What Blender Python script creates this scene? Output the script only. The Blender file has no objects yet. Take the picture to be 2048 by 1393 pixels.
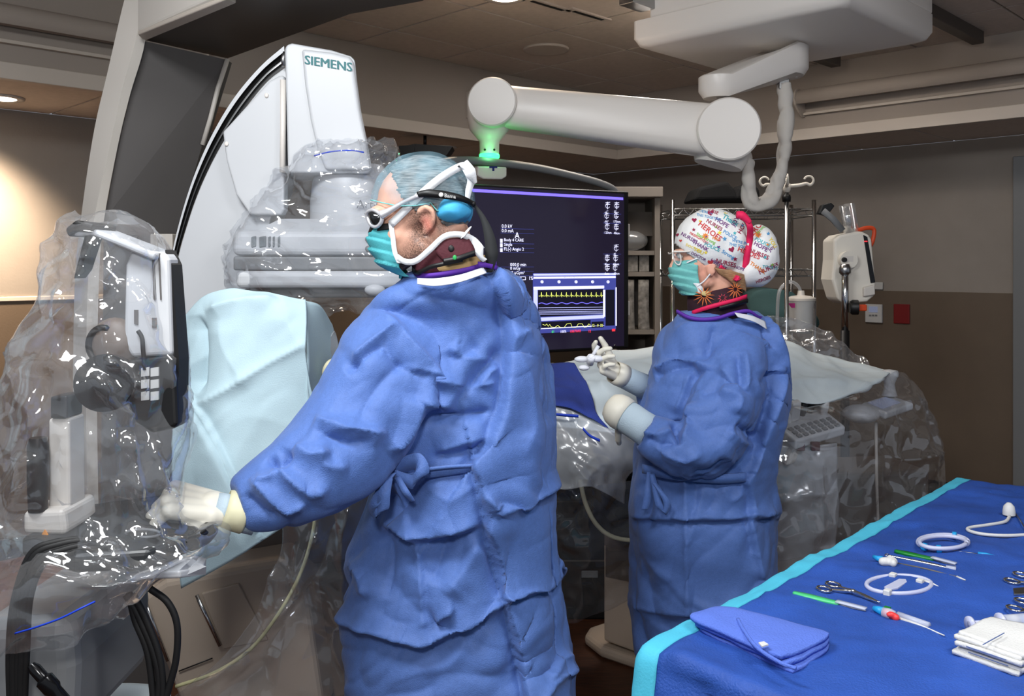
import bpy, bmesh, math, random
import numpy as np
from mathutils import Vector, Matrix
random.seed(7); RNG = np.random.RandomState(7)
SC = bpy.context.scene
COL = SC.collection

# ------------------------------------------------------------------ camera, world, lights, exposure
F, HY, CZ = 1800.0, 530.0, 1.5          # focal length in pixels of a 2048 wide frame, horizon row, eye height
cam_d = bpy.data.cameras.new('camera'); cam = bpy.data.objects.new('camera', cam_d); COL.objects.link(cam)
cam_d.sensor_fit = 'HORIZONTAL'; cam_d.sensor_width = 36.0; cam_d.lens = F / 2048 * 36.0
cam_d.shift_y = -(696.5 - HY) / 2048.0
cam_d.clip_start = 0.02
cam.location = (0, 0, CZ); cam.rotation_euler = (math.pi / 2, 0, 0)
SC.camera = cam

w = bpy.data.worlds.new('world'); SC.world = w; w.use_nodes = True
w.node_tree.nodes['Background'].inputs[0].default_value = (0.80, 0.87, 1.0, 1)
w.node_tree.nodes['Background'].inputs[1].default_value = 0.24

def area(name, loc, target, size, power, color=(1, 1, 1), size_y=None, spread=None):
    d = bpy.data.lights.new(name, 'AREA'); d.energy = power; d.color = color
    d.size = size
    if size_y: d.shape = 'RECTANGLE'; d.size_y = size_y
    if spread: d.spread = spread
    o = bpy.data.objects.new(name, d); COL.objects.link(o); o.location = loc
    o.rotation_euler = (Vector(target) - Vector(loc)).to_track_quat('-Z', 'Y').to_euler()
    return o
def spot(name, loc, target, power, angle, color=(1, 1, 1), blend=0.6, size=0.05):
    d = bpy.data.lights.new(name, 'SPOT'); d.energy = power; d.color = color; d.spot_size = math.radians(angle)
    d.spot_blend = blend; d.shadow_soft_size = size
    o = bpy.data.objects.new(name, d); COL.objects.link(o); o.location = loc
    o.rotation_euler = (Vector(target) - Vector(loc)).to_track_quat('-Z', 'Y').to_euler()
    return o
# photographer's flash, held above the lens and a little to the left, through a small diffuser
area('camera_flash_light', (-0.20, 0.0, 1.98), (-0.05, 2.6, 1.15), 0.20, 12, (1.0, 0.985, 0.97))
# soft key light from above, standing in for unseen ceiling lights over the working area
area('unseen_overhead_light', (-0.75, 1.05, 2.68), (-0.25, 1.9, 0.9), 0.8, 42, (0.95, 0.98, 1.0), 0.5)
# unseen fill light added to brighten the instrument table, from the photographer's right
area('unseen_overhead_light', (1.15, 0.75, 2.68), (0.95, 1.7, 0.9), 0.8, 24, (0.97, 0.98, 1.0), 0.5)
# added fill near the ceiling further into the room, to lift the background
area('unseen_overhead_light', (1.05, 4.35, 2.70), (1.15, 4.5, 0.0), 1.0, 22, (1.0, 0.93, 0.86), 0.5)

SC.view_settings.view_transform = 'Standard'; SC.view_settings.look = 'None'
SC.view_settings.exposure = 0.5; SC.view_settings.gamma = 1.0
SC.view_settings.use_curve_mapping = False

# ------------------------------------------------------------------ helpers
def P(px, py, Y):
    """point at distance Y in front of the eye that the photograph shows at pixel (px, py)"""
    return Vector(((px - 1024) * Y / F, Y, CZ + (HY - py) * Y / F))
def R(u, v, z):
    """room axes: u runs to the right wall, v to the left wall (the room stands at 45 degrees to the view)"""
    s = math.sqrt(0.5); return Vector(((u - v) * s, (u + v) * s, z))
E1 = Vector((1, 1, 0)).normalized(); E2 = Vector((-1, 1, 0)).normalized(); UP = Vector((0, 0, 1))

def lin(c):
    c = [x / 255.0 for x in c]
    return tuple((x / 12.92 if x <= 0.04045 else ((x + 0.055) / 1.055) ** 2.4) for x in c) + (1.0,)

M = {}
def mat(name, rgb, rough=0.5, metal=0.0, bump=0.0, bscale=150.0, var=0.0, vscale=6.0, spec=0.5, emit=0.0,
        transmission=0.0, alpha=1.0, sheen=0.0, coat=0.0, detail=4.0, stretch=None, ior=1.45, rgb2=None, ridge=None):
    m = bpy.data.materials.new(name); m.use_nodes = True; nt = m.node_tree; n = nt.nodes; l = nt.links
    b = n['Principled BSDF']; c = lin(rgb)
    b.inputs['Base Color'].default_value = c; b.inputs['Roughness'].default_value = rough
    b.inputs['Metallic'].default_value = metal; b.inputs['Specular IOR Level'].default_value = spec
    b.inputs['Transmission Weight'].default_value = transmission; b.inputs['Alpha'].default_value = alpha
    b.inputs['Sheen Weight'].default_value = sheen; b.inputs['Coat Weight'].default_value = coat
    b.inputs['IOR'].default_value = ior
    if emit:
        b.inputs['Emission Color'].default_value = c; b.inputs['Emission Strength'].default_value = emit
    if bump or var or rgb2 or ridge:
        tc = n.new('ShaderNodeTexCoord'); src = tc.outputs['Object']
        if stretch:
            mp = n.new('ShaderNodeMapping'); mp.inputs['Scale'].default_value = stretch
            l.new(src, mp.inputs[0]); src = mp.outputs[0]
    if var or rgb2:
        t = n.new('ShaderNodeTexNoise'); t.inputs['Scale'].default_value = vscale; t.inputs['Detail'].default_value = detail
        l.new(src, t.inputs['Vector'])
        r = n.new('ShaderNodeValToRGB'); l.new(t.outputs['Fac'], r.inputs[0])
        r.color_ramp.elements[0].position = 0.3; r.color_ramp.elements[1].position = 0.7
        if rgb2: a, z = c, lin(rgb2)
        else: a = tuple(x * (1 - var) for x in c[:3]) + (1,); z = tuple(min(1, x * (1 + var)) for x in c[:3]) + (1,)
        r.color_ramp.elements[0].color = a; r.color_ramp.elements[1].color = z
        l.new(r.outputs[0], b.inputs['Base Color'])
    if bump:
        t = n.new('ShaderNodeTexNoise'); t.inputs['Scale'].default_value = bscale; t.inputs['Detail'].default_value = 3
        l.new(src, t.inputs['Vector'])
        bp = n.new('ShaderNodeBump'); bp.inputs['Strength'].default_value = bump; bp.inputs['Distance'].default_value = 0.002
        l.new(t.outputs['Fac'], bp.inputs['Height']); l.new(bp.outputs[0], b.inputs['Normal'])
    if ridge:
        t = n.new('ShaderNodeTexNoise'); t.noise_type = 'RIDGED_MULTIFRACTAL'; t.inputs['Scale'].default_value = ridge[0]; t.inputs['Detail'].default_value = 2; t.inputs['Distortion'].default_value = .4
        l.new(src, t.inputs['Vector'])
        b2 = n.new('ShaderNodeBump'); b2.inputs['Strength'].default_value = ridge[1]; b2.inputs['Distance'].default_value = .01
        l.new(t.outputs['Fac'], b2.inputs['Height'])
        if bump: l.new(bp.outputs[0], b2.inputs['Normal'])
        l.new(b2.outputs[0], b.inputs['Normal'])
    M[name] = m; return m
def film(name, gloss=0.10, haze=0.08, rough=0.10, tint=(0.97, 0.98, 1.0), edge=0.55):
    """thin clear polythene: mostly see-through, glossy, faintly milky"""
    m = bpy.data.materials.new(name); m.use_nodes = True; nt = m.node_tree; n = nt.nodes; l = nt.links
    n.remove(n['Principled BSDF']); out = n['Material Output']
    tr = n.new('ShaderNodeBsdfTransparent'); tr.inputs[0].default_value = tint + (1,)
    gl = n.new('ShaderNodeBsdfGlossy'); gl.inputs[0].default_value = (1, 1, 1, 1); gl.inputs['Roughness'].default_value = rough
    df = n.new('ShaderNodeBsdfDiffuse'); df.inputs[0].default_value = (0.82, 0.84, 0.86, 1)
    tl = n.new('ShaderNodeBsdfTranslucent'); tl.inputs[0].default_value = (0.82, 0.84, 0.86, 1)
    ds = n.new('ShaderNodeMixShader'); ds.inputs[0].default_value = 0.4; l.new(df.outputs[0], ds.inputs[1]); l.new(tl.outputs[0], ds.inputs[2])
    lw = n.new('ShaderNodeLayerWeight'); lw.inputs[0].default_value = 0.35
    mr = n.new('ShaderNodeMapRange'); mr.inputs['To Min'].default_value = gloss; mr.inputs['To Max'].default_value = edge
    l.new(lw.outputs['Facing'], mr.inputs['Value'])
    a = n.new('ShaderNodeMixShader'); a.inputs[0].default_value = haze; l.new(tr.outputs[0], a.inputs[1]); l.new(ds.outputs[0], a.inputs[2])
    b = n.new('ShaderNodeMixShader'); l.new(mr.outputs[0], b.inputs[0]); l.new(a.outputs[0], b.inputs[1]); l.new(gl.outputs[0], b.inputs[2])
    l.new(b.outputs[0], out.inputs['Surface'])
    M[name] = m; return m

# --- numpy noise
def gnoise(p, seed=0):
    p = np.asarray(p, float); i = np.floor(p).astype(np.int64); f = p - i
    u = f * f * f * (f * (f * 6 - 15) + 10); out = np.zeros(len(p))
    for dx in (0, 1):
        for dy in (0, 1):
            for dz in (0, 1):
                h = ((i[:, 0] + dx) * 374761393 + (i[:, 1] + dy) * 668265263 + (i[:, 2] + dz) * 1440662683 + seed * 974711) & 0xffffffff
                h = ((h ^ (h >> 13)) * 1274126177) & 0xffffffff; h ^= h >> 16
                g = ((h & 1023) / 511.5 - 1) * (f[:, 0] - dx) + (((h >> 10) & 1023) / 511.5 - 1) * (f[:, 1] - dy) + (((h >> 20) & 1023) / 511.5 - 1) * (f[:, 2] - dz)
                wgt = (u[:, 0] if dx else 1 - u[:, 0]) * (u[:, 1] if dy else 1 - u[:, 1]) * (u[:, 2] if dz else 1 - u[:, 2])
                out += g * wgt
    return out
def crumple(p, scale, seed=0, warp=0.35, n=4):
    """sharp creased facets, as in crumpled film: warped triangle waves in a few directions"""
    rs = np.random.RandomState(seed + 11); q = np.asarray(p) * scale
    wv = np.stack([gnoise(q * 0.6 + 7.1 * k, seed + k) for k in range(3)], 1); q = q + wv * warp * 3
    out = np.zeros(len(q))
    for k in range(n):
        d = rs.normal(size=3); d /= np.linalg.norm(d)
        t = q @ d * (0.7 + 0.5 * k) + rs.rand()
        tri = np.abs(2 * (t - np.floor(t)) - 1)
        out += (tri - 0.5) * (0.5 + gnoise(q * 0.5 + 31 * k, seed + 20 + k)) / (1 + 0.5 * k)
    return out

def wrinkle(p, scale, seed=0, n=5):
    """crisp cloth creases: stretched ridged noise in several directions, each in its own patches"""
    rs = np.random.RandomState(seed + 5); p = np.asarray(p); out = np.zeros(len(p))
    wv = np.stack([gnoise(p * scale * .5 + 3.3 * k, seed + 40 + k) for k in range(3)], 1) / scale * .6
    for k in range(n):
        A, _ = np.linalg.qr(rs.normal(size=(3, 3))); q = ((p + wv) @ A) * scale * np.array([1, .28, .6])
        g = gnoise(q + 17 * k, seed + k); r = np.clip(1 - np.abs(g) * 3.2, 0, 1); m = np.clip(gnoise(p * scale * .35 + 9 * k, seed + 60 + k) * 2.2 + .35, 0, 1)
        out += m * (r * r * (3 - 2 * r) if k % 2 else -r * r)
    return out

# --- mesh pieces are (V, F) pairs in world coordinates
def cat(*parts):
    V, Fc, o = [], [], 0
    for v, f in parts:
        v = np.asarray(v, float); V.append(v); Fc += [tuple(i + o for i in q) for q in f]; o += len(v)
    return np.concatenate(V), Fc
def box(c, s, ax=None):
    c = Vector(c); ax = ax or (Vector((1, 0, 0)), Vector((0, 1, 0)), UP)
    V = []
    for k in range(8):
        V.append(c + ax[0] * (s[0] / 2 * (1 if k & 1 else -1)) + ax[1] * (s[1] / 2 * (1 if k & 2 else -1)) + ax[2] * (s[2] / 2 * (1 if k & 4 else -1)))
    return np.array(V), [(0, 2, 3, 1), (4, 5, 7, 6), (0, 1, 5, 4), (2, 6, 7, 3), (0, 4, 6, 2), (1, 3, 7, 5)]
def prism(poly, vec):
    n = len(poly); vec = Vector(vec); V = [Vector(p) for p in poly] + [Vector(p) + vec for p in poly]
    return np.array(V), [tuple(range(n)), tuple(range(2 * n - 1, n - 1, -1))] + [(i, i + n, (i + 1) % n + n, (i + 1) % n) for i in range(n)]
def crom(n, m, closed=False):
    """m x n matrix: catmull-rom resampling of n control values to m samples"""
    Wt = np.zeros((m, n))
    for a in range(m):
        t = a / m * n if closed else a / (m - 1) * (n - 1)
        i = min(int(t), n - 1 if closed else n - 2); f = t - i
        w4 = (-.5 * f + f * f - .5 * f ** 3, 1 - 2.5 * f * f + 1.5 * f ** 3, .5 * f + 2 * f * f - 1.5 * f ** 3, -.5 * f * f + .5 * f ** 3)
        for k, wk in zip((i - 1, i, i + 1, i + 2), w4):
            if closed: Wt[a, k % n] += wk
            elif k < 0: Wt[a, 0] += 2 * wk; Wt[a, 1] -= wk
            elif k >= n: Wt[a, n - 1] += 2 * wk; Wt[a, n - 2] -= wk
            else: Wt[a, k] += wk
    return Wt
def smooth_path(pts, m, closed=False): return crom(len(pts), m, closed) @ np.array([tuple(p) for p in pts], float)
def grid_faces(m, n, closed=False):
    nn = n if closed else n - 1
    return [(i * n + j, i * n + (j + 1) % n, (i + 1) * n + (j + 1) % n, (i + 1) * n + j) for i in range(m - 1) for j in range(nn)]
def sheet(ctrl, m, n):
    C = np.array([[tuple(p) for p in row] for row in ctrl], float); a, b, _ = C.shape
    V = np.einsum('ia,abk->ibk', crom(a, m), C); V = np.einsum('jb,ibk->ijk', crom(b, n), V)
    return V.reshape(-1, 3), grid_faces(m, n)
def loft(rings, cap=True):
    n = len(rings[0]); V = np.concatenate([np.array([tuple(p) for p in r], float) for r in rings]); Fc = grid_faces(len(rings), n, True)
    if cap: Fc += [tuple(range(n - 1, -1, -1)), tuple(range(len(V) - n, len(V)))]
    return V, Fc
def tube(path, r, n=10, m=None, closed=False, cap=True, flat=None):
    path = [Vector(p) for p in path]
    pts = smooth_path(path, m, closed) if m else np.array([tuple(p) for p in path])
    k = len(pts)
    rr = np.full(k, r) if np.isscalar(r) else np.interp(np.linspace(0, 1, k), np.linspace(0, 1, len(r)), r)
    T = np.roll(pts, -1, 0) - np.roll(pts, 1, 0) if closed else np.gradient(pts, axis=0)
    T /= np.linalg.norm(T, axis=1)[:, None] + 1e-12
    a = np.array([0, 0, 1.0]) if abs(T[0, 2]) < .9 else np.array([1.0, 0, 0]); rings = []
    for i in range(k):
        a = a - T[i] * (a @ T[i]); a /= np.linalg.norm(a) + 1e-12; b = np.cross(T[i], a)
        f1, f2 = flat if flat else (1, 1)
        rings.append([pts[i] + rr[i] * (f1 * math.cos(q) * a + f2 * math.sin(q) * b) for q in np.linspace(0, 2 * math.pi, n, endpoint=False)])
    if closed:
        V = np.concatenate([np.array(x) for x in rings]); Fc = [(i * n + j, i * n + (j + 1) % n, ((i + 1) % k) * n + (j + 1) % n, ((i + 1) % k) * n + j) for i in range(k) for j in range(n)]
        return V, Fc
    return loft(rings, cap)
def frame_of(ax):
    ax = Vector(ax).normalized(); a = Vector((0, 0, 1)) if abs(ax.z) < .9 else Vector((1, 0, 0)); a = (a - ax * a.dot(ax)).normalized()
    return ax, a, ax.cross(a)
def lathe(prof, o, ax=(0, 0, 1), n=24):
    ax, a, b = frame_of(ax); o = Vector(o)
    return loft([[o + ax * h + (a * math.cos(q) + b * math.sin(q)) * r for q in np.linspace(0, 2 * math.pi, n, endpoint=False)] for r, h in prof])
def ell(c, rad, ax=None, n=20, m=12):
    c = Vector(c); ax = ax or (Vector((1, 0, 0)), Vector((0, 1, 0)), UP); rings = []
    for i in range(m + 1):
        t = -math.pi / 2 + math.pi * (i + .02) / (m + .04)
        rings.append([c + ax[2] * (rad[2] * math.sin(t)) + ax[0] * (rad[0] * math.cos(t) * math.cos(q)) + ax[1] * (rad[1] * math.cos(t) * math.sin(q)) for q in np.linspace(0, 2 * math.pi, n, endpoint=False)])
    return loft(rings)
def capsule(a, b, ra, rb, n=14):
    a, b = Vector(a), Vector(b); d = b - a; L = d.length
    if L < 1e-6: return ell(a, (ra,) * 3)
    pr = [(ra * math.cos(t), ra * math.sin(t)) for t in np.linspace(-math.pi / 2 + .05, 0, 5)]
    pr += [(rb * math.cos(t), L + rb * math.sin(t)) for t in np.linspace(0, math.pi / 2 - .05, 5)]
    return lathe(pr, a, d, n)
def strip(pts, width, nrm, th=0.0006):
    """flat ribbon with thickness lying in the plane of nrm"""
    pts = [Vector(p) for p in pts]; nrm = Vector(nrm).normalized(); L, Rr = [], []
    for i, p in enumerate(pts):
        t = (pts[min(i + 1, len(pts) - 1)] - pts[max(i - 1, 0)]); t = t - nrm * t.dot(nrm); s = nrm.cross(t).normalized() * (width / 2)
        L.append(p + s); Rr.append(p - s)
    rings = [[a + nrm * th, b + nrm * th, b, a] for a, b in zip(L, Rr)]
    return loft(rings)
def quad_on(p0, p1, p2, p3, nrm, th=0.0006):
    return prism([p0, p1, p2, p3], Vector(nrm).normalized() * th)
def vnorm(V, Fc):
    N = np.zeros_like(V); A = np.array([f[:4] if len(f) >= 4 else (f[0], f[1], f[2], f[2]) for f in Fc])
    c = np.cross(V[A[:, 2]] - V[A[:, 0]], V[A[:, 3]] - V[A[:, 1]])
    for k in range(4): np.add.at(N, A[:, k], c)
    return N / (np.linalg.norm(N, axis=1)[:, None] + 1e-12)
def fuse(parts, voxel, smooth=4, fac=0.5):
    """one continuous surface out of overlapping closed pieces"""
    V, Fc = cat(*parts); me = bpy.data.meshes.new('tmp'); me.from_pydata([tuple(v) for v in V], [], Fc)
    o = bpy.data.objects.new('tmp', me); COL.objects.link(o)
    md = o.modifiers.new('r', 'REMESH'); md.mode = 'VOXEL'; md.voxel_size = voxel
    if smooth: s = o.modifiers.new('s', 'SMOOTH'); s.iterations = smooth; s.factor = fac
    dg = bpy.context.evaluated_depsgraph_get(); ev = o.evaluated_get(dg); m2 = ev.to_mesh()
    V = np.empty(len(m2.vertices) * 3); m2.vertices.foreach_get('co', V); V = V.reshape(-1, 3).copy()
    Fc = [tuple(p.vertices) for p in m2.polygons]
    ev.to_mesh_clear(); bpy.data.objects.remove(o); bpy.data.meshes.remove(me)
    return V, Fc
WL = {}
def obj(name, vf, m, parent=None, smooth=True, bevel=0, bseg=3, subsurf=0, solid=0, attr=None, angle=None):
    V, Fc = vf; V = np.asarray(V, float); c = (V.min(0) + V.max(0)) / 2
    if parent is None: c[2] = V[:, 2].min()
    me = bpy.data.meshes.new(name); me.from_pydata([tuple(v) for v in V - c], [], [tuple(f) for f in Fc])
    bm = bmesh.new(); bm.from_mesh(me); bmesh.ops.recalc_face_normals(bm, faces=bm.faces) if len(Fc) < 60000 else None; bm.to_mesh(me); bm.free()
    if smooth: me.shade_smooth()
    if smooth and angle: me.set_sharp_from_angle(angle=math.radians(angle))
    if attr is not None:
        ca = me.color_attributes.new('tone', 'FLOAT_COLOR', 'POINT'); ca.data.foreach_set('color', np.asarray(attr, np.float32).ravel())
    o = bpy.data.objects.new(name, me); COL.objects.link(o)
    me.materials.append(M[m] if isinstance(m, str) else m)
    base = WL.get(parent.name, Vector((0, 0, 0))) if parent else Vector((0, 0, 0))
    o.location = Vector(c) - base
    if parent: o.parent = parent
    WL[o.name] = Vector(c)
    if solid: s = o.modifiers.new('solid', 'SOLIDIFY'); s.thickness = solid; s.offset = 0
    if bevel: b = o.modifiers.new('bevel', 'BEVEL'); b.width = bevel; b.segments = bseg; b.limit_method = 'ANGLE'; b.angle_limit = math.radians(35); b.harden_normals = False
    if subsurf: s = o.modifiers.new('sub', 'SUBSURF'); s.levels = subsurf; s.render_levels = subsurf
    return o
def tag(o, label=None, cat_=None, group=None, kind=None):
    if label: o['label'] = label
    if cat_: o['category'] = cat_
    if group: o['group'] = group
    if kind: o['kind'] = kind
    return o
def thing(name, label, cat_, loc, group=None):
    o = bpy.data.objects.new(name, None); o.empty_display_size = .05; COL.objects.link(o); o.location = loc; WL[o.name] = Vector(loc)
    return tag(o, label, cat_, group)
def copy_part(src, offset, parent=None):
    """another instance of the same piece, sharing its mesh"""
    o = src.copy(); COL.objects.link(o); wl = WL[src.name] + Vector(offset); WL[o.name] = wl
    o.parent = parent or src.parent
    base = WL.get(o.parent.name, Vector((0, 0, 0))) if o.parent else Vector((0, 0, 0))
    o.location = wl - base; return o
def text_vf(s, p, right, up, w=None, h=None, th=0.0006, align='L', font_shear=0, bold=0):
    cu = bpy.data.curves.new('t', 'FONT'); cu.body = s; cu.size = 1; cu.shear = font_shear; cu.resolution_u = 2; cu.offset = bold
    o = bpy.data.objects.new('t', cu); COL.objects.link(o); dg = bpy.context.evaluated_depsgraph_get(); dg.update()
    me = o.evaluated_get(dg).to_mesh(); V = np.array([tuple(v.co) for v in me.vertices]); Fc = [tuple(q.vertices) for q in me.polygons]
    o.evaluated_get(dg).to_mesh_clear(); bpy.data.objects.remove(o); bpy.data.curves.remove(cu)
    lo, hi = V.min(0), V.max(0)
    sx = w / (hi[0] - lo[0]) if w else None; sy = h / (hi[1] - lo[1]) if h else None
    sx = sx or sy; sy = sy or sx
    x = (V[:, 0] - lo[0]) * sx; y = (V[:, 1] - lo[1]) * sy
    if align == 'C': x = x - (hi[0] - lo[0]) * sx / 2
    right = np.array(Vector(right).normalized()); up = np.array(Vector(up).normalized()); nr = np.cross(right, up)
    return np.array(p)[None] + x[:, None] * right + y[:, None] * up + nr * th, Fc

# ------------------------------------------------------------------ materials
mat('wall_grey', (148, 140, 132), .75, bump=.25, bscale=90, var=.04)
mat('wall_tan', (102, 88, 74), .6, bump=.25, bscale=120, var=.05)
mat('ceiling_tile', (206, 194, 182), .9, bump=.5, bscale=260, var=.05, vscale=30)
mat('ceiling_back', (90, 80, 70), .9)
mat('fascia', (156, 146, 137), .8, bump=.2, bscale=90)
mat('trim_light', (196, 186, 175), .6)
mat('floor_wood', (52, 30, 20), .45, rgb2=(88, 50, 30), vscale=5, stretch=(3, 26, 1), bump=.15, bscale=40)
mat('white_metal', (226, 220, 213), .32, bump=.03, bscale=400)
mat('white_shell', (192, 194, 197), .38)
mat('white_warm', (214, 208, 200), .4)
mat('grey_panel', (94, 91, 90), .55, bump=.1, bscale=300)
mat('grey_dark', (84, 77, 71), .5)
mat('grey_mid', (120, 122, 124), .45)
mat('black', (14, 14, 15), .45)
mat('black_gloss', (16, 16, 18), .18)
mat('rubber', (22, 22, 23), .6)
mat('chrome', (205, 205, 205), .16, metal=1)
mat('steel', (165, 165, 165), .3, metal=1)
mat('siemens', (0, 100, 104), .5)
mat('grey_text', (110, 112, 116), .5)
mat('lamp_glow', (255, 236, 214), .4, emit=9)
mat('led_green', (40, 255, 90), .4, emit=5)
mat('screen', (34, 28, 48), .12, emit=.35, spec=.6)
mat('screen_bar', (120, 104, 255), .4, emit=1.0)
mat('screen_white', (225, 225, 255), .4, emit=1.0)
mat('screen_blue', (60, 66, 140), .4, emit=.7)
mat('screen_pale', (176, 180, 236), .4, emit=.9)
mat('screen_dark', (22, 20, 40), .4, emit=.2)
mat('trace_yellow', (222, 230, 110), .4, emit=1.0)
mat('trace_blue', (110, 104, 250), .4, emit=1.0)
mat('trace_green', (60, 240, 80), .4, emit=.9)
mat('trace_red', (250, 50, 60), .4, emit=.9)
mat('navy', (24, 28, 110), .5)
mat('conduit', (196, 190, 182), .8, bump=.3, bscale=80)
mat('cream', (230, 224, 212), .45)
mat('orange', (214, 74, 30), .45)
mat('cabinet', (128, 120, 112), .6)
mat('box_print', (150, 146, 140), .6, rgb2=(96, 92, 88), vscale=40)
mat('teal_cloth', (66, 96, 96), .85, bump=.4, bscale=200)
mat('black_cloth', (16, 16, 18), .9)
mat('red_plate', (120, 20, 22), .5)
mat('magenta', (190, 40, 130), .5)
mat('plate_white', (206, 206, 204), .5)
mat('lcd', (150, 160, 190), .3, emit=.15)
film('film', .028, .045, .06, edge=.32)
film('film_milky', .06, .36, .2)
film('film_bag', .06, .10, .06, edge=.5)
mat('grip', (40, 42, 44), .4)

# ------------------------------------------------------------------ room
UW, VW, UF, VF = 6.08, 5.07, 5.23, 4.14          # walls and soffit faces along the two room axes
ZC, ZS, ZD = 2.73, 2.293, 1.325                   # ceiling, soffit, dado height
AXR = (E1, E2, UP)
def rbox(u0, u1, v0, v1, z0, z1): return box(R((u0 + u1) / 2, (v0 + v1) / 2, (z0 + z1) / 2), (u1 - u0, v1 - v0, z1 - z0), AXR)
LO = -2.6
tag(obj('floor', rbox(LO, UW, LO, VW, -.06, 0), 'floor_wood', smooth=False), 'dark brown wood-look floor of the procedure room', kind='structure')
wr = tag(obj('wall_right', rbox(UW, UW + .1, LO, VW + .1, ZD, ZS), 'wall_grey', smooth=False), 'grey painted wall with a tan lower half at right', kind='structure')
obj('dado_panel', rbox(UW - .006, UW + .1, LO, VW, 0, ZD), 'wall_tan', wr, smooth=False)
wl = tag(obj('wall_left', rbox(LO, UW, VW, VW + .1, ZD, ZS), 'wall_grey', smooth=False), 'grey painted wall with a brown lower half at left', kind='structure')
obj('dado_panel', rbox(LO, UW, VW - .006, VW + .1, 0, ZD), 'wall_tan', wl, smooth=False)
obj('dado_rail', rbox(LO, UW, VW - .014, VW, ZD - .012, ZD + .012), 'trim_light', wl, smooth=False, bevel=.004)
tag(obj('baseboard_right', rbox(UW - .02, UW, LO, VW - .02, 0, .1), 'black', smooth=False), 'dark skirting along the right wall', kind='structure')
tag(obj('baseboard_left', rbox(LO, UW - .02, VW - .02, VW, 0, .1), 'black', smooth=False), 'dark skirting along the left wall', kind='structure')
# tall steel door frame at the right edge
d1 = tag(obj('door_1', rbox(UW - .05, UW + .02, 1.60, 1.72, 0, 2.16), 'grey_mid', smooth=False, bevel=.006), 'grey steel door jamb at the right edge of the wall', kind='structure')
obj('door_leaf', rbox(UW - .03, UW + .01, .75, 1.60, 0.01, 2.12), 'wall_grey', d1, smooth=False)
# upper ceiling: grid backing plus single tiles standing 6 mm below it
ce = tag(obj('ceiling', rbox(LO, UF, LO, VF, ZC + .012, ZC + .06), 'ceiling_back', smooth=False), 'suspended ceiling of beige mineral tiles', kind='structure')
G = .6
tile0 = None
def tiles(parent, us, vs, z):
    cache = {}
    for a in range(len(us) - 1):
        for b in range(len(vs) - 1):
            u0, u1, v0, v1 = us[a], us[a + 1], vs[b], vs[b + 1]; key = (round(u1 - u0, 3), round(v1 - v0, 3))
            if key not in cache:
                cache[key] = (obj('tile', rbox(u0 + .007, u1 - .007, v0 + .007, v1 - .007, z, z + .02), 'ceiling_tile', parent, smooth=False), R((u0 + u1) / 2, (v0 + v1) / 2, 0))
            else:
                src, c0 = cache[key]; copy_part(src, R((u0 + u1) / 2, (v0 + v1) / 2, 0) - c0, parent)
us = [4.1 - G * k for k in range(9, -1, -1)] + [4.7, UF]; vs = [3.18 - G * k for k in range(8, -1, -1)] + [3.78, VF]
tiles(ce, us, vs, ZC)
cs = tag(obj('ceiling_soffit', rbox(UF, UW, LO, VW, ZS + .012, ZS + .05), 'ceiling_back', smooth=False), 'lower ceiling of beige tiles along the right wall', kind='structure')
tiles(cs, [UF, UW], [VW - G * k for k in range(9, -1, -1)], ZS)
cl = tag(obj('ceiling_soffit', rbox(LO, UF, VF, VW, ZS + .012, ZS + .05), 'ceiling_back', smooth=False), 'lower ceiling of beige tiles along the left wall', kind='structure')
tiles(cl, [UF - G * k for k in range(11, -1, -1)], [VF, VW], ZS)
tag(obj('trim_1', rbox(UF, UF + .05, LO, VF + .05, ZS, ZC + .05), 'fascia', smooth=False), 'grey fascia above the right soffit', kind='structure')
tag(obj('trim_2', rbox(LO, UF, VF, VF + .05, ZS, ZC + .05), 'fascia', smooth=False), 'grey fascia above the left soffit', kind='structure')
tag(obj('trim_3', rbox(UF - .016, UF + .03, LO, VF - .016, ZS - .02, ZS + .05), 'trim_light', smooth=False, bevel=.004), 'pale edge trim under the right fascia', kind='structure')
tag(obj('trim_4', rbox(LO, UF + .03, VF - .016, VF + .03, ZS - .02, ZS + .05), 'trim_light', smooth=False, bevel=.004), 'pale edge trim under the left fascia', kind='structure')

# linear fixtures on the fascias: round hood above, open trough below, curved end caps
def valance(along, face, a0, a1, z, inward, label):
    """along/inward: unit vectors; face: point on the fascia at coordinate 0 of along"""
    o0 = face + along * a0; L = a1 - a0; t = thing('linear_light', label, 'light fixture', o0 + UP * (z - .07), 'linear lights on the fascias')
    prof = [(0, .075)] + [(.07 + .055 * math.sin(q), .02 + .055 * math.cos(q)) for q in np.linspace(-.4, 2.3, 12)] + [(.06, -.012), (0, .0)]
    obj('hood', prism([o0 + inward * x + UP * (z + y) for x, y in prof], along * L), 'fascia', t, angle=40)
    lip = [(0, -.075), (.028, -.075), (.024, -.06), (0, -.055)]
    obj('trough', prism([o0 + inward * x + UP * (z + y) for x, y in lip], along * L), 'trim_light', t, smooth=False)
    cap = [(0, .075)] + [(.075 + .06 * math.sin(q), .02 + .06 * math.cos(q)) for q in np.linspace(-.3, 1.7, 9)] + [(.12, -.02), (.075, -.06), (.03, -.085), (0, -.085)]
    for e in (-.012, L): obj('end_cap', prism([o0 + inward * x + UP * (z + y) for x, y in cap], along * .012 if e >= 0 else along * .012).__class__((np.array([o0 + along * e + inward * x + UP * (z + y) for x, y in cap] + [o0 + along * (e + .012) + inward * x + UP * (z + y) for x, y in cap]), prism([o0 + inward * x + UP * (z + y) for x, y in cap], along)[1])), 'trim_light', t, smooth=False)
    return t
fr = R(UF, 0, 0); fl = R(0, VF, 0)
valance(-E2, fr, -2.66, -1.36, 2.50, -E1, 'long grey linear light on the fascia right of the ceiling boom')
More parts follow.
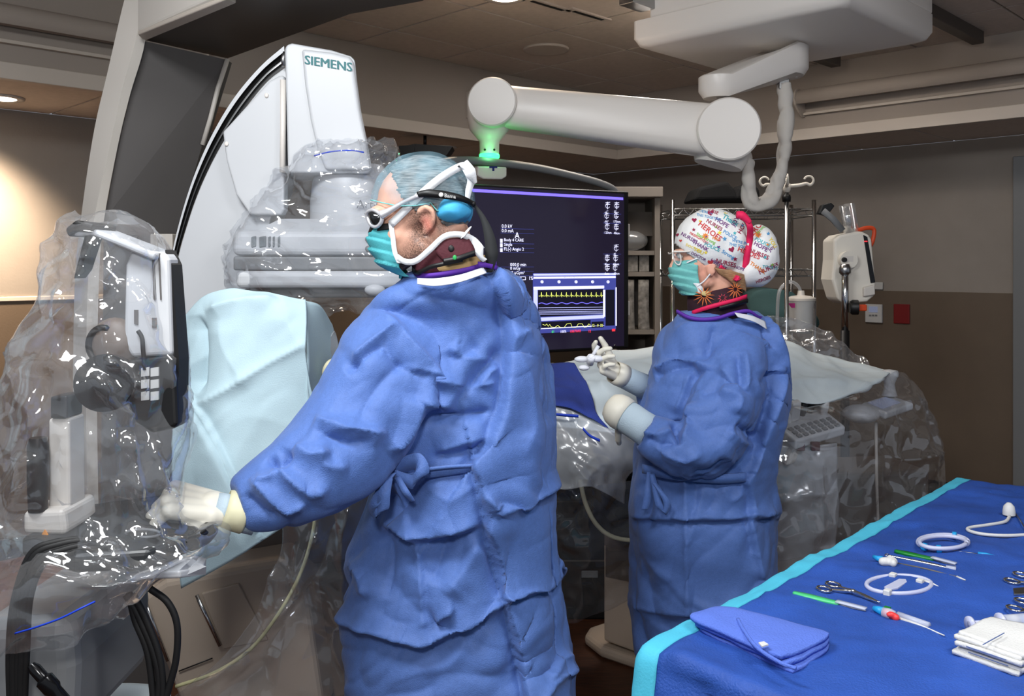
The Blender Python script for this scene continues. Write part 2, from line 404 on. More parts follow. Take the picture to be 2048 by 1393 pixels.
valance(E1, fl, .55, 2.0 - .02, 2.495, -E2, 'long grey linear light on the fascia left of the white gantry stand')
valance(E1, fl, 3.75, 4.75, 2.495, -E2, 'linear light on the fascia partly behind the white spring arm')

# recessed downlights and ceiling speaker
def downlight(p, label, power, tgt, r=.085):
    t = thing('downlight', label, 'light', p - UP * .008, 'recessed downlights')
    obj('trim_ring', lathe([(r, .0), (r + .018, .0), (r + .018, .008), (r, .008)], p - UP * .008, UP, 28), 'white_warm', t)
    obj('lens', lathe([(r, .0), (r * .8, -.004), (.001, -.006)], p - UP * .004, UP, 28), 'lamp_glow', t)
    spot('downlight_lamp', p - UP * .03, tgt, power, 120, (1, .78, .56), .9, r)
p = P(1010, -8, 2214 / 538); p.z = ZC; downlight(p, 'glowing round downlight in the ceiling tiles above the gantry', 48, p - UP)
p = R(1.30, 4.72, ZS); downlight(p, 'round downlight in the lower ceiling at far left', 190, R(1.0, 4.95, .6))
p = R(3.95, 4.62, ZS); downlight(p, "round downlight in the lower ceiling behind the man's head", 40, R(3.9, 4.6, .6))
p = P(1092, 97, 2214 / 433); p.z = ZC
t = thing('ceiling_speaker', 'round flush speaker grille in a ceiling tile above the spring arm', 'speaker', p - UP * .012)
obj('grille', lathe([(.001, 0), (.10, .002), (.118, .008), (.12, .012)], p - UP * .012, UP, 36), 'ceiling_tile', t)
obj('rim', lathe([(.118, 0), (.13, 0), (.13, .012), (.118, .012)], p - UP * .012, UP, 36), 'trim_light', t)
# slots (air diffusers) in the ceiling
for k, (px, py) in enumerate(((1095, 8), (1177, 28))):
    q = P(px, py, 2214 / (530 - py)); q.z = ZC
    tt = thing('air_diffuser', ('slotted air diffuser nearer the downlight', 'slotted air diffuser nearer the boom rail')[k], 'vent', q - UP * .01)
    obj('plate', box(q - UP * .004, (.30, .05, .008), AXR), 'trim_light', tt, smooth=False); obj('slot', box(q - UP * .008, (.22, .02, .004), AXR), 'black', tt, smooth=False)

# ------------------------------------------------------------------ ceiling boom with spring arm
bm_ = thing('ceiling_boom', 'white ceiling boom with carriage box and horizontal spring arm holding the monitor', 'boom', R(3.57, 1.95, ZC))
def rrect(u0, u1, v0, v1, z, r, n=6):
    pts = []
    for cu, cv, a0 in ((u1 - r, v1 - r, 0), (u0 + r, v1 - r, 90), (u0 + r, v0 + r, 180), (u1 - r, v0 + r, 270)):
        for k in range(n + 1):
            a = math.radians(a0 + 90 * k / n); pts.append(R(cu + r * math.cos(a), cv + r * math.sin(a), z))
    return pts
obj('carriage_cover', loft([rrect(3.16, 3.99, 1.44, 2.42, 2.565, .03), rrect(3.16, 3.99, 1.44, 2.42, 2.49, .03), rrect(3.175, 3.975, 1.455, 2.405, 2.458, .04), rrect(3.20, 3.95, 1.48, 2.38, 2.448, .05)]), 'white_metal', bm_, angle=50)
obj('carriage_body', rbox(3.17, 3.97, 1.44, 2.33, 2.566, 2.70), 'white_metal', bm_, smooth=False, bevel=.01)
for v in (1.62, 2.40):
    obj('rail', rbox(1.2, 5.1, v - .03, v + .03, 2.665, 2.729), 'grey_dark', bm_, smooth=False, bevel=.004)
obj('roller_bracket', rbox(3.02, 3.17, 2.30, 2.38, 2.60, 2.665), 'steel', bm_, smooth=False, bevel=.004)
hub = Vector((1.155, 3.90, 0)); end = Vector((.865, 3.76, 0))
# first arm: thick boss at the hub tapering to a thinner nose
rings = []
d = (end - hub); L = d.length; dn = d.normalized(); sd = Vector((-dn.y, dn.x, 0))
def stadium(z0h, z1h, rh, re_, k=14, inset=0):
    pts = []
    for q in np.linspace(-math.pi / 2, math.pi / 2, k): pts.append(hub - dn * math.cos(q) * (rh - inset) + sd * math.sin(q) * (rh - inset) + UP * z0h)
    for q in np.linspace(math.pi / 2, -math.pi / 2, k): pts.append(end + dn * math.cos(q) * (re_ - inset) + sd * math.sin(q) * (re_ - inset) + UP * z1h)
    return pts
obj('swivel_arm', loft([stadium(2.445, 2.29, .125, .085, inset=.012), stadium(2.437, 2.282, .125, .085), stadium(2.345, 2.225, .125, .085), stadium(2.315, 2.195, .125, .085, inset=.02)]), 'white_metal', bm_, angle=45)
obj('swivel_post', lathe([(.03, 0), (.03, .12)], Vector((end.x + .02, end.y, 2.13)), UP, 20), 'chrome', bm_)
obj('hub_collar', lathe([(.045, 0), (.045, .012)], Vector((hub.x + .03, hub.y - .02, 2.305)), UP, 24), 'white_metal', bm_)
JR, JL = P(1452, 266, 3.74), P(990, 212, 3.86)
ax = (JR - JL).normalized(); fw = Vector((0, -1, 0)); fw = (fw - ax * fw.dot(ax)).normalized(); su = fw.cross(ax); su = su if su.z > 0 else -su
def arm_ring(c, hh, hd, n=20): return [c + su * (hh * math.copysign(abs(math.sin(q)) ** .55, math.sin(q))) + fw * (hd * math.copysign(abs(math.cos(q)) ** .55, math.cos(q))) for q in np.linspace(0, 2 * math.pi, n, endpoint=False)]
obj('spring_arm', loft([arm_ring(JL + ax * .03, .088, .075), arm_ring(JL + ax * .12, .089, .08), arm_ring(JR - ax * .12, .108, .09), arm_ring(JR, .11, .09)]), 'white_metal', bm_, angle=50)
obj('elbow_joint', lathe([(.001, -.09), (.118, -.09), (.128, -.08), (.128, .105), (.122, .112), (.001, .112)], JR, fw, 44), 'white_metal', bm_, angle=40)
obj('elbow_skirt', lathe([(.001, 0), (.10, 0), (.115, .04), (.115, .10), (.001, .10)], JR - UP * .13 + Vector((-.02, .06, 0)), UP + Vector((.25, 0, 0)), 32), 'white_metal', bm_, angle=40)
obj('wrist_joint', lathe([(.001, -.09), (.09, -.09), (.104, -.07), (.104, .095), (.098, .102), (.001, .102)], JL, fw, 40), 'white_metal', bm_, angle=40)
obj('wrist_neck', lathe([(.038, -.205), (.042, -.20), (.043, -.15), (.055, -.135), (.085, -.10), (.095, -.05), (.095, .0)], JL + Vector((-.025, .03, 0)), UP, 32), 'white_metal', bm_, angle=60)
for dx in (-.018, .022): obj('screw', lathe([(.005, 0), (.005, .004)], JL + Vector((-.025 + dx, .03 - .043, -.19)), (0, -1, 0), 10), 'black', bm_)
LED = JL + Vector((-.025, .03, -.222))
obj('indicator_ring', lathe([(.040, 0), (.044, .004), (.044, .016), (.040, .02)], LED, UP, 32), 'led_green', bm_)
pl = bpy.data.lights.new('indicator_glow', 'POINT'); pl.energy = .22; pl.color = (.15, 1, .3); pl.shadow_soft_size = .03
po = bpy.data.objects.new('indicator_glow', pl); COL.objects.link(po); po.location = LED + Vector((0, -.075, .0))
def rumpled(vf, amp, sc, seed):
    V, Fc = vf; return V + vnorm(V, Fc) * (amp * wrinkle(V, sc, seed) + amp * .6 * gnoise(V * sc * 1.3, seed))[:, None], Fc
obj('cable_sleeve', rumpled(tube([P(1567, 168, 3.86), P(1572, 230, 3.86), P(1567, 290, 3.86), P(1560, 340, 3.85), P(1548, 385, 3.85), P(1526, 408, 3.84), P(1506, 408, 3.83), P(1499, 375, 3.82), P(1497, 335, 3.81), P(1490, 305, 3.80)],
    [.026, .034, .031, .028, .034, .036, .034, .031, .026, .022], 24, 120), .009, 16, 3), 'conduit', bm_)
obj('cable_socket', box(P(1566, 170, 3.86), (.045, .045, .045)), 'steel', bm_, smooth=False, bevel=.004)
obj('cable', tube([P(1500, 318, 3.81), P(1494, 300, 3.80), P(1482, 290, 3.79)], .012, 8, 10), 'trace_green' if False else 'conduit', bm_)
# second carriage at the top right corner
cb = thing('ceiling_carriage', 'second white ceiling carriage at the top right corner', 'ceiling mount', R(3.75, .8, ZC))
obj('cover', rbox(3.45, 4.35, .30, 1.08, 2.56, 2.66), 'fascia', cb, smooth=False, bevel=.04)
obj('mount_plate', rbox(3.5, 4.3, .35, 1.05, 2.661, 2.729), 'grey_dark', cb, smooth=False)

# ------------------------------------------------------------------ large wall display
SX = Vector((1, .70, 0)).normalized(); SN = Vector((.70, -1, 0)).normalized()
def S(px, py, off=0.0):
    Y = 3.85 / (1 - .70 * (px - 1024) / F); return P(px, py, Y) + SN * off
mo = thing('large_display', 'large dark flat display showing x-ray values and heart traces behind the man', 'monitor', S(1040, 705))
def splate(x0, x1, yl0, yr0, yl1, yr1, off, th): return prism([S(x0, yl0, off), S(x1, yr0, off), S(x1, yr1, off), S(x0, yl1, off)], -SN * th)
obj('bezel', splate(790, 1258, 360, 383, 725, 697, 0, .06), 'black', mo, smooth=False, bevel=.008)
obj('screen', splate(800, 1247, 366, 388, 716, 692, .004, .003), 'screen', mo, smooth=False)
obj('screw', lathe([(.005, 0), (.005, .002)], S(1228, 691, .004), SN, 12), 'steel', mo)
obj('hanger_arch', tube([S(838, 352, -.05), S(880, 328, -.05), S(930, 319, -.05), S(990, 322, -.05), S(1080, 333, -.05), S(1150, 348, -.05), S(1215, 366, -.05), S(1245, 385, -.05), S(1254, 430, -.05), S(1252, 560, -.05), S(1250, 690, -.05)],
    .018, 12, 70, flat=(1, 1.2)), 'grey_mid', mo)
for a, b in ((447, 475), (602, 632)):
    obj('clamp', prism([S(1250, a, -.02), S(1266, a + 1, -.02), S(1266, b, -.02), S(1250, b, -.02)], -SN * .06), 'white_warm', mo, smooth=False, bevel=.003)
hb = obj('hanger_block', prism([S(963, 331, -.03), S(1022, 333, -.03), S(1022, 352, -.03), S(1012, 358, -.03), S(975, 357, -.03), S(963, 350, -.03)], -SN * .08), 'white_metal', mo, smooth=False, bevel=.006)
obj('mark', cat(quad_on(S(986, 332, -.028), S(1002, 332, -.028), S(1002, 335, -.028), S(986, 335, -.028), SN), quad_on(S(992, 335, -.028), S(996, 335, -.028), S(996, 341, -.028), S(992, 341, -.028), SN)), 'navy', hb, smooth=False)
o_ = .0075
def srect(name, x0, y0, x1, y1, m, off=o_, sk=None):
    """rectangle on the screen; y0,y1 at x0, the right side follows the screen's perspective"""
    Y0 = 3.85 / (1 - .70 * (x0 - 1024) / F); Y1 = 3.85 / (1 - .70 * (x1 - 1024) / F); k = Y0 / Y1
    return obj(name, quad_on(S(x0, y0, off), S(x1, HY + (y0 - HY) * k, off), S(x1, HY + (y1 - HY) * k, off), S(x0, y1, off), SN), m, mo, smooth=False)
srect('title_bar', 940, 378, 1244, 384, 'screen_bar')
def stext(s, px, py, hpx, m='screen_white', bold=0.0):
    """baseline-left at (px, py), glyph height hpx"""
    Y = 3.85 / (1 - .70 * (px - 1024) / F)
    return obj('screen_text', text_vf(s, S(px, py, o_ + .0012), SX, UP, h=hpx * Y / F, bold=bold), m, mo, smooth=False)
def sline(x0, x1, y, m='grey_text'): srect('rule', x0, y, x1, y + .6, 'screen_blue')
for s, x, y, h in (('0.0 kV', 1001, 456, 7), ('0.0 mA', 1001, 465, 7), ('Body 4 CARE', 1006, 485, 8), ('Single', 1006, 494, 8), ('FL(-) Angio 2', 1006, 503.5, 8.5),
                   ('000.0 min', 1018, 533, 7), ('0 mGy', 1018, 542, 8.5), ('0.00 µGym²', 1011, 551, 8.5), ('1%', 1056, 560, 7)):
    stext(s, x, y, h)
stext('A', 1027, 477, 12); stext('500', 1022, 576, 9)
for y in (457, 466, 487, 496, 505, 534, 543, 552): sline(999, 1066, y)
for y0, y1 in ((478, 486), (487, 495), (497, 504)): srect('icon', 998.5, y0, 1003, y1, 'screen_white')
obj('gauge', cat(*[strip([S(a, b, o_), S(c, dd, o_)], .002, SN) for a, b, c, dd in ((1020, 554, 1049, 554), (1020, 560, 1049, 560), (1049, 554, 1049, 560), (1031, 554, 1031, 560), (1040, 554, 1040, 560))]), 'screen_white', mo, smooth=False)
def icon(px, py, kind):
    q = []
    for k in range(3 if kind % 2 else 2): q.append(strip([S(px - 4 + k, py - 8 + 4 * k, o_), S(px + 5, py - 8 + 4 * k + (kind % 3) - 1, o_)], .0015, SN))
    q.append(tube([S(px + 4 * math.cos(a), py - 2 + 5 * math.sin(a), o_ + .001) for a in np.linspace(.4, 5.4, 10)], .0008, 5)); q.append(strip([S(px, py - 10, o_), S(px + .01, py + 5, o_)], .0016, SN))
    obj('icon', cat(*q), 'screen_white', mo, smooth=False)
for k, (x, y, s) in enumerate(((1213, 414, '-1°'), (1231, 414, '0°'), (1211, 434, '-90°'), (1230, 434, '170cm'), (1212, 456, '120cm'), (1230, 457, '48cm'), (1230, 499, '0°'), (1212, 519, '0°'), (1229, 519, '65cm'), (1212, 538, '6cm'), (1228, 538, '-10cm'))):
    icon(x, y, k); stext(s, x - 5, y + 12, 5)
for y in (427, 446, 466, 508, 528): sline(1204, 1240, y)
# patient monitoring window
srect('window_frame', 1064, 547, 1230, 668, 'screen_blue', .006)
srect('title_bar', 1065, 548, 1229, 552, 'screen_pale'); srect('title_bar', 1065, 554, 1229, 558, 'screen_white'); srect('tool_bar', 1065, 559, 1229, 571, 'screen_blue', .0068)
stext('ADULT, VOLUNTEER Doe 01.2020', 1125, 556.5, 2.6, 'screen_dark')
for x in (1082, 1116, 1150, 1183, 1214): obj('button', cat(tube([S(x + 2.6 * math.cos(a), 564 + 2.6 * math.sin(a), o_) for a in np.linspace(0, 6.28, 12)], .0012, 5), strip([S(x - 2, 564, o_), S(x + 2, 564, o_)], .002, SN), strip([S(x, 562, o_), S(x + .01, 566, o_)], .002, SN)), 'screen_white', mo, smooth=False)
srect('tool_bar', 1065, 574, 1206, 580, 'screen_white'); srect('side_bar', 1065, 580, 1073, 637, 'screen_pale')
srect('graph', 1074, 581, 1204, 634, 'screen_dark'); srect('graph_edge', 1204, 580, 1208, 634, 'screen_white', o_ + .0005)
srect('side_panel', 1209, 580, 1227, 652, 'screen_dark'); srect('tool_bar', 1065, 636, 1206, 643, 'screen_pale'); srect('graph', 1068, 645, 1179, 657, 'screen_dark'); srect('readout', 1181, 644, 1205, 656, 'screen_dark')
srect('status_bar', 1068, 659, 1229, 667, 'screen_blue', .0068); srect('frame_line', 1229, 575, 1231, 652, 'screen_white'); srect('frame_line', 1068, 657.5, 1206, 659, 'screen_white')
ecg = []
for k in range(13):
    x = 1075 + k * 9.95; ecg += [(x, 592.5), (x + 4.5, 592.2), (x + 5.5, 585), (x + 6.2, 594.5), (x + 7, 592), (x + 8.4, 590.3), (x + 9.3, 592.3)]
obj('trace', strip([S(x, y, o_ + .0012) for x, y in ecg], .0017, SN), 'trace_yellow', mo, smooth=False)
obj('trace', strip([S(x, 607.5 + 1.3 * math.sin(x / 3.2) - (x - 1075) * .012, o_ + .0012) for x in np.linspace(1075, 1203, 90)], .003, SN), 'trace_blue', mo, smooth=False)
for y in (616, 620.5, 624, 626.5, 629): obj('trace', strip([S(1075, y, o_ + .0012), S(1203, y - 1.5, o_ + .0012)], .0016, SN), 'screen_pale', mo, smooth=False)
co = [(1083, 650), (1088, 652), (1091, 649), (1094, 654), (1097, 650), (1100, 655), (1107, 656), (1113, 652), (1118, 656), (1126, 656), (1131, 649), (1139, 648), (1142, 656), (1150, 656), (1154, 649), (1162, 649), (1166, 656), (1171, 655), (1175, 649), (1178, 651)]
obj('trace', strip([S(x, y - 1, o_ + .0012) for x, y in co], .0018, SN), 'trace_yellow', mo, smooth=False)
for s, x in (('12', 1182), ('0', 1192), ('32', 1198)): stext(s, x, 653.5, 5, 'trace_yellow')
stext('61', 1101, 666, 5, 'trace_green'); stext('100%', 1119, 666, 5, 'screen_white'); stext('108/70/83', 1138, 665.5, 5, 'trace_red'); stext('12', 1175, 665, 5, 'trace_red'); srect('icon', 1222, 658, 1228, 663, 'trace_red')

# ------------------------------------------------------------------ background furniture
# tall supply cabinet right of the display
cbn = thing('supply_cabinet', 'tall beige supply cabinet with open shelves behind the display', 'cabinet', P(1280, 690, 5.3) * 1)
cbn.location.z = 0; WL[cbn.name].z = 0
cx0, cx1, cy = P(1215, 0, 5.35).x, P(1309, 0, 5.35).x, 5.35
zt = P(0, 384, 5.35).z
obj('side_panel', box(((cx1 - .015), cy, zt / 2), (.03, .4, zt)), 'cabinet', cbn, smooth=False)
obj('side_panel', box(((cx0 + .015), cy, zt / 2), (.03, .4, zt)), 'cabinet', cbn, smooth=False)
obj('back_panel', box(((cx0 + cx1) / 2, cy + .19, zt / 2), (cx1 - cx0, .02, zt)), 'cabinet', cbn, smooth=False)
obj('top_panel', box(((cx0 + cx1) / 2, cy - .02, zt - .02), (cx1 - cx0 + .02, .46, .06)), 'cabinet', cbn, smooth=False, bevel=.006)
for py in (507, 548, 660): obj('shelf', box(((cx0 + cx1) / 2, cy, P(0, py, 5.35).z), (cx1 - cx0 - .06, .38, .025)), 'cabinet', cbn, smooth=False)
for k in range(4):
    x = cx1 - .28 + .065 * k
    q = tag(obj('catheter_box', box((x, cy - .05, P(0, 548, 5.35).z + .013 + .055), (.058, .22, .11)), 'box_print', smooth=False, bevel=.003), 'small printed catheter box, number %s from the left on the cabinet shelf' % ('first', 'second', 'third', 'fourth')[k], 'box', 'boxes in the supply cabinet')
for k in range(3):
    x = cx1 - .26 + .085 * k; z1 = P(0, 552, 5.35).z - .02
    q = tag(obj('hanging_package', sheet([[(x - .03, cy - .17, z1), (x + .03, cy - .17, z1)], [(x - .032, cy - .175, z1 - .18), (x + .03, cy - .165, z1 - .18)], [(x - .03, cy - .17, z1 - .31), (x + .035, cy - .17, z1 - .31)]], 8, 4), 'box_print', solid=.012), ('long grey package hanging leftmost in the supply cabinet', 'long grey package hanging in the middle of the supply cabinet', 'long grey package hanging rightmost in the supply cabinet')[k], 'package', 'packages in the supply cabinet')
q = tag(obj('clear_bag', ell(((cx1 - .16), cy - .08, P(0, 507, 5.35).z + .075), (.11, .07, .062)), 'film_milky'), 'clear plastic bag lying on the cabinet shelf', 'bag')
V, Fc = ell((0, 0, 0), (1, 1, 1))
obj('grille', box(((cx0 + cx1) / 2, cy - .1, P(0, 450, 5.35).z), (.24, .02, .14)), 'grey_dark', cbn, smooth=False)

# wire shelving rack with chrome posts
rk = thing('wire_rack', 'chrome wire shelving rack behind the woman', 'rack', (1.4, 5.2, 0))
RX0, RX1, RYn, RYf = P(1345, 0, 4.9).x, P(1628, 0, 4.9).x, 4.9, 5.3
for x in (RX0, RX1):
    for y in (RYn, RYf):
        ps = obj('post', tube([(x, y, .03), (x, y, P(0, 400, 4.9).z)], .0125, 10), 'chrome', rk)
        obj('foot', lathe([(.016, 0), (.02, .03)], (x, y, 0), UP, 10), 'rubber', ps)
def wshelf(z):
    q = []
    for y in (RYn, RYf):
        q += [tube([(RX0, y, z), (RX1, y, z)], .004, 6), tube([(RX0, y, z - .035), (RX1, y, z - .035)], .004, 6)]
        n = 26; q.append(tube([(RX0 + (RX1 - RX0) * k / n, y, z - (.035 if k % 2 else 0)) for k in range(n + 1)], .0025, 5))
    for x in (RX0, RX1): q += [tube([(x, RYn, z), (x, RYf, z)], .004, 6), tube([(x, RYn, z - .035), (x, RYf, z - .035)], .004, 6)]
    for k in range(1, 24): x = RX0 + (RX1 - RX0) * k / 24; q.append(tube([(x, RYn, z + .004), (x, RYf, z + .004)], .0025, 5))
    return obj('wire_shelf', cat(*q), 'steel', rk)
ZT, ZM, ZB = P(0, 400, 4.9).z - .05, P(0, 540, 4.9).z, P(0, 672, 4.9).z - .06
for z in (ZT, ZM, ZB, .3): wshelf(z)
for k, (pts, lb) in enumerate((([(1385, 402), (1398, 374), (1455, 362), (1470, 378), (1480, 400)], 'black folded case on top of the wire rack at left'), ([(1466, 400), (1478, 377), (1500, 362), (1520, 378), (1522, 400)], 'black folded case on top of the wire rack at right'))):
    tag(obj('black_case', prism([P(x, y, 4.93) for x, y in pts], (0, .3, 0)), 'black_cloth', smooth=False, bevel=.02), lb, 'case', 'black cases on the rack')
cb2 = smooth_path([P(1500, 665, 4.95), P(1505, 600, 4.95), P(1540, 577, 4.95), P(1590, 590, 4.95), P(1625, 620, 4.95), P(1640, 650, 4.95), P(1620, 668, 4.95)], 24)
V, Fc = loft([[Vector(p) + Vector((0, dy, 0)) for p in cb2] for dy in (0, .08, .2, .3)])
V = V + vnorm(V, Fc) * (.02 * crumple(V, 7, 3))[:, None]
tag(obj('drape_bundle', (V, Fc), 'teal_cloth'), 'crumpled dark teal cloth bundle on the wire rack shelf', 'cloth')
# flow regulator bottle and tubing hung by the pole
gb = thing('suction_canister', 'white canister with magenta label and clear hose by the pole', 'canister', P(1602, 648, 4.6))
g0 = P(1602, 660, 4.6)
obj('canister_body', lathe([(.05, 0), (.06, .02), (.062, .12), (.068, .14), (.07, .15)], g0, UP, 24), 'plate_white', gb, angle=50)
obj('canister_lid', lathe([(.074, .15), (.074, .162), (.05, .172), (.02, .176), (.016, .20)], g0, UP, 24), 'white_warm', gb, angle=50)
obj('label_patch', prism([P(1576, 607, 4.52), P(1590, 607, 4.52), P(1590, 616, 4.52), P(1583, 616, 4.52)], (0, .004, 0)), 'magenta', gb, smooth=False)
obj('hose', tube([P(1556, 690, 4.6), P(1555, 620, 4.6), P(1560, 580, 4.6), P(1580, 564, 4.6), P(1598, 575, 4.6), P(1601, 600, 4.6), P(1590, 620, 4.58)], .009, 8, 40), 'film_milky', gb)

# IV pole with cream four-hook head
iv = thing('iv_pole', 'steel infusion pole with cream plastic hook head beside the wire rack', 'pole', Vector((P(1573, 0, 4.45).x, 4.45, 0)))
ix, iy = P(1573, 0, 4.45).x, 4.45
obj('pole', tube([(ix, iy, .08), (ix, iy, P(0, 384, 4.45).z)], .011, 12), 'steel', iv)
obj('collar', lathe([(.02, 0), (.022, .02), (.018, .035)], (ix, iy, P(0, 404, 4.45).z), UP, 14), 'black', iv)
hz = P(0, 373, 4.45).z
def hook(dx, dy):
    b = Vector((ix, iy, hz)); d = Vector((dx, dy, 0)); L = d.length; dn = d.normalized()
    pts = [b, b + d * .5 + UP * .004, b + d * .78 + UP * .012] + [b + d * .88 + dn * .022 * math.sin(a) + UP * (.026 - .022 * math.cos(a)) for a in np.linspace(.2, 4.4, 10)]
    return obj('hook', tube(pts, [.010, .008, .007, .006, .005, .005, .005], 8, 40), 'cream', iv)
for dx, dy in ((.115, -.03), (-.115, .03), (.03, .115), (-.03, -.115)): hook(dx, dy)
obj('hook_hub', lathe([(.014, -.03), (.02, -.015), (.02, .012), (.001, .014)], (ix, iy, hz), UP, 16), 'cream', iv)
for k in range(5):
    a = k * 2 * math.pi / 5; lg = obj('foot_leg', tube([(ix, iy, .1), (ix + .17 * math.cos(a), iy + .17 * math.sin(a), .06)], .012, 8), 'steel', iv)
    obj('caster', lathe([(.001, -.01), (.025, -.01), (.025, .01), (.001, .01)], (ix + .17 * math.cos(a), iy + .17 * math.sin(a), .025), (-math.sin(a), math.cos(a), 0), 14), 'rubber', lg)

# infusion warmer on a chrome pole, right
pp = thing('pump_pole', 'chrome pole carrying the white injector pump right of the woman', 'pole', Vector((P(1690, 0, 4.2).x, 4.2, 0)))
qx = P(1690, 0, 4.10).x
obj('pole', tube([(qx, 4.10, P(0, 658, 4.2).z), (qx, 4.10, P(0, 530, 4.2).z)], .0155, 16), 'chrome', pp)
obj('lower_tube', tube([(qx, 4.10, .1), (qx, 4.10, P(0, 658, 4.2).z)], .02, 16), 'black', pp)
obj('pole_collar', lathe([(.018, 0), (.026, .01), (.026, .03), (.019, .05)], (qx, 4.10, P(0, 550, 4.2).z), UP, 16), 'steel', pp)
obj('base_plate', lathe([(.125, 0), (.125, .03), (.11, .06), (.04, .1)], (qx, 4.10, 0), UP, 24), 'grey_dark', pp, angle=40)
kn = obj('clamp_knob', lathe([(.001, 0), (.028, 0), (.034, .01), (.034, .035), (.001, .035)], P(1700, 615, 4.10), (1, -.2, 0), 14), 'black', pp, angle=40)
obj('clamp_lever', box(P(1722, 616, 4.10), (.05, .02, .03)), 'orange', kn, smooth=False, bevel=.006)
pu = thing('injector_pump', 'white injector pump head with clear syringe barrel and orange handle', 'medical pump', P(1712, 600, 4.22))
body = [(1668, 480), (1680, 470), (1722, 462), (1738, 470), (1744, 480), (1752, 570), (1750, 592), (1735, 604), (1690, 608), (1676, 600), (1664, 560), (1668, 520)]
obj('pump_body', prism([P(x, y, 4.17) for x, y in body], (0, .16, 0)), 'cream', pu, smooth=False, bevel=.012)
obj('front_strip', prism([P(1727, 470, 4.165), P(1735, 474, 4.165), P(1751, 565, 4.165), P(1742, 567, 4.165)], (0, .01, 0)), 'black_gloss', pu, smooth=False, bevel=.002)
obj('strip_light', prism([P(1729, 482, 4.163), P(1735, 482, 4.163), P(1735, 484, 4.163), P(1729, 484, 4.163)], (0, .003, 0)), 'trace_red', pu, smooth=False)
obj('lower_cover', prism([P(x, y, 4.15) for x, y in ((1728, 575), (1750, 570), (1751, 590), (1728, 594))], (0, .03, 0)), 'white_warm', pu, smooth=False, bevel=.006)
obj('pivot_boss', lathe([(.001, 0), (.04, 0), (.04, .04), (.001, .04)], P(1692, 520, 4.17), (0, -1, 0), 24), 'cream', pu, angle=40)
obj('pivot_knob', lathe([(.001, 0), (.012, 0), (.01, .014), (.001, .014)], P(1688, 520, 4.13), (0, -1, 0), 16), 'black', pu, angle=40)
obj('pivot_bracket', prism([P(1678, 512, 4.16), P(1704, 510, 4.16), P(1704, 526, 4.16), P(1678, 528, 4.16)], (0, -.03, 0)), 'white_warm', pu, smooth=False, bevel=.005)
sy = obj('syringe_barrel', lathe([(.036, 0), (.036, .14), (.034, .14), (.034, 0)], P(1704, 468, 4.22), P(1692, 404, 4.2) - P(1704, 468, 4.22), 24), 'film_bag', pu)
obj('syringe_plunger', lathe([(.001, .0), (.02, .0), (.02, .13), (.001, .13)], P(1700, 468, 4.22), P(1692, 404, 4.2) - P(1704, 468, 4.22), 16), 'chrome', pu)
obj('carry_handle', tube([P(1712, 462, 4.2), P(1735, 456, 4.2), P(1748, 460, 4.2), P(1746, 480, 4.2), P(1741, 492, 4.2)], .010, 8, 24), 'orange', pu)
obj('tilt_arm', strip([P(1684, 462, 4.2), P(1666, 440, 4.2), P(1645, 422, 4.2)], .028, (0, -1, 0), .014), 'grey_mid', pu)
obj('tilt_head', prism([P(x, y, 4.2) for x, y in ((1637, 428), (1645, 410), (1662, 405), (1670, 412), (1655, 432))], (0, .04, 0)), 'black', pu, smooth=False, bevel=.005)
# wall devices
def wallpt(px, py, off=0.0):
    k = (px - 1024) / F; Y = UW * math.sqrt(2) / (1 + k); return P(px, py, Y) - E1 * off
def wplate(name, px, py, wd, hg, th, m, label, cat_):
    return tag(obj(name, box(wallpt(px, py, th / 2 + .007), (th, wd, hg), AXR), m, smooth=False, bevel=.004), label, cat_)
th = wplate('thermostat', 1750, 627, .115, .125, .02, 'plate_white', 'white thermostat with small display on the tan wall', 'thermostat')
obj('display', box(wallpt(1750, 619, .029), (.003, .06, .04), AXR), 'lcd', th, smooth=False)
for dx in (-6, 0, 6): obj('button', box(wallpt(1750 + dx, 631, .029), (.003, .014, .01), AXR), 'grey_mid', th, smooth=False)
rp = wplate('red_wall_plate', 1805, 628, .105, .13, .012, 'red_plate', 'dark red plate on the tan wall right of the thermostat', 'wall plate')
wplate('switch_plate', 1757, 572, .07, .05, .012, 'plate_white', 'small white switch plate on the wall above the thermostat', 'switch')
# dark speaker box hanging from the soffit behind the man's head
sb = thing('hanging_speaker', 'dark angled box hanging under the soffit above the man', 'speaker', P(850, 300, 5.4))
obj('case', prism([P(797, 294, 5.4), P(830, 288, 5.4), P(905, 293, 5.4), P(888, 318, 5.4), P(805, 318, 5.4)], (0, .2, 0)), 'black', sb, smooth=False)
obj('case_front', prism([P(797, 292, 5.39), P(830, 290, 5.39), P(826, 316, 5.39), P(805, 320, 5.39)], (0, .01, 0)), 'black', sb, smooth=False)
obj('mount_bracket', tube([P(850, 292, 5.5), Vector((P(850, 0, 5.5).x, 5.5, ZS))], .01, 8), 'black', sb)

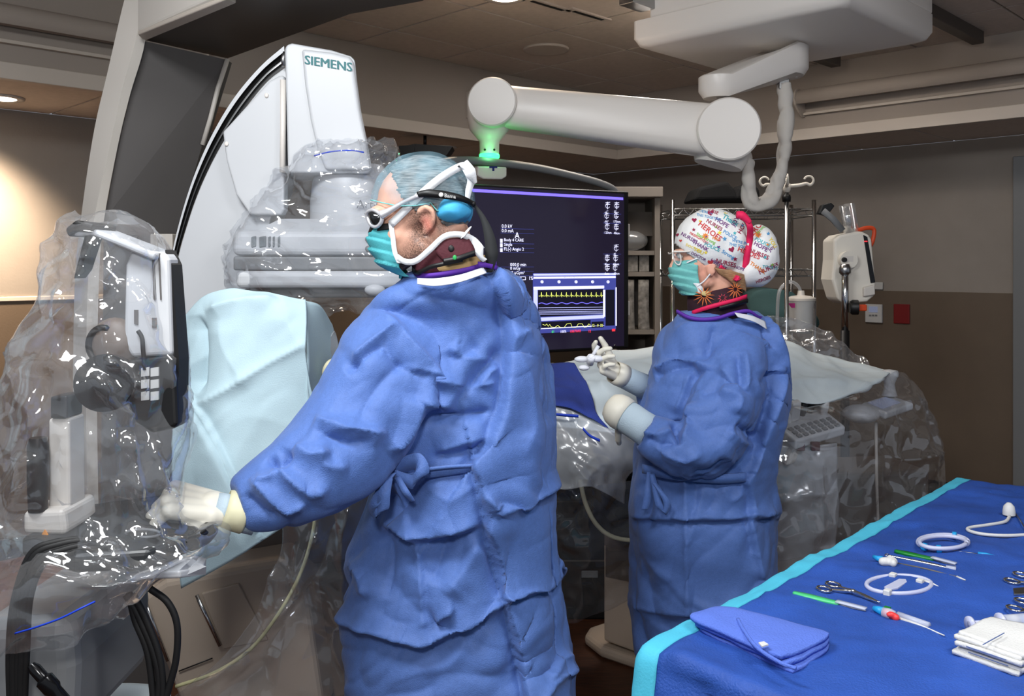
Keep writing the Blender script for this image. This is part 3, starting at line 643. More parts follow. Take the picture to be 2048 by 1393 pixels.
# ------------------------------------------------------------------ people
def skin_mat(name, rgb, hair):
    m = mat(name, rgb, .5, bump=.15, bscale=500, var=.07, vscale=30); nt = m.node_tree; n = nt.nodes; l = nt.links; b = n['Principled BSDF']
    b.inputs['Subsurface Weight'].default_value = .08; b.inputs['Subsurface Radius'].default_value = (.01, .004, .002); b.inputs['Subsurface Scale'].default_value = .5
    src = b.inputs['Base Color'].links[0].from_socket
    at = n.new('ShaderNodeAttribute'); at.attribute_name = 'tone'
    tc = n.new('ShaderNodeTexCoord'); no = n.new('ShaderNodeTexNoise'); no.inputs['Scale'].default_value = 420; l.new(tc.outputs['Object'], no.inputs['Vector'])
    sp = n.new('ShaderNodeSeparateColor'); l.new(at.outputs['Color'], sp.inputs[0])
    ma = n.new('ShaderNodeMath'); ma.operation = 'MULTIPLY_ADD'; l.new(no.outputs['Fac'], ma.inputs[0]); ma.inputs[1].default_value = 1.3; ma.inputs[2].default_value = -.1
    mm = n.new('ShaderNodeMath'); mm.operation = 'MULTIPLY'; mm.use_clamp = True; l.new(ma.outputs[0], mm.inputs[0]); l.new(sp.outputs[0], mm.inputs[1])
    mx = n.new('ShaderNodeMix'); mx.data_type = 'RGBA'; l.new(mm.outputs[0], mx.inputs['Factor']); l.new(src, mx.inputs['A']); mx.inputs['B'].default_value = lin(hair)
    m2 = n.new('ShaderNodeMix'); m2.data_type = 'RGBA'; l.new(sp.outputs[1], m2.inputs['Factor']); l.new(mx.outputs['Result'], m2.inputs['A']); m2.inputs['B'].default_value = lin((196, 96, 84))
    l.new(m2.outputs['Result'], b.inputs['Base Color'])
skin_mat('skin_man', (206, 158, 136), (70, 50, 42)); skin_mat('skin_woman', (222, 168, 144), (120, 80, 60))
mat('gown', (81, 112, 177), .6, bump=.45, bscale=420, var=.06, vscale=120, sheen=.1, spec=.4, ridge=(7, .42))
mat('gown_binding', (92, 46, 160), .7, bump=.2); mat('gown_tape', (204, 206, 214), .6, bump=.1)
mat('glove', (226, 222, 208), .42, var=.03, spec=.4); mat('glove_cuff', (216, 212, 178), .5); mat('knit_cuff', (178, 196, 208), .85, bump=.5, bscale=300, stretch=(1, 1, 1))
mat('hair_grey', (150, 152, 152), .5, rgb2=(22, 22, 24), vscale=16, stretch=(2, 6, 22), bump=.8, bscale=60); mat('hair_brown', (176, 138, 100), .5, rgb2=(120, 86, 58), vscale=30, stretch=(2, 2, 12))
mat('mask_teal', (72, 164, 172), .75, bump=.3, bscale=300); mat('mask_teal_pale', (110, 182, 178), .75, bump=.3, bscale=300); mat('tie_white', (222, 224, 226), .8, bump=.3, bscale=300)
mat('maroon', (74, 26, 36), .8, bump=.6, bscale=160); mat('red_cloth', (150, 28, 42), .8, bump=.3); mat('tan_strip', (170, 140, 92), .7); mat('cap_blue', (70, 172, 222), .7, bump=.4, bscale=90, var=.12, vscale=30)
mat('trouser', (26, 34, 70), .85); mat('shoe', (30, 30, 34), .6); mat('silver', (200, 200, 204), .28, metal=.4); mat('lens_dark', (60, 62, 64), .06, metal=.7)
mat('cap_white', (228, 228, 226), .75, bump=.2, bscale=200); mat('pink', (222, 26, 84), .7, bump=.2, bscale=200)
mat('sticker_green', (40, 160, 80), .5); mat('gray_mesh', (34, 36, 38), .8)
def veil(name, rgb, k, rough=.6):
    m = bpy.data.materials.new(name); m.use_nodes = True; nt = m.node_tree; n = nt.nodes; l = nt.links; b = n['Principled BSDF']
    b.inputs['Base Color'].default_value = lin(rgb); b.inputs['Roughness'].default_value = rough
    tc = n.new('ShaderNodeTexCoord'); no = n.new('ShaderNodeTexNoise'); no.inputs['Scale'].default_value = 22; no.inputs['Detail'].default_value = 6; l.new(tc.outputs['Object'], no.inputs['Vector'])
    mr = n.new('ShaderNodeMapRange'); l.new(no.outputs['Fac'], mr.inputs[0]); mr.inputs[1].default_value = .3; mr.inputs[2].default_value = .75; mr.inputs[3].default_value = k - .12; mr.inputs[4].default_value = k + .2
    l.new(mr.outputs[0], b.inputs['Alpha']); M[name] = m
veil('cap_veil', (146, 190, 208), .20)

def px_of(V): return np.stack([1024 + F * V[:, 0] / V[:, 1], HY - F * (V[:, 2] - CZ) / V[:, 1]], 1)
def seg_field(Q, poly):
    """signed distance in pixels (positive right of travel) and position along a polyline"""
    poly = np.array(poly, float); L = np.concatenate([[0], np.cumsum(np.linalg.norm(np.diff(poly, axis=0), axis=1))])
    best = np.full(len(Q), 1e9); sg = np.ones(len(Q)); tt = np.zeros(len(Q))
    for i in range(len(poly) - 1):
        a, b = poly[i], poly[i + 1]; d = b - a; ln = np.linalg.norm(d); d = d / ln; r = Q - a; s = np.clip(r @ d, 0, ln); c = r - s[:, None] * d; dist = np.linalg.norm(c, axis=1)
        m = dist < best; best[m] = dist[m]; sg[m] = np.sign(d[0] * r[m, 1] - d[1] * r[m, 0]); tt[m] = (L[i] + s[m]) / L[-1]
    return best * sg, tt
def folds(V, Fc, items, allf=False, flat=False):
    """cloth creases: (polyline seen from the front, height, width right, width left[, taper])"""
    N = vnorm(V, Fc); Q = px_of(V)
    if flat: N = N * (-1 if N[:, 1].mean() > 0 else 1)
    elif not allf: N = N * (-1 if (N * (V - V.mean(0))).sum() < 0 else 1)
    face = 1.0 if allf else np.clip(-N[:, 1] * 2.5, 0, 1); dv = np.zeros(len(V))
    for it in items:
        poly, amp, wp, wn = it[:4]; tp = it[4] if len(it) > 4 else 1
        d, t = seg_field(Q, smooth_path([(x, y, 0) for x, y in poly], max(8, len(poly) * 5))[:, :2])
        prof = np.where(d > 0, np.exp(-d / wp), np.exp(d / wn)); tpr = np.clip(np.minimum(t, 1 - t) * 6, 0, 1) if tp else 1.0
        dv += 1.5 * amp * prof * tpr * face
    return V + N * dv[:, None]
def rows_loft(rows, n=56, e=2.4, dense=5):
    """closed body of stacked rings: (py, left px, right px, distance, half depth)"""
    A = np.array(rows, float); A = crom(len(A), len(A) * dense) @ A; rings = []
    for py, l, r, Y, hd in A:
        cx = (l + r) / 2; hw = (r - l) / 2 * Y / F; c = P(cx, py, Y)
        rings.append([c + Vector((hw * math.copysign(abs(math.cos(q)) ** (2 / e), math.cos(q)), hd * math.copysign(abs(math.sin(q)) ** (2 / e), math.sin(q)), 0)) for q in np.linspace(0, 2 * math.pi, n, endpoint=False)])
    return loft(rings)
def hand(w_, d, n_, s, curls, thumb=(.35, .9, -.35), sc=1.0, tcurl=.35, spread=.05):
    d = Vector(d).normalized(); n_ = Vector(n_); n_ = (n_ - d * n_.dot(d)).normalized(); l_ = d.cross(n_) * s; w_ = Vector(w_); q = []
    offs = (.031, .0105, -.0105, -.030); lens = (.070, .078, .072, .056); rad = (.0098, .0100, .0096, .0088); pl_ = (.088, .092, .088, .080)
    q.append(capsule(w_ - d * .03 * sc, w_ + d * .02 * sc, .027 * sc, .026 * sc))
    for k in range(4):
        kn = w_ + (d * pl_[k] + l_ * offs[k]) * sc; q.append(capsule(w_ + (d * .01 + l_ * offs[k] * .6) * sc, kn, .0165 * sc, .0135 * sc))
        a = 0; p0 = kn; fd = (d + l_ * (1.5 - k) * spread).normalized(); cs = curls[k] if isinstance(curls[0], (tuple, list)) else curls
        for j, (fr_, c_) in enumerate(zip((.44, .31, .25), cs)):
            a += c_; dr = fd * math.cos(a) - n_ * math.sin(a); p1 = p0 + dr * lens[k] * fr_ * sc
            q.append(capsule(p0, p1, rad[k] * (1 - .06 * j) * sc, rad[k] * (.94 - .08 * j) * sc)); p0 = p1
    tb = w_ + (d * .022 + l_ * .022) * sc; td = (d * thumb[0] + l_ * thumb[1] + n_ * thumb[2]).normalized(); p0 = tb; q.append(capsule(w_ + d * .01 * sc, tb, .018 * sc, .017 * sc))
    for j, L in enumerate((.044, .034, .026)):
        p1 = p0 + td * L * sc; q.append(capsule(p0, p1, (.0155, .0115, .0105)[j] * sc, (.0118, .0108, .0088)[j] * sc)); p0 = p1; td = (td + (d - l_ * .4) * tcurl).normalized()
    return fuse(q, .0032, 3)
def band(c, ax, prof, n=48, arc=None, sq=(1, 1)):
    """open or closed ring strip about an axis: prof = [(radius, height)], sq squashes the two cross axes"""
    ax = Vector(ax).normalized(); a = Vector((1, 0, 0)); a = (a - ax * a.dot(ax)).normalized(); b = ax.cross(a); rings = []
    for r, h in prof: rings.append([Vector(c) + ax * h + a * (r * sq[0] * math.cos(q)) + b * (r * sq[1] * math.sin(q)) for q in np.linspace(0, 2 * math.pi, n, endpoint=False)])
    V = np.concatenate([np.array(x) for x in rings]); return V, grid_faces(len(rings), n, True)
def ribbon(pts, width, side, m=30, th=.0012):
    """soft strap through points; side = direction of its width at each point"""
    p = smooth_path(pts, m); s = smooth_path([Vector(x).normalized() for x in side], m); t = np.gradient(p, axis=0); rings = []
    wd = np.interp(np.linspace(0, 1, m), np.linspace(0, 1, len(width)), width) if not np.isscalar(width) else np.full(m, width)
    for i in range(m):
        sv = s[i] / np.linalg.norm(s[i]); tv = t[i] / (np.linalg.norm(t[i]) + 1e-9); nv = np.cross(tv, sv); nv /= np.linalg.norm(nv) + 1e-9
        rings.append([p[i] + sv * wd[i] / 2 + nv * th, p[i] - sv * wd[i] / 2 + nv * th, p[i] - sv * wd[i] / 2 - nv * th, p[i] + sv * wd[i] / 2 - nv * th])
    return loft(rings)
def trimmed(vf, keep):
    V, Fc = vf; k = keep(V); Fn = [f for f in Fc if all(k[i] for i in f)]; u = sorted({i for f in Fn for i in f}); V = np.asarray(V); mp = {a: b for b, a in enumerate(u)}
    return V[u], [tuple(mp[i] for i in f) for f in Fn]

# ============================== the man in front
man = thing('person', 'person in blue gown and sheer blue cap reaching left with a gloved hand', 'person', (-.14, 2.03, 0))
YH = 1.92
def H(px, py, dy=0.0): v = P(px, py, YH); v.y += dy; return v
s_ = YH / F
head = [ell(H(846, 406), (.0985, .076, .093)), ell(H(806, 440), (.058, .062, .072)), ell(H(795, 490), (.046, .052, .058)), ell(H(830, 480), (.052, .060, .052)),
        capsule(H(798, 522, -.012), H(852, 498, -.05), .020, .022), capsule(H(798, 522, .012), H(852, 498, .05), .020, .022), capsule(H(794, 524), H(800, 516), .022, .03),
        capsule(H(760, 432), H(751, 468), .011, .013), ell(H(752, 472), (.013, .016, .011)), ell(H(764, 424, -.03), (.022, .026, .012)), ell(H(764, 424, .03), (.022, .026, .012)),
        ell(H(800, 470, -.045), (.03, .014, .022)), ell(H(772, 500), (.018, .026, .018)),
        capsule(H(882, 470, .0), H(902, 600, .06), .062, .068)]
for sg in (-1, 1):   # ears: helix rim, lobe and bowl
    rim = [H(846, 446, sg * .074), H(846, 430, sg * .080), H(856, 420, sg * .086), H(869, 424, sg * .090), H(875, 438, sg * .089), H(870, 456, sg * .084), H(860, 468, sg * .079)]
    head += [tube(rim, .0058, 8, 26), ell(H(860, 442, sg * .076), (.014, .006, .022)), ell(H(857, 468, sg * .077), (.009, .006, .010))]
torso = [capsule(H(905, 600, .1), P(900, 700, 2.06), .09, .13), capsule(P(805, 665, 2.02), P(985, 660, 2.06), .08, .07), capsule(P(900, 700, 2.06), P(900, 980, 2.06), .13, .135), ell(P(905, 1020, 2.06), (.16, .13, .13)),
         capsule(P(795, 665, 2.0), P(690, 850, 1.90), .058, .048), capsule(P(690, 850, 1.90), P(490, 1016, 1.755), .045, .030), capsule(P(990, 680, 2.10), P(930, 820, 2.26), .052, .044), capsule(P(930, 820, 2.26), P(850, 850, 2.46), .044, .030),
         capsule(P(850, 1040, 2.06), (-.17, 2.06, .50), .095, .06), capsule((-.17, 2.06, .5), (-.17, 2.1, .1), .058, .045), capsule(P(965, 1040, 2.06), (-.05, 2.06, .50), .095, .06), capsule((-.05, 2.06, .5), (-.05, 2.1, .1), .058, .045)]
V, Fc = fuse(head + torso, .0048, 3)
Q = px_of(V); tone = np.zeros((len(V), 4)); tone[:, 3] = 1
d1_, _ = seg_field(Q, [(838, 432), (843, 470), (836, 503), (815, 524), (790, 540)])
tone[:, 0] = np.clip(1.7 - np.abs(d1_) / 22, 0, 1.25) * (Q[:, 1] < 560) * (V[:, 1] < 2.02) * (Q[:, 1] > 425)
dn_, _ = seg_field(Q, [(884, 455), (900, 475), (925, 472)]); tone[:, 0] = np.maximum(tone[:, 0], np.clip(1.4 - np.abs(dn_) / 16, 0, 1))
de_, _ = seg_field(Q, [(852, 440), (862, 460)]); tone[:, 1] = np.clip(1 - np.abs(de_) / 16, 0, 1) * .45 * (V[:, 1] < 1.9)
obj('body', (V, Fc), 'skin_man', man, attr=tone)
mat('eye_white', (226, 222, 216), .25); mat('iris', (60, 80, 90), .2)
def eye(c, parent):
    e = obj('eye', ell(c, (.0115, .0115, .0115)), 'eye_white', parent); obj('iris', ell(Vector(c) + Vector((-.0095, 0, 0)), (.003, .0055, .0055)), 'iris', e)
for dy in (-.031, .031): eye(H(760, 436, dy), man)
# hair shell and sheer cap
edge_c = lambda x: np.interp(x, [700, 742, 770, 805, 840, 868, 880, 960], [397, 400, 408, 416, 416, 410, 425, 440])
edge_h = lambda x: np.interp(x, [700, 772, 776, 800, 815, 835, 848, 860, 880, 905, 960], [200, 200, 330, 392, 405, 436, 432, 410, 440, 478, 478])
vf = ell(H(848, 404), (.1035, .080, .0985), n=160, m=100); vf = trimmed(vf, lambda V: px_of(V)[:, 1] + 9 * gnoise(V * 90, 7) < edge_h(px_of(V)[:, 0] + 10 * gnoise(V * 120, 3)))
V, Fc = vf; V = V + vnorm(V, Fc) * (.003 * gnoise(V * np.array([30, 60, 90]), 4))[:, None]; obj('hair', (V, Fc), 'hair_grey', man, solid=.004)
vf = ell(H(847, 402), (.111, .087, .105), n=96, m=64); vf = trimmed(vf, lambda V: px_of(V)[:, 1] < edge_c(px_of(V)[:, 0]))
V, Fc = vf; V = V + vnorm(V, Fc) * (.0035 * crumple(V, 12, 5) + .002 * gnoise(V * 25, 2))[:, None]; cp = obj('cap', (V, Fc), 'cap_veil', man)
V, Fc = ell(H(905, 424, -.018), (.044, .074, .032), n=48, m=32); V = V + vnorm(V, Fc) * (.006 * crumple(V, 16, 8))[:, None]; obj('cap_gather', (V, Fc), 'cap_blue', cp)
ex = np.linspace(743, 885, 26); obj('cap_hem', tube([H(x, edge_c(x) + 1, -math.sqrt(max(0, 1 - ((x - 847) / 105.) ** 2)) * .084) for x in ex], .0013, 6), 'mask_teal_pale', cp)
# pleated mask
mk = []
for py, xn, xf, zz in ((452, 792, 744, .0), (468, 793, 737, 0), (488, 795, 738, 0), (508, 798, 746, 0), (528, 803, 760, 0), (545, 812, 786, 0), (553, 822, 805, 0)):
    w_ = .056 if py < 540 else .04
    mk.append([H(xn, py, -w_), H((xn + xf) / 2 - 6, py + 1, -w_ * .86), H(xf + 2, py + 3, -w_ * .36), H(xf + 1, py + 3, w_ * .36), H((xn + xf) / 2 - 6, py + 1, w_ * .86), H(xn, py, w_)])
V, Fc = sheet(mk, 56, 40); zz = px_of(V)[:, 1] - (px_of(V)[:, 0] - 740) * .25; ph = (zz - 455) / 21.0; saw = ph - np.floor(ph)
V = V + vnorm(V, Fc) * -(.006 * (saw - .5) * np.clip((zz - 462) / 10, 0, 1))[:, None] * 1.0
ms = obj('face_mask', (V, Fc), 'mask_teal', man, solid=.0015)
obj('nose_strip', sheet([[H(789, 449, -.0585), H(765, 451, -.050), H(745, 454, -.024), H(743, 454, .02)], [H(788, 461, -.0595), H(764, 464, -.051), H(741, 466, -.024), H(739, 466, .02)]], 6, 20), 'black', ms, solid=.002)
obj('mask_edge', ribbon([H(789, 449, -.060), H(793, 475, -.060), H(797, 505, -.060), H(806, 527, -.06)], .010, [(1, 0, 0)] * 4), 'tie_white', ms)
obj('upper_tie', ribbon([H(789, 452, -.061), H(815, 428, -.070), H(850, 396, -.0885), H(890, 362, -.082), H(925, 339, -.058), H(938, 338, -.03), H(945, 345, .0)], .0165, [(-.6, 0, .8), (-.6, 0, .8), (-.6, -.1, .8), (-.6, -.2, .8), (-.5, -.3, .8), (0, 0, 1), (0, 0, 1)]), 'tie_white', ms)
obj('knot', ribbon([H(922, 338, -.062), H(935, 346, -.066), H(946, 362, -.06), H(940, 385, -.055), H(936, 410, -.05)], [.012, .03, .02, .014, .008], [(1, 0, .6), (.8, 0, -.5), (.9, 0, .2), (1, 0, 0), (1, 0, 0)]), 'tie_white', ms)
obj('tie_end', ribbon([H(930, 332, -.06), H(944, 352, -.068), H(954, 372, -.062)], [.02, .024, .006], [(.8, 0, .6)] * 3), 'tie_white', ms)
obj('lower_tie', ribbon([H(802, 515, -.060), H(818, 524, -.064), H(840, 522, -.072), H(868, 500, -.084), H(895, 476, -.088), H(925, 472, -.084), H(950, 482, -.07), H(966, 500, -.06)], .0125, [(.3, 0, .9), (.0, 0, 1), (-.3, 0, 1), (-.5, 0, .8), (-.2, 0, 1), (.2, 0, 1), (.5, 0, 1), (.8, 0, .6)]), 'tie_white', ms)
obj('tie_end', ribbon([H(948, 480, -.07), H(960, 496, -.076), H(962, 512, -.076), H(972, 522, -.07)], [.012, .018, .016, .01], [(1, 0, .2), (1, 0, .4), (1, 0, -.2), (.8, 0, .5)]), 'tie_white', ms)
obj('tie_end', ribbon([H(930, 478, -.086), H(938, 466, -.084), H(944, 458, -.08)], [.01, .012, .006], [(1, 0, .6)] * 3), 'tie_white', ms)
# wraparound eyewear with retainer strap
gl = obj('eyewear', cat(tube([H(771, 434, -.068), H(790, 425, -.072), H(815, 411, -.078), H(846, 398, -.090)], [.010, .0065, .005, .005], 8, 24),
     tube([H(771, 434, -.066), H(756, 424, -.058), H(742, 427, -.044), H(741, 438, -.038), H(749, 452, -.046), H(762, 456, -.058), H(772, 446, -.066)], .0042, 8, 40, closed=True),
     tube([H(742, 428, -.044), H(736, 428, -.01), H(736, 430, .02)], .004, 6, 10), tube([H(742, 428, .06), H(780, 430, .08), H(846, 400, .092)], .005, 6, 12)), 'silver', man)
lc = [H(771, 434, -.066), H(756, 425, -.058), H(743, 428, -.045), H(742, 438, -.039), H(749, 451, -.047), H(762, 455, -.058), H(771, 446, -.065)]
lp = smooth_path(lc, 30, True); cc = lp.mean(0) + np.array([-.004, -.012, .001]); Vv = np.concatenate([lp, lp * .5 + cc * .5 + np.array([0, -.003, 0]), cc[None]]); nn = 30
obj('lens', (Vv, [(i, (i + 1) % nn, nn + (i + 1) % nn, nn + i) for i in range(nn)] + [(nn + i, nn + (i + 1) % nn, 2 * nn) for i in range(nn)]), 'lens_dark', gl)
st = obj('strap', ribbon([H(843, 396, -.091), H(865, 394, -.096), H(895, 397, -.094), H(925, 402, -.080), H(946, 410, -.055), H(950, 412, -.02)], [.011, .016, .0165, .013, .010, .01], [(0, 0, 1)] * 6, th=.002), 'black', gl)
obj('strap_print', text_vf('Bama', H(896, 401.5, -.0975), (1, .12, -.12), UP, h=.0075, th=.0005), 'plate_white', st, smooth=False)
obj('strap_logo', lathe([(.001, 0), (.0048, 0), (.0048, .0012), (.001, .0012)], H(889.5, 397, -.0972), (0, -1, 0), 16), 'plate_white', st)
obj('strap_bead', ell(H(948, 411, -.05), (.006, .006, .006)), 'black', st)
obj('strap_tail', ribbon([H(950, 412, -.045), H(968, 440, -.05), H(980, 475, -.052), H(984, 510, -.05), H(980, 545, -.05)], [.006, .012, .022, .028, .012], [(1, 0, .4), (1, 0, .3), (1, 0, .1), (1, 0, 0), (1, 0, 0)]), 'gray_mesh', st)
# lead collar, under-collar
ct = H(893, 520, .005); cax = Vector((-.22, 0, 1))
cf = obj('lead_collar', band(ct, cax, [(.067, -.045), (.073, -.042), (.0745, .028), (.070, .033), (.066, .03)], sq=(1.02, 1.08)), 'maroon', man)
obj('collar_flap', sheet([[H(873, 492, -.080), H(905, 480, -.084), H(940, 478, -.074)], [H(880, 508, -.084), H(912, 500, -.088), H(948, 492, -.078)], [H(893, 522, -.086), H(922, 514, -.09), H(952, 505, -.08)]], 10, 12), 'maroon', cf, solid=.003)
obj('collar_button', ell(H(908, 499, -.0905), (.006, .002, .007)), 'black', cf); obj('collar_seam', ribbon([H(893, 524, -.088), H(922, 518, -.092), H(953, 507, -.082)], .012, [(0, 0, 1)] * 3), 'black', cf)
obj('collar_binding', ribbon([H(828, 540, -.03), H(842, 545, -.06), H(868, 534, -.079), H(895, 528, -.088), H(930, 520, -.086)], .009, [(0, 0, 1)] * 5), 'black', cf)
obj('green_sticker', ell(H(915, 516, -.094), (.004, .0012, .005)), 'sticker_green', cf)
obj('tan_band', band(H(902, 532, .01), (-.2, 0, 1), [(.078, -.02), (.080, .0), (.078, .008)], sq=(1.0, 1.06)), 'tan_strip', man, solid=.003)
obj('undershirt', band(H(903, 548, .02), (-.15, 0, 1), [(.066, -.05), (.072, -.015), (.076, .004), (.073, .014)], sq=(.98, 1.02)), 'red_cloth', man, solid=.003)
# gown: one continuous shell of trunk and both sleeves
rows = [(545, 846, 980, 1.975, .118), (556, 815, 1012, 1.985, .138), (575, 782, 1036, 2.0, .155), (600, 745, 1056, 2.02, .165), (635, 722, 1074, 2.05, .168), (690, 715, 1086, 2.06, .175), (750, 715, 1090, 2.06, .178), (830, 730, 1098, 2.06, .178), (900, 750, 1104, 2.06, .175),
        (950, 758, 1108, 2.06, .172), (1000, 742, 1112, 2.06, .178), (1060, 714, 1116, 2.06, .185), (1115, 692, 1118, 2.06, .19), (1180, 688, 1126, 2.06, .195), (1260, 692, 1136, 2.06, .2), (1393, 700, 1151, 2.06, .205), (1560, 706, 1160, 2.06, .21), (1640, 710, 1160, 2.06, .21)]
sl = tube([P(820, 690, 1.99), P(775, 745, 1.94), P(725, 820, 1.90), P(668, 898, 1.855), P(605, 955, 1.815), P(545, 985, 1.785), P(508, 1000, 1.768), P(484, 1008, 1.758)], [.125, .122, .116, .104, .088, .068, .055, .045], 28, 40)
sl2 = tube([P(985, 680, 2.13), P(955, 760, 2.24), P(905, 830, 2.32), P(870, 845, 2.40), P(855, 850, 2.44)], [.11, .10, .085, .065, .045], 24, 24)
V, Fc = fuse([rows_loft(rows), sl, sl2], .0047, 3)
V = V + vnorm(V, Fc) * (.014 * wrinkle(V, 6.0, 21) + .006 * wrinkle(V, 13, 33) + .009 * gnoise(V * 4.5, 9))[:, None]
arm_fold = [
 # shoulder and sleeve
 ([(745, 625), (790, 650), (830, 700), (880, 750), (925, 790)], .014, 30, 18), ([(700, 725), (740, 690), (775, 668), (800, 660)], .016, 14, 10), ([(690, 745), (745, 700), (770, 690)], -.014, 8, 10),
 ([(765, 662), (775, 700), (800, 730), (850, 760)], -.012, 12, 14), ([(800, 735), (850, 745), (905, 760), (940, 775)], .014, 14, 26), ([(830, 797), (860, 806), (890, 812), (912, 820)], .022, 9, 30), ([(850, 830), (905, 832), (985, 822)], -.020, 12, 10),
 ([(835, 790), (825, 830), (800, 880), (770, 905)], .018, 14, 16), ([(628, 836), (660, 850), (720, 860), (775, 868)], .018, 26, 14), ([(630, 860), (690, 885), (745, 880)], -.016, 18, 18), ([(640, 880), (650, 930), (700, 935)], .010, 16, 16),
 ([(560, 925), (575, 955), (620, 985), (662, 975)], .018, 12, 20), ([(535, 915), (560, 935), (580, 900)], -.018, 10, 8), ([(500, 955), (530, 985), (572, 1015), (620, 1000)], .016, 12, 14), ([(515, 965), (545, 955), (560, 930)], .012, 8, 10), ([(490, 985), (520, 1020), (560, 1040)], -.012, 8, 12),
 ([(720, 850), (735, 800), (790, 740), (830, 720)], -.010, 22, 22), ([(590, 890), (620, 910), (665, 905)], .012, 16, 16),
 # back
 ([(775, 640), (830, 600), (880, 580)], -.006, 20, 20), ([(895, 700), (910, 720), (960, 690)], -.010, 20, 24), ([(900, 690), (930, 715), (990, 720)], .010, 16, 20), ([(930, 790), (960, 750), (985, 720), (1000, 700)], -.014, 10, 14), ([(958, 770), (980, 745), (1000, 735)], .010, 8, 8), ([(925, 780), (955, 772), (995, 765)], .012, 12, 10),
 # back flap of the gown, lying over the trunk
 ([(985, 540), (1004, 600), (1014, 681), (1004, 801), (980, 866), (955, 910)], .020, 4, 90, 0), ([(985, 545), (1000, 600), (1010, 681), (1000, 801), (975, 866), (950, 910)], -.014, 14, 4, 0),
 ([(1013, 672), (1035, 674), (1052, 668)], .008, 8, 5), ([(1020, 700), (1050, 760), (1060, 850), (1040, 920)], .008, 24, 24), ([(870, 905), (920, 890), (985, 868)], .010, 10, 22), ([(860, 915), (930, 905), (985, 885)], -.010, 10, 10), ([(1085, 700), (1070, 790), (1100, 850)], -.008, 20, 20),
 # skirt
 ([(950, 942), (962, 1000), (968, 1031), (982, 1098), (1007, 1201), (1032, 1289), (1052, 1400)], .018, 3, 70, 0), ([(945, 942), (958, 1000), (963, 1031), (977, 1098), (1002, 1201), (1027, 1289), (1046, 1400)], -.012, 12, 4, 0),
 ([(760, 1042), (800, 1062), (828, 1074), (890, 1066), (970, 1040)], .020, 9, 26), ([(765, 1055), (830, 1090), (900, 1080), (975, 1055)], -.012, 22, 10), ([(796, 960), (815, 1030), (828, 1074), (840, 1148), (848, 1240)], .012, 16, 8, 0), ([(835, 1100), (850, 1180), (850, 1248)], -.010, 26, 10),
 ([(692, 1240), (740, 1262), (800, 1276), (842, 1285), (900, 1262), (1000, 1211)], .020, 9, 22, 0), ([(700, 1255), (840, 1302), (1000, 1228)], -.010, 24, 10), ([(870, 1235), (890, 1220), (910, 1215)], .014, 12, 12), ([(700, 1115), (725, 1160), (735, 1200)], .012, 18, 14), ([(770, 1060), (780, 1130), (775, 1200)], -.010, 20, 20),
 ([(989, 1024), (1050, 1000), (1116, 965)], .012, 8, 16, 0), ([(985, 1015), (975, 1000), (970, 985)], .012, 8, 8), ([(1010, 1194), (1060, 1183), (1092, 1169), (1122, 1137)], .014, 10, 16, 0), ([(1010, 1206), (1092, 1182), (1125, 1150)], -.010, 14, 8), ([(1072, 1400), (1110, 1362), (1146, 1335)], .014, 10, 14, 0), ([(1085, 1370), (1115, 1325), (1140, 1310)], .010, 10, 10),
 ([(900, 1060), (880, 1120), (860, 1170)], -.014, 30, 30), ([(960, 1080), (930, 1140), (890, 1190)], .012, 26, 30), ([(770, 985), (800, 1000), (830, 1060)], -.012, 14, 12), ([(850, 965), (900, 1000), (960, 960)], .008, 26, 26)]
V = folds(V, Fc, arm_fold)
gw = obj('gown', (V, Fc), 'gown', man)
nk = [H(822, 553, .01), H(850, 552, -.055), H(890, 548, -.075), H(935, 540, -.066), H(972, 530, -.03), H(990, 528, .03), H(980, 535, .10)]
obj('neck_binding', ribbon(nk, .011, [(0, -.4, 1)] * 7, 40, .003), 'gown_binding', gw)
obj('neck_tape', sheet([[H(842, 556, -.074), H(880, 556, -.092), H(925, 549, -.089), H(968, 535, -.058)], [H(843, 567, -.086), H(880, 570, -.104), H(925, 563, -.10), H(975, 546, -.07)]], 8, 24), 'gown_tape', gw, solid=.002)
obj('flap_binding', ribbon([H(958, 528, -.066), H(975, 531, -.06), H(995, 536, -.04)], .010, [(0, -.2, 1)] * 3, 12), 'gown_binding', gw)
# waist tie: belt to the back and a bow hanging at the side
YB = 1.862
bt = obj('waist_tie', ribbon([P(962, 931, YB + .01), P(925, 938, YB), P(880, 944, YB), P(830, 948, YB), P(790, 946, YB + .012)], [.012, .017, .019, .02, .022], [(0, 0, 1)] * 5, 30, .003), 'gown', gw)
obj('tie_fold', ribbon([P(962, 931, YB), P(900, 934, YB - .008), P(845, 940, YB - .008)], .007, [(0, 0, 1)] * 3, 20, .003), 'gown', bt)
obj('bow', ribbon([P(782, 945, YB), P(812, 928, YB - .02), P(836, 925, YB - .03), P(842, 950, YB - .03), P(828, 965, YB - .025), P(790, 950, YB - .01)], [.02, .035, .04, .035, .03, .02], [(0, -.2, 1), (0, -.3, 1), (.3, -.3, 1), (1, 0, .3), (.3, 0, 1), (0, 0, 1)], 36), 'gown', bt)
obj('tie_end', ribbon([P(785, 948, YB - .01), P(770, 965, YB - .02), P(760, 990, YB - .03), P(748, 1012, YB - .03), P(752, 1028, YB - .028), P(766, 1020, YB - .03), P(768, 990, YB - .035), P(776, 960, YB - .03)], [.02, .024, .026, .026, .022, .024, .026, .02], [(1, 0, .4), (1, 0, .2), (1, -.2, 0), (.8, -.3, .2), (.2, 0, 1), (1, 0, .2), (1, 0, 0), (1, 0, .3)], 40), 'gown', bt)
obj('tie_end', ribbon([P(795, 955, YB - .015), P(812, 985, YB - .03), P(826, 1003, YB - .02)], [.012, .014, .008], [(1, 0, .4)] * 3, 14), 'gown', bt)
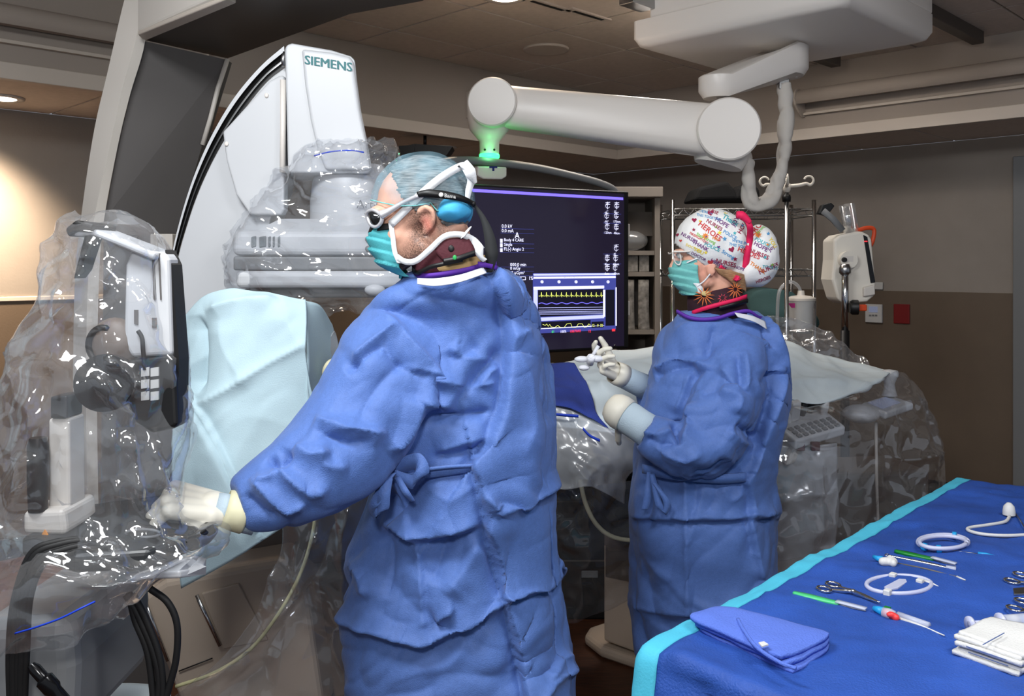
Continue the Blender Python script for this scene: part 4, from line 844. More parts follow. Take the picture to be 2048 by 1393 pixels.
# left glove on the handle, with knit cuff showing above the wrist
WRm = P(470, 1024, 1.75)
V, Fc = hand(WRm - Vector((.022, .0, -.004)), P(378, 1003, 1.71) - P(470, 1022, 1.75), (-.1, -.45, .9), -1, ((1.15, 1.1, .6), (1.15, 1.15, .6), (1.2, 1.15, .6), (1.2, 1.15, .6)), thumb=(.8, .35, -.7), sc=1.18)
gv = obj('glove', (V, Fc), 'glove', man)
axm = (P(395, 1003, 1.73) - P(490, 1024, 1.757)).normalized()
obj('glove_edge', band(P(478, 1023, 1.752), -axm, [(.034, -.026), (.037, -.014), (.039, .0), (.040, .012), (.037, .016)]), 'glove_cuff', gv, solid=.002)
obj('cuff', band(P(462, 1024, 1.749), -axm, [(.029, -.032), (.031, -.01), (.033, .01), (.034, .05)]), 'knit_cuff', man, solid=.002)
V, Fc = hand(P(852, 852, 2.45), (-.5, .75, -.2), (0, .1, 1), 1, (.4, .5, .4)); obj('glove', (V, Fc), 'glove', man)
for sx in (-.17, -.05):
    obj('trouser_leg', loft([[Vector((sx + r * math.cos(q), 2.07 + r * math.sin(q), z)) for q in np.linspace(0, 6.283, 20, endpoint=False)] for z, r in ((.75, .088), (.5, .082), (.25, .075), (.07, .08))]), 'trouser', man)
    obj('shoe', fuse([ell((sx, 2.09, .05), (.045, .07, .05)), ell((sx - .02, 2.19, .035), (.046, .10, .035))], .006, 3), 'shoe', man)

# ============================== the woman behind
wom = thing('person', 'person in blue gown with a printed cap and teal mask, standing at the table', 'person', (.6, 2.75, 0))
YW = 2.72
def Wp(px, py, dy=0.0): v = P(px, py, YW); v.y += dy; return v
head = [ell(Wp(1440, 500), (.100, .074, .088)), ell(Wp(1392, 520), (.055, .060, .070)), ell(Wp(1388, 552), (.042, .048, .050)), ell(Wp(1410, 548), (.048, .056, .045)), capsule(Wp(1378, 578), Wp(1414, 563, -.036), .018, .018), capsule(Wp(1378, 578), Wp(1414, 563, .036), .018, .018),
        capsule(Wp(1356, 512), Wp(1345, 535), .010, .012), ell(Wp(1345, 538), (.012, .015, .010)), ell(Wp(1362, 505, -.03), (.02, .024, .012)), ell(Wp(1362, 505, .03), (.02, .024, .012)), ell(Wp(1394, 545, -.038), (.028, .011, .022)),
        capsule(Wp(1440, 555), Wp(1446, 650, .03), .054, .058)]
for sg in (-1, 1):
    rim = [Wp(1407, 546, sg * .060), Wp(1407, 533, sg * .064), Wp(1414, 527, sg * .067), Wp(1420, 535, sg * .067), Wp(1418, 546, sg * .065), Wp(1413, 553, sg * .061)]
    head += [tube(rim, .0045, 8, 22), ell(Wp(1412, 541, sg * .064), (.012, .005, .018))]
torso = [capsule(Wp(1445, 640, .03), P(1430, 720, 2.76), .08, .11), capsule(P(1360, 690, 2.84), P(1490, 690, 2.70), .07, .07), capsule(P(1430, 720, 2.76), P(1425, 920, 2.77), .115, .12), ell(P(1420, 1000, 2.77), (.16, .13, .13)),
         capsule(P(1470, 695, 2.67), P(1435, 890, 2.56), .052, .042), capsule(P(1435, 890, 2.56), P(1290, 858, 2.57), .04, .028), capsule(P(1350, 690, 2.86), P(1340, 800, 2.90), .05, .042), capsule(P(1340, 800, 2.90), P(1245, 748, 2.88), .04, .028),
         capsule(P(1370, 1010, 2.77), (.52, 2.77, .5), .09, .055), capsule((.52, 2.77, .5), (.52, 2.8, .1), .055, .042), capsule(P(1470, 1010, 2.77), (.68, 2.77, .5), .09, .055), capsule((.68, 2.77, .5), (.68, 2.8, .1), .055, .042)]
V, Fc = fuse(head + torso, .0052, 3); Q = px_of(V); tone = np.zeros((len(V), 4)); tone[:, 3] = 1
de_, _ = seg_field(Q, [(1395, 560), (1405, 545)]); tone[:, 1] = np.clip(1 - np.abs(de_) / 26, 0, 1) * .25 * (V[:, 1] < 2.7)
obj('body', (V, Fc), 'skin_woman', wom, attr=tone)
obj('hair', sheet([[Wp(1418, 536, -.072), Wp(1445, 540, -.074), Wp(1475, 548, -.058), Wp(1490, 552, .0)], [Wp(1428, 546, -.066), Wp(1450, 556, -.068), Wp(1478, 566, -.052), Wp(1490, 568, .0)], [Wp(1446, 556, -.058), Wp(1462, 570, -.060), Wp(1482, 582, -.046), Wp(1488, 584, .0)]], 12, 24), 'hair_brown', wom, solid=.006)
for dy in (-.030, .030): eye(Wp(1357, 510, dy), wom)
# printed bouffant cap with gathered bun
le = lambda x: np.interp(x, [1330, 1350, 1378, 1405, 1430, 1455, 1480, 1500, 1580], [482, 490, 511, 530, 541, 550, 564, 590, 620])
vfc = fuse([ell(Wp(1425, 482), (.112, .096, .098)), ell(Wp(1400, 488), (.078, .088, .070)), ell(Wp(1450, 490), (.10, .094, .092)), ell(Wp(1512, 512), (.070, .080, .096)), ell(Wp(1490, 535), (.065, .07, .062))], .006, 5)
vfc = trimmed(vfc, lambda V: px_of(V)[:, 1] < le(px_of(V)[:, 0]))
V, Fc = vfc; Q = px_of(V); db, _ = seg_field(Q, [(1498, 436), (1500, 480), (1492, 530), (1478, 562)])
V = V + vnorm(V, Fc) * (-.016 * np.exp(-np.abs(db) / 9) + .004 * gnoise(V * 22, 3) + .005 * np.clip((Q[:, 0] - 1490) / 40, 0, 1) * crumple(V, 14, 6))[:, None]
cap = obj('cap', (V, Fc), 'cap_white', wom, solid=.0015)
CV, CF = V, Fc
from mathutils.bvhtree import BVHTree
bvh = BVHTree.FromPolygons([Vector(v) for v in CV], CF)
def on_cap(Vt, lift=.0018):
    out = []
    for v in Vt:
        d = (Vector(v) - Vector((0, 0, CZ))).normalized(); h = bvh.ray_cast(Vector((0, 0, CZ)), d)
        out.append(Vector(v) if h[0] is None else h[0] + (h[1] if h[1].dot(d) < 0 else -h[1]) * lift)
    return np.array(out)
def print_on_cap(vf):
    """wrap a flat motif onto the cap and drop what would hang over its edge"""
    V, Fn = vf; hit = []
    for v in V:
        d = (Vector(v) - Vector((0, 0, CZ))).normalized(); h = bvh.ray_cast(Vector((0, 0, CZ)), d); hit.append(h[0] is not None and abs(h[1].dot(d)) > .18)
    W = on_cap(V); return trimmed((W, Fn), lambda _: np.array(hit))
def subdiv(vf, L):
    me = bpy.data.meshes.new('t'); me.from_pydata([tuple(v) for v in vf[0]], [], vf[1]); bm = bmesh.new(); bm.from_mesh(me); bmesh.ops.triangulate(bm, faces=bm.faces)
    for _ in range(3):
        ed = [e for e in bm.edges if e.calc_length() > L]
        if not ed: break
        bmesh.ops.subdivide_edges(bm, edges=ed, cuts=1); bmesh.ops.triangulate(bm, faces=[f for f in bm.faces if len(f.verts) > 3])
    V = np.array([tuple(v.co) for v in bm.verts]); bm.verts.index_update(); Fn = [tuple(v.index for v in f.verts) for f in bm.faces]; bm.free(); bpy.data.meshes.remove(me); return V, Fn
inks = {'ink_red': (200, 60, 60), 'ink_orange': (224, 130, 40), 'ink_yellow': (232, 206, 60), 'ink_green': (130, 190, 80), 'ink_blue': (80, 150, 200), 'ink_teal': (60, 170, 180), 'ink_purple': (110, 50, 120), 'ink_maroon': (150, 30, 70)}
for k, c in inks.items(): mat(k, c, .7)
def word(s, px, py, h, ang, ink, bold=.02):
    a = math.radians(ang); Y = YW - .09; r = Vector((math.cos(a), 0, -math.sin(a))); u = Vector((math.sin(a), 0, math.cos(a)))
    V, Fn = subdiv(text_vf(s, P(px, py + h * .12, Y), r, u, h=1.25 * h * Y / F, w=None, bold=bold), .008); q_ = print_on_cap((V, Fn)); obj('cap_word', q_, ink, cap, smooth=False) if len(q_[1]) > 3 else None
def glyph(pts, px, py, r, ink, ang=0):
    a = math.radians(ang); q = [P(px + r * (x * math.cos(a) - y * math.sin(a)), py - r * (x * math.sin(a) + y * math.cos(a)), YW - .09) for x, y in pts]
    V, Fn = subdiv((np.array(q), [tuple(range(len(q)))]), .006); q_ = print_on_cap((V, Fn)); obj('cap_motif', q_, ink, cap, smooth=False) if len(q_[1]) > 3 else None
heart = [(0, -1), (-.9, -.1), (-.95, .45), (-.5, .8), (0, .4), (.5, .8), (.95, .45), (.9, -.1)]
star = [((1 if k % 2 == 0 else .45) * math.sin(k * math.pi / 5), (1 if k % 2 == 0 else .45) * math.cos(k * math.pi / 5)) for k in range(10)]
flower = [((1 if k % 2 == 0 else .5) * math.sin(k * math.pi / 9), (1 if k % 2 == 0 else .5) * math.cos(k * math.pi / 9)) for k in range(18)]
for a in (("WE'RE IN", 1397, 424, 4, 12, 'ink_blue'), ('THIS TOGETHER', 1393, 432, 4, 12, 'ink_blue'), ('HOPE', 1429, 441, 7, 32, 'ink_purple'), ('Thank', 1443, 436, 8, 30, 'ink_teal'), ('NURSES', 1412, 444, 6, 32, 'ink_maroon'), ('HEROES', 1396, 450, 9, 38, 'ink_red'),
          ('Stay Strong', 1391, 472, 7, 26, 'ink_green'), ('POLICE', 1408, 490, 6, 24, 'ink_teal'), ('NURSES', 1362, 470, 6, 30, 'ink_purple'), ('THANK', 1384, 485, 6, 30, 'ink_purple'), ('FIREFIGHTERS', 1379, 468, 4, 30, 'ink_red'), ('YOU', 1386, 499, 6, 28, 'ink_yellow'), ('DOCTORS', 1372, 491, 4, 26, 'ink_yellow'),
          ('HEROES', 1420, 522, 6, 30, 'ink_purple'), ('DOCTOR', 1382, 507, 4.5, 28, 'ink_purple'), ('Strong', 1441, 506, 8, 30, 'ink_blue'), ('NURSES', 1431, 524, 7, 14, 'ink_maroon'), ('HEROES', 1474, 501, 8, 22, 'ink_red'), ("WE'RE IN", 1463, 483, 4.5, 12, 'ink_blue'), ('THIS TOG', 1457, 490, 4.5, 12, 'ink_blue'), ('POLICE', 1445, 465, 5.5, 30, 'ink_blue'),
          ('JOY', 1470, 455, 9, -60, 'ink_purple'), ('HOPE', 1481, 468, 7, -60, 'ink_maroon'), ('JOY', 1450, 432, 6, -30, 'ink_yellow'), ('HOPE', 1507, 489, 7, 30, 'ink_purple'), ('HEROES', 1500, 480, 9, -50, 'ink_red'), ('NURSES', 1498, 503, 7, 24, 'ink_maroon'), ('POLICE', 1509, 480, 6, 28, 'ink_teal'), ('Joy', 1540, 505, 8, -40, 'ink_purple'),
          ('TOGETHER', 1524, 535, 5, 8, 'ink_teal'), ('NURSES', 1520, 548, 7, -24, 'ink_maroon'), ('THANK', 1499, 528, 6, 34, 'ink_orange'), ('Strong', 1518, 470, 6, -50, 'ink_green'), ('EMS', 1516, 448, 5, -10, 'ink_orange'), ('HEROES', 1513, 566, 5, -20, 'ink_maroon'), ('YOU', 1536, 478, 6, 60, 'ink_yellow'), ('HOPE', 1468, 535, 5, 20, 'ink_purple'), ('FIRE', 1424, 478, 4.5, 18, 'ink_orange'), ('JOBS', 1446, 424, 5, 20, 'ink_teal'), ('NURSE', 1412, 420, 5, 24, 'ink_maroon')): word(*a)
for a in ((heart, 1421, 427, 6, 'ink_maroon', 10), (heart, 1389, 441, 5, 'ink_maroon', 0), (heart, 1463, 499, 6, 'ink_maroon', 20), (heart, 1421, 524, 6, 'ink_red', 10), (heart, 1355, 470, 4, 'ink_maroon', 0), (heart, 1553, 482, 5, 'ink_red', -20), (star, 1388, 460, 4, 'ink_maroon', 0), (star, 1439, 466, 5, 'ink_yellow', 0), (star, 1449, 478, 5, 'ink_blue', 0), (star, 1469, 467, 4, 'ink_teal', 0), (star, 1470, 518, 5, 'ink_maroon', 0),
          (star, 1536, 468, 4, 'ink_blue', 0), (star, 1535, 490, 4, 'ink_orange', 0), (star, 1530, 515, 4, 'ink_teal', 0), (star, 1544, 530, 4, 'ink_green', 0), (flower, 1411, 473, 8, 'ink_orange', 0), (heart, 1412, 474, 3, 'ink_purple', 0), (flower, 1516, 470, 8, 'ink_orange', 0), (heart, 1517, 470, 3, 'ink_purple', 0), (heart, 1362, 482, 3, 'ink_red', 0), (star, 1400, 443, 3, 'ink_yellow', 0), (star, 1432, 455, 3, 'ink_green', 0), (heart, 1484, 452, 3, 'ink_blue', 0), (star, 1412, 505, 4, 'ink_yellow', 0), (heart, 1437, 494, 3, 'ink_purple', 0)): glyph(*a)
def strap_on_cap(pts, width, lift=.004):
    V = [Vector(v) for v in on_cap([P(x, y, YW - .1) for x, y in pts], lift)]; return V
pb = strap_on_cap([(1494, 441), (1500, 455), (1498, 480), (1494, 505), (1489, 530), (1482, 552), (1474, 560)], 0)
obj('cap_ribbon', ribbon(pb, [.016, .018, .019, .019, .018, .016, .012], [(1, 0, 0)] * 7, 40, .002), 'pink', cap)
pb = strap_on_cap([(1440, 531), (1450, 540), (1462, 550), (1476, 558)], 0); obj('cap_ribbon', ribbon(pb, .017, [(.5, 0, .8)] * 4, 20, .002), 'pink', cap)
pb = strap_on_cap([(1473, 430), (1483, 431), (1492, 438), (1500, 446)], 0, .008); obj('ribbon_knot', tube(pb, [.010, .013, .011, .008], 10, 16), 'pink', cap)
# mask, loops, spectacles
mk = []
for py, xn, xf in ((520, 1386, 1350), (532, 1388, 1342), (545, 1388, 1340), (560, 1390, 1344), (575, 1394, 1354), (588, 1398, 1366)):
    mk.append([Wp(xn, py, -.058), Wp((xn + xf) / 2 - 3, py + 1, -.050), Wp(xf + 1, py + 2, -.022), Wp(xf + 1, py + 2, .02), Wp((xn + xf) / 2 - 3, py + 1, .044), Wp(xn, py, .05)])
V, Fc = sheet(mk, 48, 36); zz = px_of(V)[:, 1] - (px_of(V)[:, 0] - 1340) * .2; ph = (zz - 520) / 15.0; saw = ph - np.floor(ph); V = V + vnorm(V, Fc) * -(.007 * (saw - .5))[:, None]
V = V + vnorm(V, Fc) * (.005 * crumple(V, 16, 3))[:, None]
mw = obj('face_mask', (V, Fc), 'mask_teal_pale', wom, solid=.0015)
obj('ear_loop', tube([Wp(1366, 526, -.058), Wp(1380, 520, -.060), Wp(1400, 512, -.068)], .0022, 6, 14), 'tie_white', mw)
obj('ear_loop', tube([Wp(1386, 572, -.062), Wp(1400, 561, -.064), Wp(1410, 548, -.070)], .0022, 6, 14), 'tie_white', mw)
obj('mask_corner', ribbon([Wp(1384, 566, -.060), Wp(1391, 575, -.061), Wp(1394, 586, -.059)], .018, [(1, 0, 0)] * 3, 10), 'tie_white', mw)
sp = obj('spectacles', cat(tube([Wp(1341, 504, -.048), Wp(1360, 504, -.062), Wp(1380, 503, -.067), Wp(1395, 506, -.070)], .003, 6, 16), tube([Wp(1341, 504, -.048), Wp(1340, 512, -.05), Wp(1345, 526, -.048), Wp(1353, 530, -.047), Wp(1356, 520, -.048), Wp(1352, 505, -.047)], .0022, 6, 30, closed=True),
     tube([Wp(1342, 505, -.045), Wp(1339, 508, 0), Wp(1342, 505, .045)], .0022, 6, 10)), 'white_warm', wom)
lp = np.array([Wp(1341, 504, -.048), Wp(1340, 512, -.05), Wp(1345, 526, -.048), Wp(1353, 530, -.047), Wp(1356, 520, -.048), Wp(1352, 505, -.047)])
obj('spectacle_lens', (lp, [tuple(range(6))]), 'film', sp, smooth=False, solid=.001)
# collar layers
wc = Wp(1432, 606, .005)
mat('floral', (40, 22, 30), .8, rgb2=(60, 24, 40), vscale=20); mat('petal', (206, 110, 60), .8); mat('petal_red', (190, 60, 80), .8); mat('sand', (196, 176, 120), .8, bump=.5)
fc = obj('lead_collar', band(wc, (-.22, 0, 1), [(.060, -.045), (.086, -.05), (.080, .01), (.073, .042), (.064, .042)], sq=(1.06, 1.0)), 'floral', wom)
def on_col(px, py, lift=.003): return Wp(px, py, -math.sqrt(max(.02, 1 - ((px - 1432) / 62.0) ** 2)) * .082 - lift)
q = []
for (x, y, n_, r) in ((1398, 590, 13, 19), (1458, 578, 12, 17), (1432, 594, 9, 10)):
    for k in range(n_):
        a = 2 * math.pi * k / n_ + .3; q.append(ribbon([on_col(x + 4 * math.cos(a), y + 4 * math.sin(a)), on_col(x + r * .6 * math.cos(a), y + r * .6 * math.sin(a) + 1), on_col(x + r * math.cos(a), y + r * math.sin(a) + 2)], [.002, .0035, .0006], [(-math.sin(a), 0, -math.cos(a))] * 3, 8, .0008))
obj('petals', cat(*q[:25]), 'petal', fc); obj('petals', cat(*q[25:]), 'petal_red', fc); obj('flower_heart', ell(on_col(1402, 586, 0), (.014, .003, .008)), 'sand', fc)
obj('collar_binding', ribbon([on_col(1378, 624, .008), on_col(1400, 614, .010), on_col(1430, 605, .011), on_col(1460, 598, .011), on_col(1484, 592, .010)], .013, [(0, -.2, 1)] * 5, 24, .002), 'pink', fc)
obj('collar_cord', ribbon([on_col(1424, 614, .012), on_col(1455, 606, .014), on_col(1485, 600, .012)], .012, [(0, -.2, 1)] * 3, 20, .003), 'black', fc)
# gown
rows = [(622, 1356, 1512, 2.75, .085), (638, 1340, 1526, 2.75, .115), (665, 1326, 1541, 2.755, .14), (705, 1310, 1554, 2.76, .16), (750, 1294, 1562, 2.765, .172), (800, 1284, 1563, 2.77, .178), (850, 1276, 1556, 2.77, .178), (900, 1270, 1545, 2.77, .172), (950, 1271, 1536, 2.77, .168), (985, 1270, 1540, 2.77, .17), (1020, 1268, 1547, 2.77, .178), (1100, 1267, 1547, 2.77, .185), (1200, 1265, 1546, 2.77, .19), (1300, 1270, 1542, 2.77, .19)]
sl = tube([P(1478, 700, 2.69), P(1462, 760, 2.63), P(1440, 830, 2.585), P(1412, 885, 2.555), P(1370, 895, 2.545), P(1325, 880, 2.55), P(1288, 862, 2.555)], [.10, .108, .104, .092, .082, .070, .056], 26, 40)
sl2 = tube([P(1370, 700, 2.86), P(1345, 760, 2.90), P(1330, 800, 2.91), P(1305, 785, 2.90), P(1288, 772, 2.89)], [.085, .085, .075, .058, .042], 22, 24)
V, Fc = fuse([rows_loft(rows), sl, sl2], .0058, 3)
V = V + vnorm(V, Fc) * (.014 * wrinkle(V, 6.0, 51) + .006 * wrinkle(V, 13, 63) + .009 * gnoise(V * 4.5, 19))[:, None]
fw_ = [([(1332, 670), (1380, 650), (1425, 635), (1470, 645)], .006, 10, 14), ([(1430, 650), (1418, 700), (1405, 730)], -.010, 10, 8), ([(1300, 745), (1350, 722), (1395, 724), (1425, 735)], .020, 20, 10), ([(1310, 755), (1355, 738), (1400, 735)], -.016, 10, 12), ([(1475, 705), (1478, 740), (1480, 782)], -.018, 8, 8), ([(1490, 700), (1494, 745), (1490, 785)], .012, 8, 8),
 ([(1405, 730), (1380, 780), (1365, 830), (1358, 880)], -.012, 10, 14), ([(1385, 740), (1368, 790), (1350, 830)], .012, 16, 10), ([(1385, 800), (1375, 850), (1360, 890)], .020, 8, 14), ([(1352, 840), (1354, 870), (1358, 892)], -.028, 6, 6), ([(1300, 880), (1330, 905), (1370, 920), (1410, 905)], .014, 12, 14), ([(1295, 870), (1320, 890), (1350, 885)], -.014, 10, 8), ([(1270, 870), (1290, 865), (1312, 870), (1350, 860)], .012, 8, 10),
 ([(1430, 780), (1460, 790), (1478, 800), (1470, 830)], .016, 12, 18), ([(1440, 730), (1465, 760), (1475, 790)], .012, 12, 16), ([(1400, 790), (1420, 782), (1450, 780)], -.008, 12, 12), ([(1470, 850), (1500, 870), (1520, 885)], -.018, 12, 12), ([(1455, 860), (1490, 885), (1518, 893)], .012, 16, 10), ([(1380, 950), (1420, 950), (1460, 920)], -.018, 14, 10),
 ([(1540, 660), (1560, 720), (1556, 780), (1535, 850), (1515, 905), (1498, 940)], .020, 4, 24, 0), ([(1530, 660), (1548, 720), (1545, 780), (1525, 850), (1508, 905)], -.014, 10, 4, 0), ([(1520, 770), (1545, 755), (1562, 745)], -.012, 8, 8),
 ([(1270, 1035), (1320, 1038), (1400, 1037), (1470, 1037), (1540, 1030)], .014, 5, 12, 0), ([(1270, 1045), (1400, 1047), (1540, 1040)], -.010, 10, 5, 0), ([(1372, 960), (1371, 1040), (1373, 1130), (1374, 1220)], .010, 8, 6, 0), ([(1488, 965), (1500, 1000), (1500, 1040), (1510, 1100), (1525, 1180)], .014, 5, 20, 0), ([(1484, 965), (1494, 1000), (1494, 1040), (1504, 1100)], -.010, 8, 5, 0), ([(1275, 1215), (1310, 1222), (1373, 1226), (1440, 1215), (1530, 1180)], .010, 8, 14, 0),
 ([(1410, 960), (1400, 1010), (1385, 1060), (1370, 1110)], .008, 14, 14), ([(1440, 970), (1460, 1000), (1490, 980)], .010, 14, 18), ([(1290, 960), (1300, 1010), (1295, 1060)], -.010, 12, 10)]
V = folds(V, Fc, fw_)
gw = obj('gown', (V, Fc), 'gown', wom)
obj('neck_binding', ribbon([Wp(1350, 622, -.03), Wp(1366, 632, -.072), Wp(1390, 636, -.088), Wp(1420, 633, -.098), Wp(1450, 624, -.098), Wp(1482, 620, -.085), Wp(1505, 632, -.06), Wp(1520, 636, -.02)], .011, [(0, -.4, 1)] * 8, 50, .003), 'gown_binding', gw)
obj('neck_tape', sheet([[Wp(1452, 622, -.104), Wp(1485, 628, -.10), Wp(1515, 640, -.08)], [Wp(1457, 630, -.112), Wp(1490, 640, -.108), Wp(1517, 655, -.09)]], 6, 18), 'gown_tape', gw, solid=.002)
YB = 2.575
bt = obj('waist_tie', ribbon([P(1492, 955, YB + .015), P(1450, 958, YB), P(1400, 956, YB - .005), P(1340, 950, YB), P(1285, 938, YB + .06)], .026, [(0, 0, 1)] * 5, 30, .003), 'gown', gw)
obj('tie_end', ribbon([P(1298, 945, YB + .02), P(1296, 980, YB), P(1293, 1005, YB), P(1289, 1020, YB)], [.012, .02, .022, .018], [(1, 0, 0)] * 4, 20), 'gown', bt)
obj('bow', ribbon([P(1304, 948, YB + .01), P(1310, 975, YB - .01), P(1318, 1010, YB - .015), P(1328, 1026, YB - .015), P(1334, 1008, YB - .02), P(1322, 985, YB - .02), P(1308, 965, YB - .005)], [.014, .018, .02, .016, .018, .02, .014], [(1, 0, .2), (1, 0, .3), (1, 0, .3), (.6, 0, -.6), (1, 0, .2), (1, 0, -.4), (1, 0, 0)], 36), 'gown', bt)
# near forearm: knit cuff, glove
axw = (P(1225, 812, 2.62) - P(1300, 862, 2.56)).normalized()
obj('cuff', band(P(1290, 858, 2.565), axw, [(.048, -.02), (.046, .02), (.047, .05), (.045, .09)], sq=(1, 1)), 'knit_cuff', wom, solid=.002)
V, Fc = hand(P(1246, 834, 2.62), Vector((.3, .9, -.05)), (-.8, .3, .6), -1, (1.2, 1.2, .6), sc=.9); g1 = obj('glove', (V, Fc), 'glove', wom)
obj('glove_edge', band(P(1245, 828, 2.60), axw, [(.049, -.014), (.050, .01), (.046, .03), (.036, .045), (.02, .052), (.001, .054)]), 'glove', g1, solid=.002)
# far hand lifted, holding the small white device
axf = (P(1205, 733, 2.82) - P(1280, 768, 2.88)).normalized()
obj('cuff', band(P(1285, 772, 2.885), axf, [(.040, -.02), (.037, .03), (.035, .07), (.034, .085)]), 'knit_cuff', wom, solid=.002)
V, Fc = hand(P(1238, 748, 2.845), P(1196, 722, 2.80) - P(1238, 748, 2.845), (-.35, .6, -.6), -1, ((.15, .5, .5), (.7, .9, .6), (.9, .9, .6), (1.0, .9, .6)), thumb=(.75, .7, -.25), sc=.95, tcurl=.2)
g2 = obj('glove', (V, Fc), 'glove', wom)
obj('glove_edge', band(P(1242, 751, 2.85), axf, [(.0365, -.012), (.037, .01), (.034, .03)]), 'glove', g2, solid=.002)
for sx in (.52, .68):
    obj('trouser_leg', loft([[Vector((sx + r * math.cos(q), 2.77 + r * math.sin(q), z)) for q in np.linspace(0, 6.283, 20, endpoint=False)] for z, r in ((.75, .09), (.5, .088), (.25, .082), (.07, .085))]), 'trouser', wom)
    obj('shoe', fuse([ell((sx, 2.79, .05), (.042, .065, .05)), ell((sx - .02, 2.88, .034), (.043, .095, .034))], .006, 3), 'shoe', wom)
# the small white device she holds
dv = thing('vessel_clamp', 'small white winged plastic device held in the lifted glove', 'medical device', P(1183, 722, 2.80))
mat('device_white', (226, 228, 236), .4)
obj('wing', ell(P(1164, 719, 2.79), (.024, .012, .010)), 'device_white', dv); obj('wing', ell(P(1194, 718, 2.775), (.020, .012, .011)), 'device_white', dv); obj('tube_body', lathe([(.011, 0), (.013, .02), (.013, .03), (.009, .03), (.009, 0)], P(1180, 728, 2.785), (0.1, -.6, .8), 20), 'device_white', dv)
obj('plunger', tube([P(1184, 714, 2.79), P(1197, 692, 2.79)], .006, 10), 'device_white', dv); obj('side_port', ell(P(1168, 736, 2.79), (.018, .012, .009)), 'device_white', dv)

# ------------------------------------------------------------------ x-ray gantry (C-arm) left of the man
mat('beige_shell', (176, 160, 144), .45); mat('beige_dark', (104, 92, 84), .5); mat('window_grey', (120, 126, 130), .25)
mat('drape_cyan', (188, 213, 222), .8, bump=.3, bscale=350, var=.03, vscale=12, spec=.25, ridge=(5, .14)); mat('drape_patch', (172, 180, 186), .7, bump=.2)
mat('drape_white', (208, 220, 226), .8, bump=.3, bscale=300, spec=.25, ridge=(6, .16)); mat('towel_blue', (48, 66, 148), .95, bump=.9, bscale=240); mat('zip_blue', (20, 60, 190), .5)
mat('warning', (240, 150, 20), .5); mat('tube_yellow', (200, 196, 150), .4); mat('hose_cream', (206, 200, 168), .5)
def pxy(pts, Y): return [P(x, y, Y) for x, y in pts]
ca = thing('c_arm_gantry', 'white c-arm x-ray gantry with curved arm, detector head and column', 'x-ray machine', (-.6, 2.75, 0))
oc = [(568, 92), (520, 134), (468, 196), (424, 270), (388, 352), (360, 440), (342, 520), (334, 600), (336, 690), (350, 780), (372, 860)]
ic = [(572, 140), (532, 172), (484, 234), (438, 306), (400, 384), (372, 464), (352, 540), (344, 612), (346, 690), (360, 776), (382, 852)]
oc_, ic_ = smooth_path([(x, y, 0) for x, y in oc], 60), smooth_path([(x, y, 0) for x, y in ic], 60)
YC = 2.66
def arc_band(a, b, y0, y1):
    rings = []
    for (x0, yy0, _), (x1, yy1, _) in zip(a, b): rings.append([P(x0, yy0, y0), P(x1, yy1, y0), P(x1, yy1, y1), P(x0, yy0, y1)])
    return loft(rings)
rim = oc_ + (ic_ - oc_) * .22; lip = oc_ + (ic_ - oc_) * .86
obj('arc_rim', arc_band(oc_, rim, YC - .01, YC + .17), 'white_shell', ca, angle=40)
obj('arc_groove', arc_band(rim, lip, YC + .03, YC + .16), 'black', ca, angle=40)
obj('arc_rail', arc_band(oc_ + (ic_ - oc_) * .50, oc_ + (ic_ - oc_) * .60, YC + .018, YC + .034), 'steel', ca, angle=40)
inner = [(x, y) for x, y, _ in lip]; plate = inner + [(470, 880), (500, 760), (520, 600), (540, 440), (574, 330), (574, 140)]
obj('arc_side', prism(pxy(plate, YC), (0, .16, 0)), 'white_shell', ca, smooth=False, bevel=.004)
obj('side_cover', prism(pxy([(569, 152), (560, 150), (538, 162), (445, 264), (452, 320), (472, 390), (500, 430), (562, 430), (568, 420)], YC - .045), (0, .05, 0)), 'white_shell', ca, smooth=False, bevel=.008)
for x, y in ((533, 191), (453, 288)): obj('cover_screw', ell(P(x, y, YC - .047), (.006, .004, .007)), 'white_metal', ca)
obj('guide_tube', tube([P(566, 160, YC - .06), P(566, 250, YC - .06), P(565, 345, YC - .06)], .0085, 10), 'white_metal', ca)
obj('column', prism(pxy([(570, 98), (573, 90), (584, 86), (664, 100), (702, 112), (710, 120), (714, 160), (722, 220), (736, 290), (744, 336), (738, 346), (582, 346), (576, 340)], YC - .09), (-.05, .24, 0)), 'white_shell', ca, smooth=False, bevel=.010, bseg=4)
cf = obj('column_face', prism(pxy([(602, 97), (664, 104), (698, 113), (706, 121), (711, 160), (719, 220), (733, 290), (741, 340), (650, 340), (634, 300), (620, 240), (609, 170)], YC - .104), (0, .03, 0)), 'white_shell', ca, smooth=False, bevel=.010, bseg=4)
r0, r1 = P(610, 128, YC - .1055), P(704, 143.5, YC - .1055); rd = (r1 - r0)
obj('maker_name', cat(*[text_vf('SIEMENS', r0 + rd.normalized() * k * .0011, rd, UP, w=rd.length, h=17.0 * YC / F, th=.0006 + .0002 * k) for k in (-1, 0, 1)]), 'siemens', cf, smooth=False)
obj('latch', tube([P(570, 104, YC - .08), P(566, 118, YC - .08), P(567, 132, YC - .08)], .006, 8), 'steel', ca)
obj('warning_sticker', prism(pxy([(563, 125), (569, 118), (569, 133), (563, 132)], YC - .03), (0, .004, 0)), 'warning', ca, smooth=False)
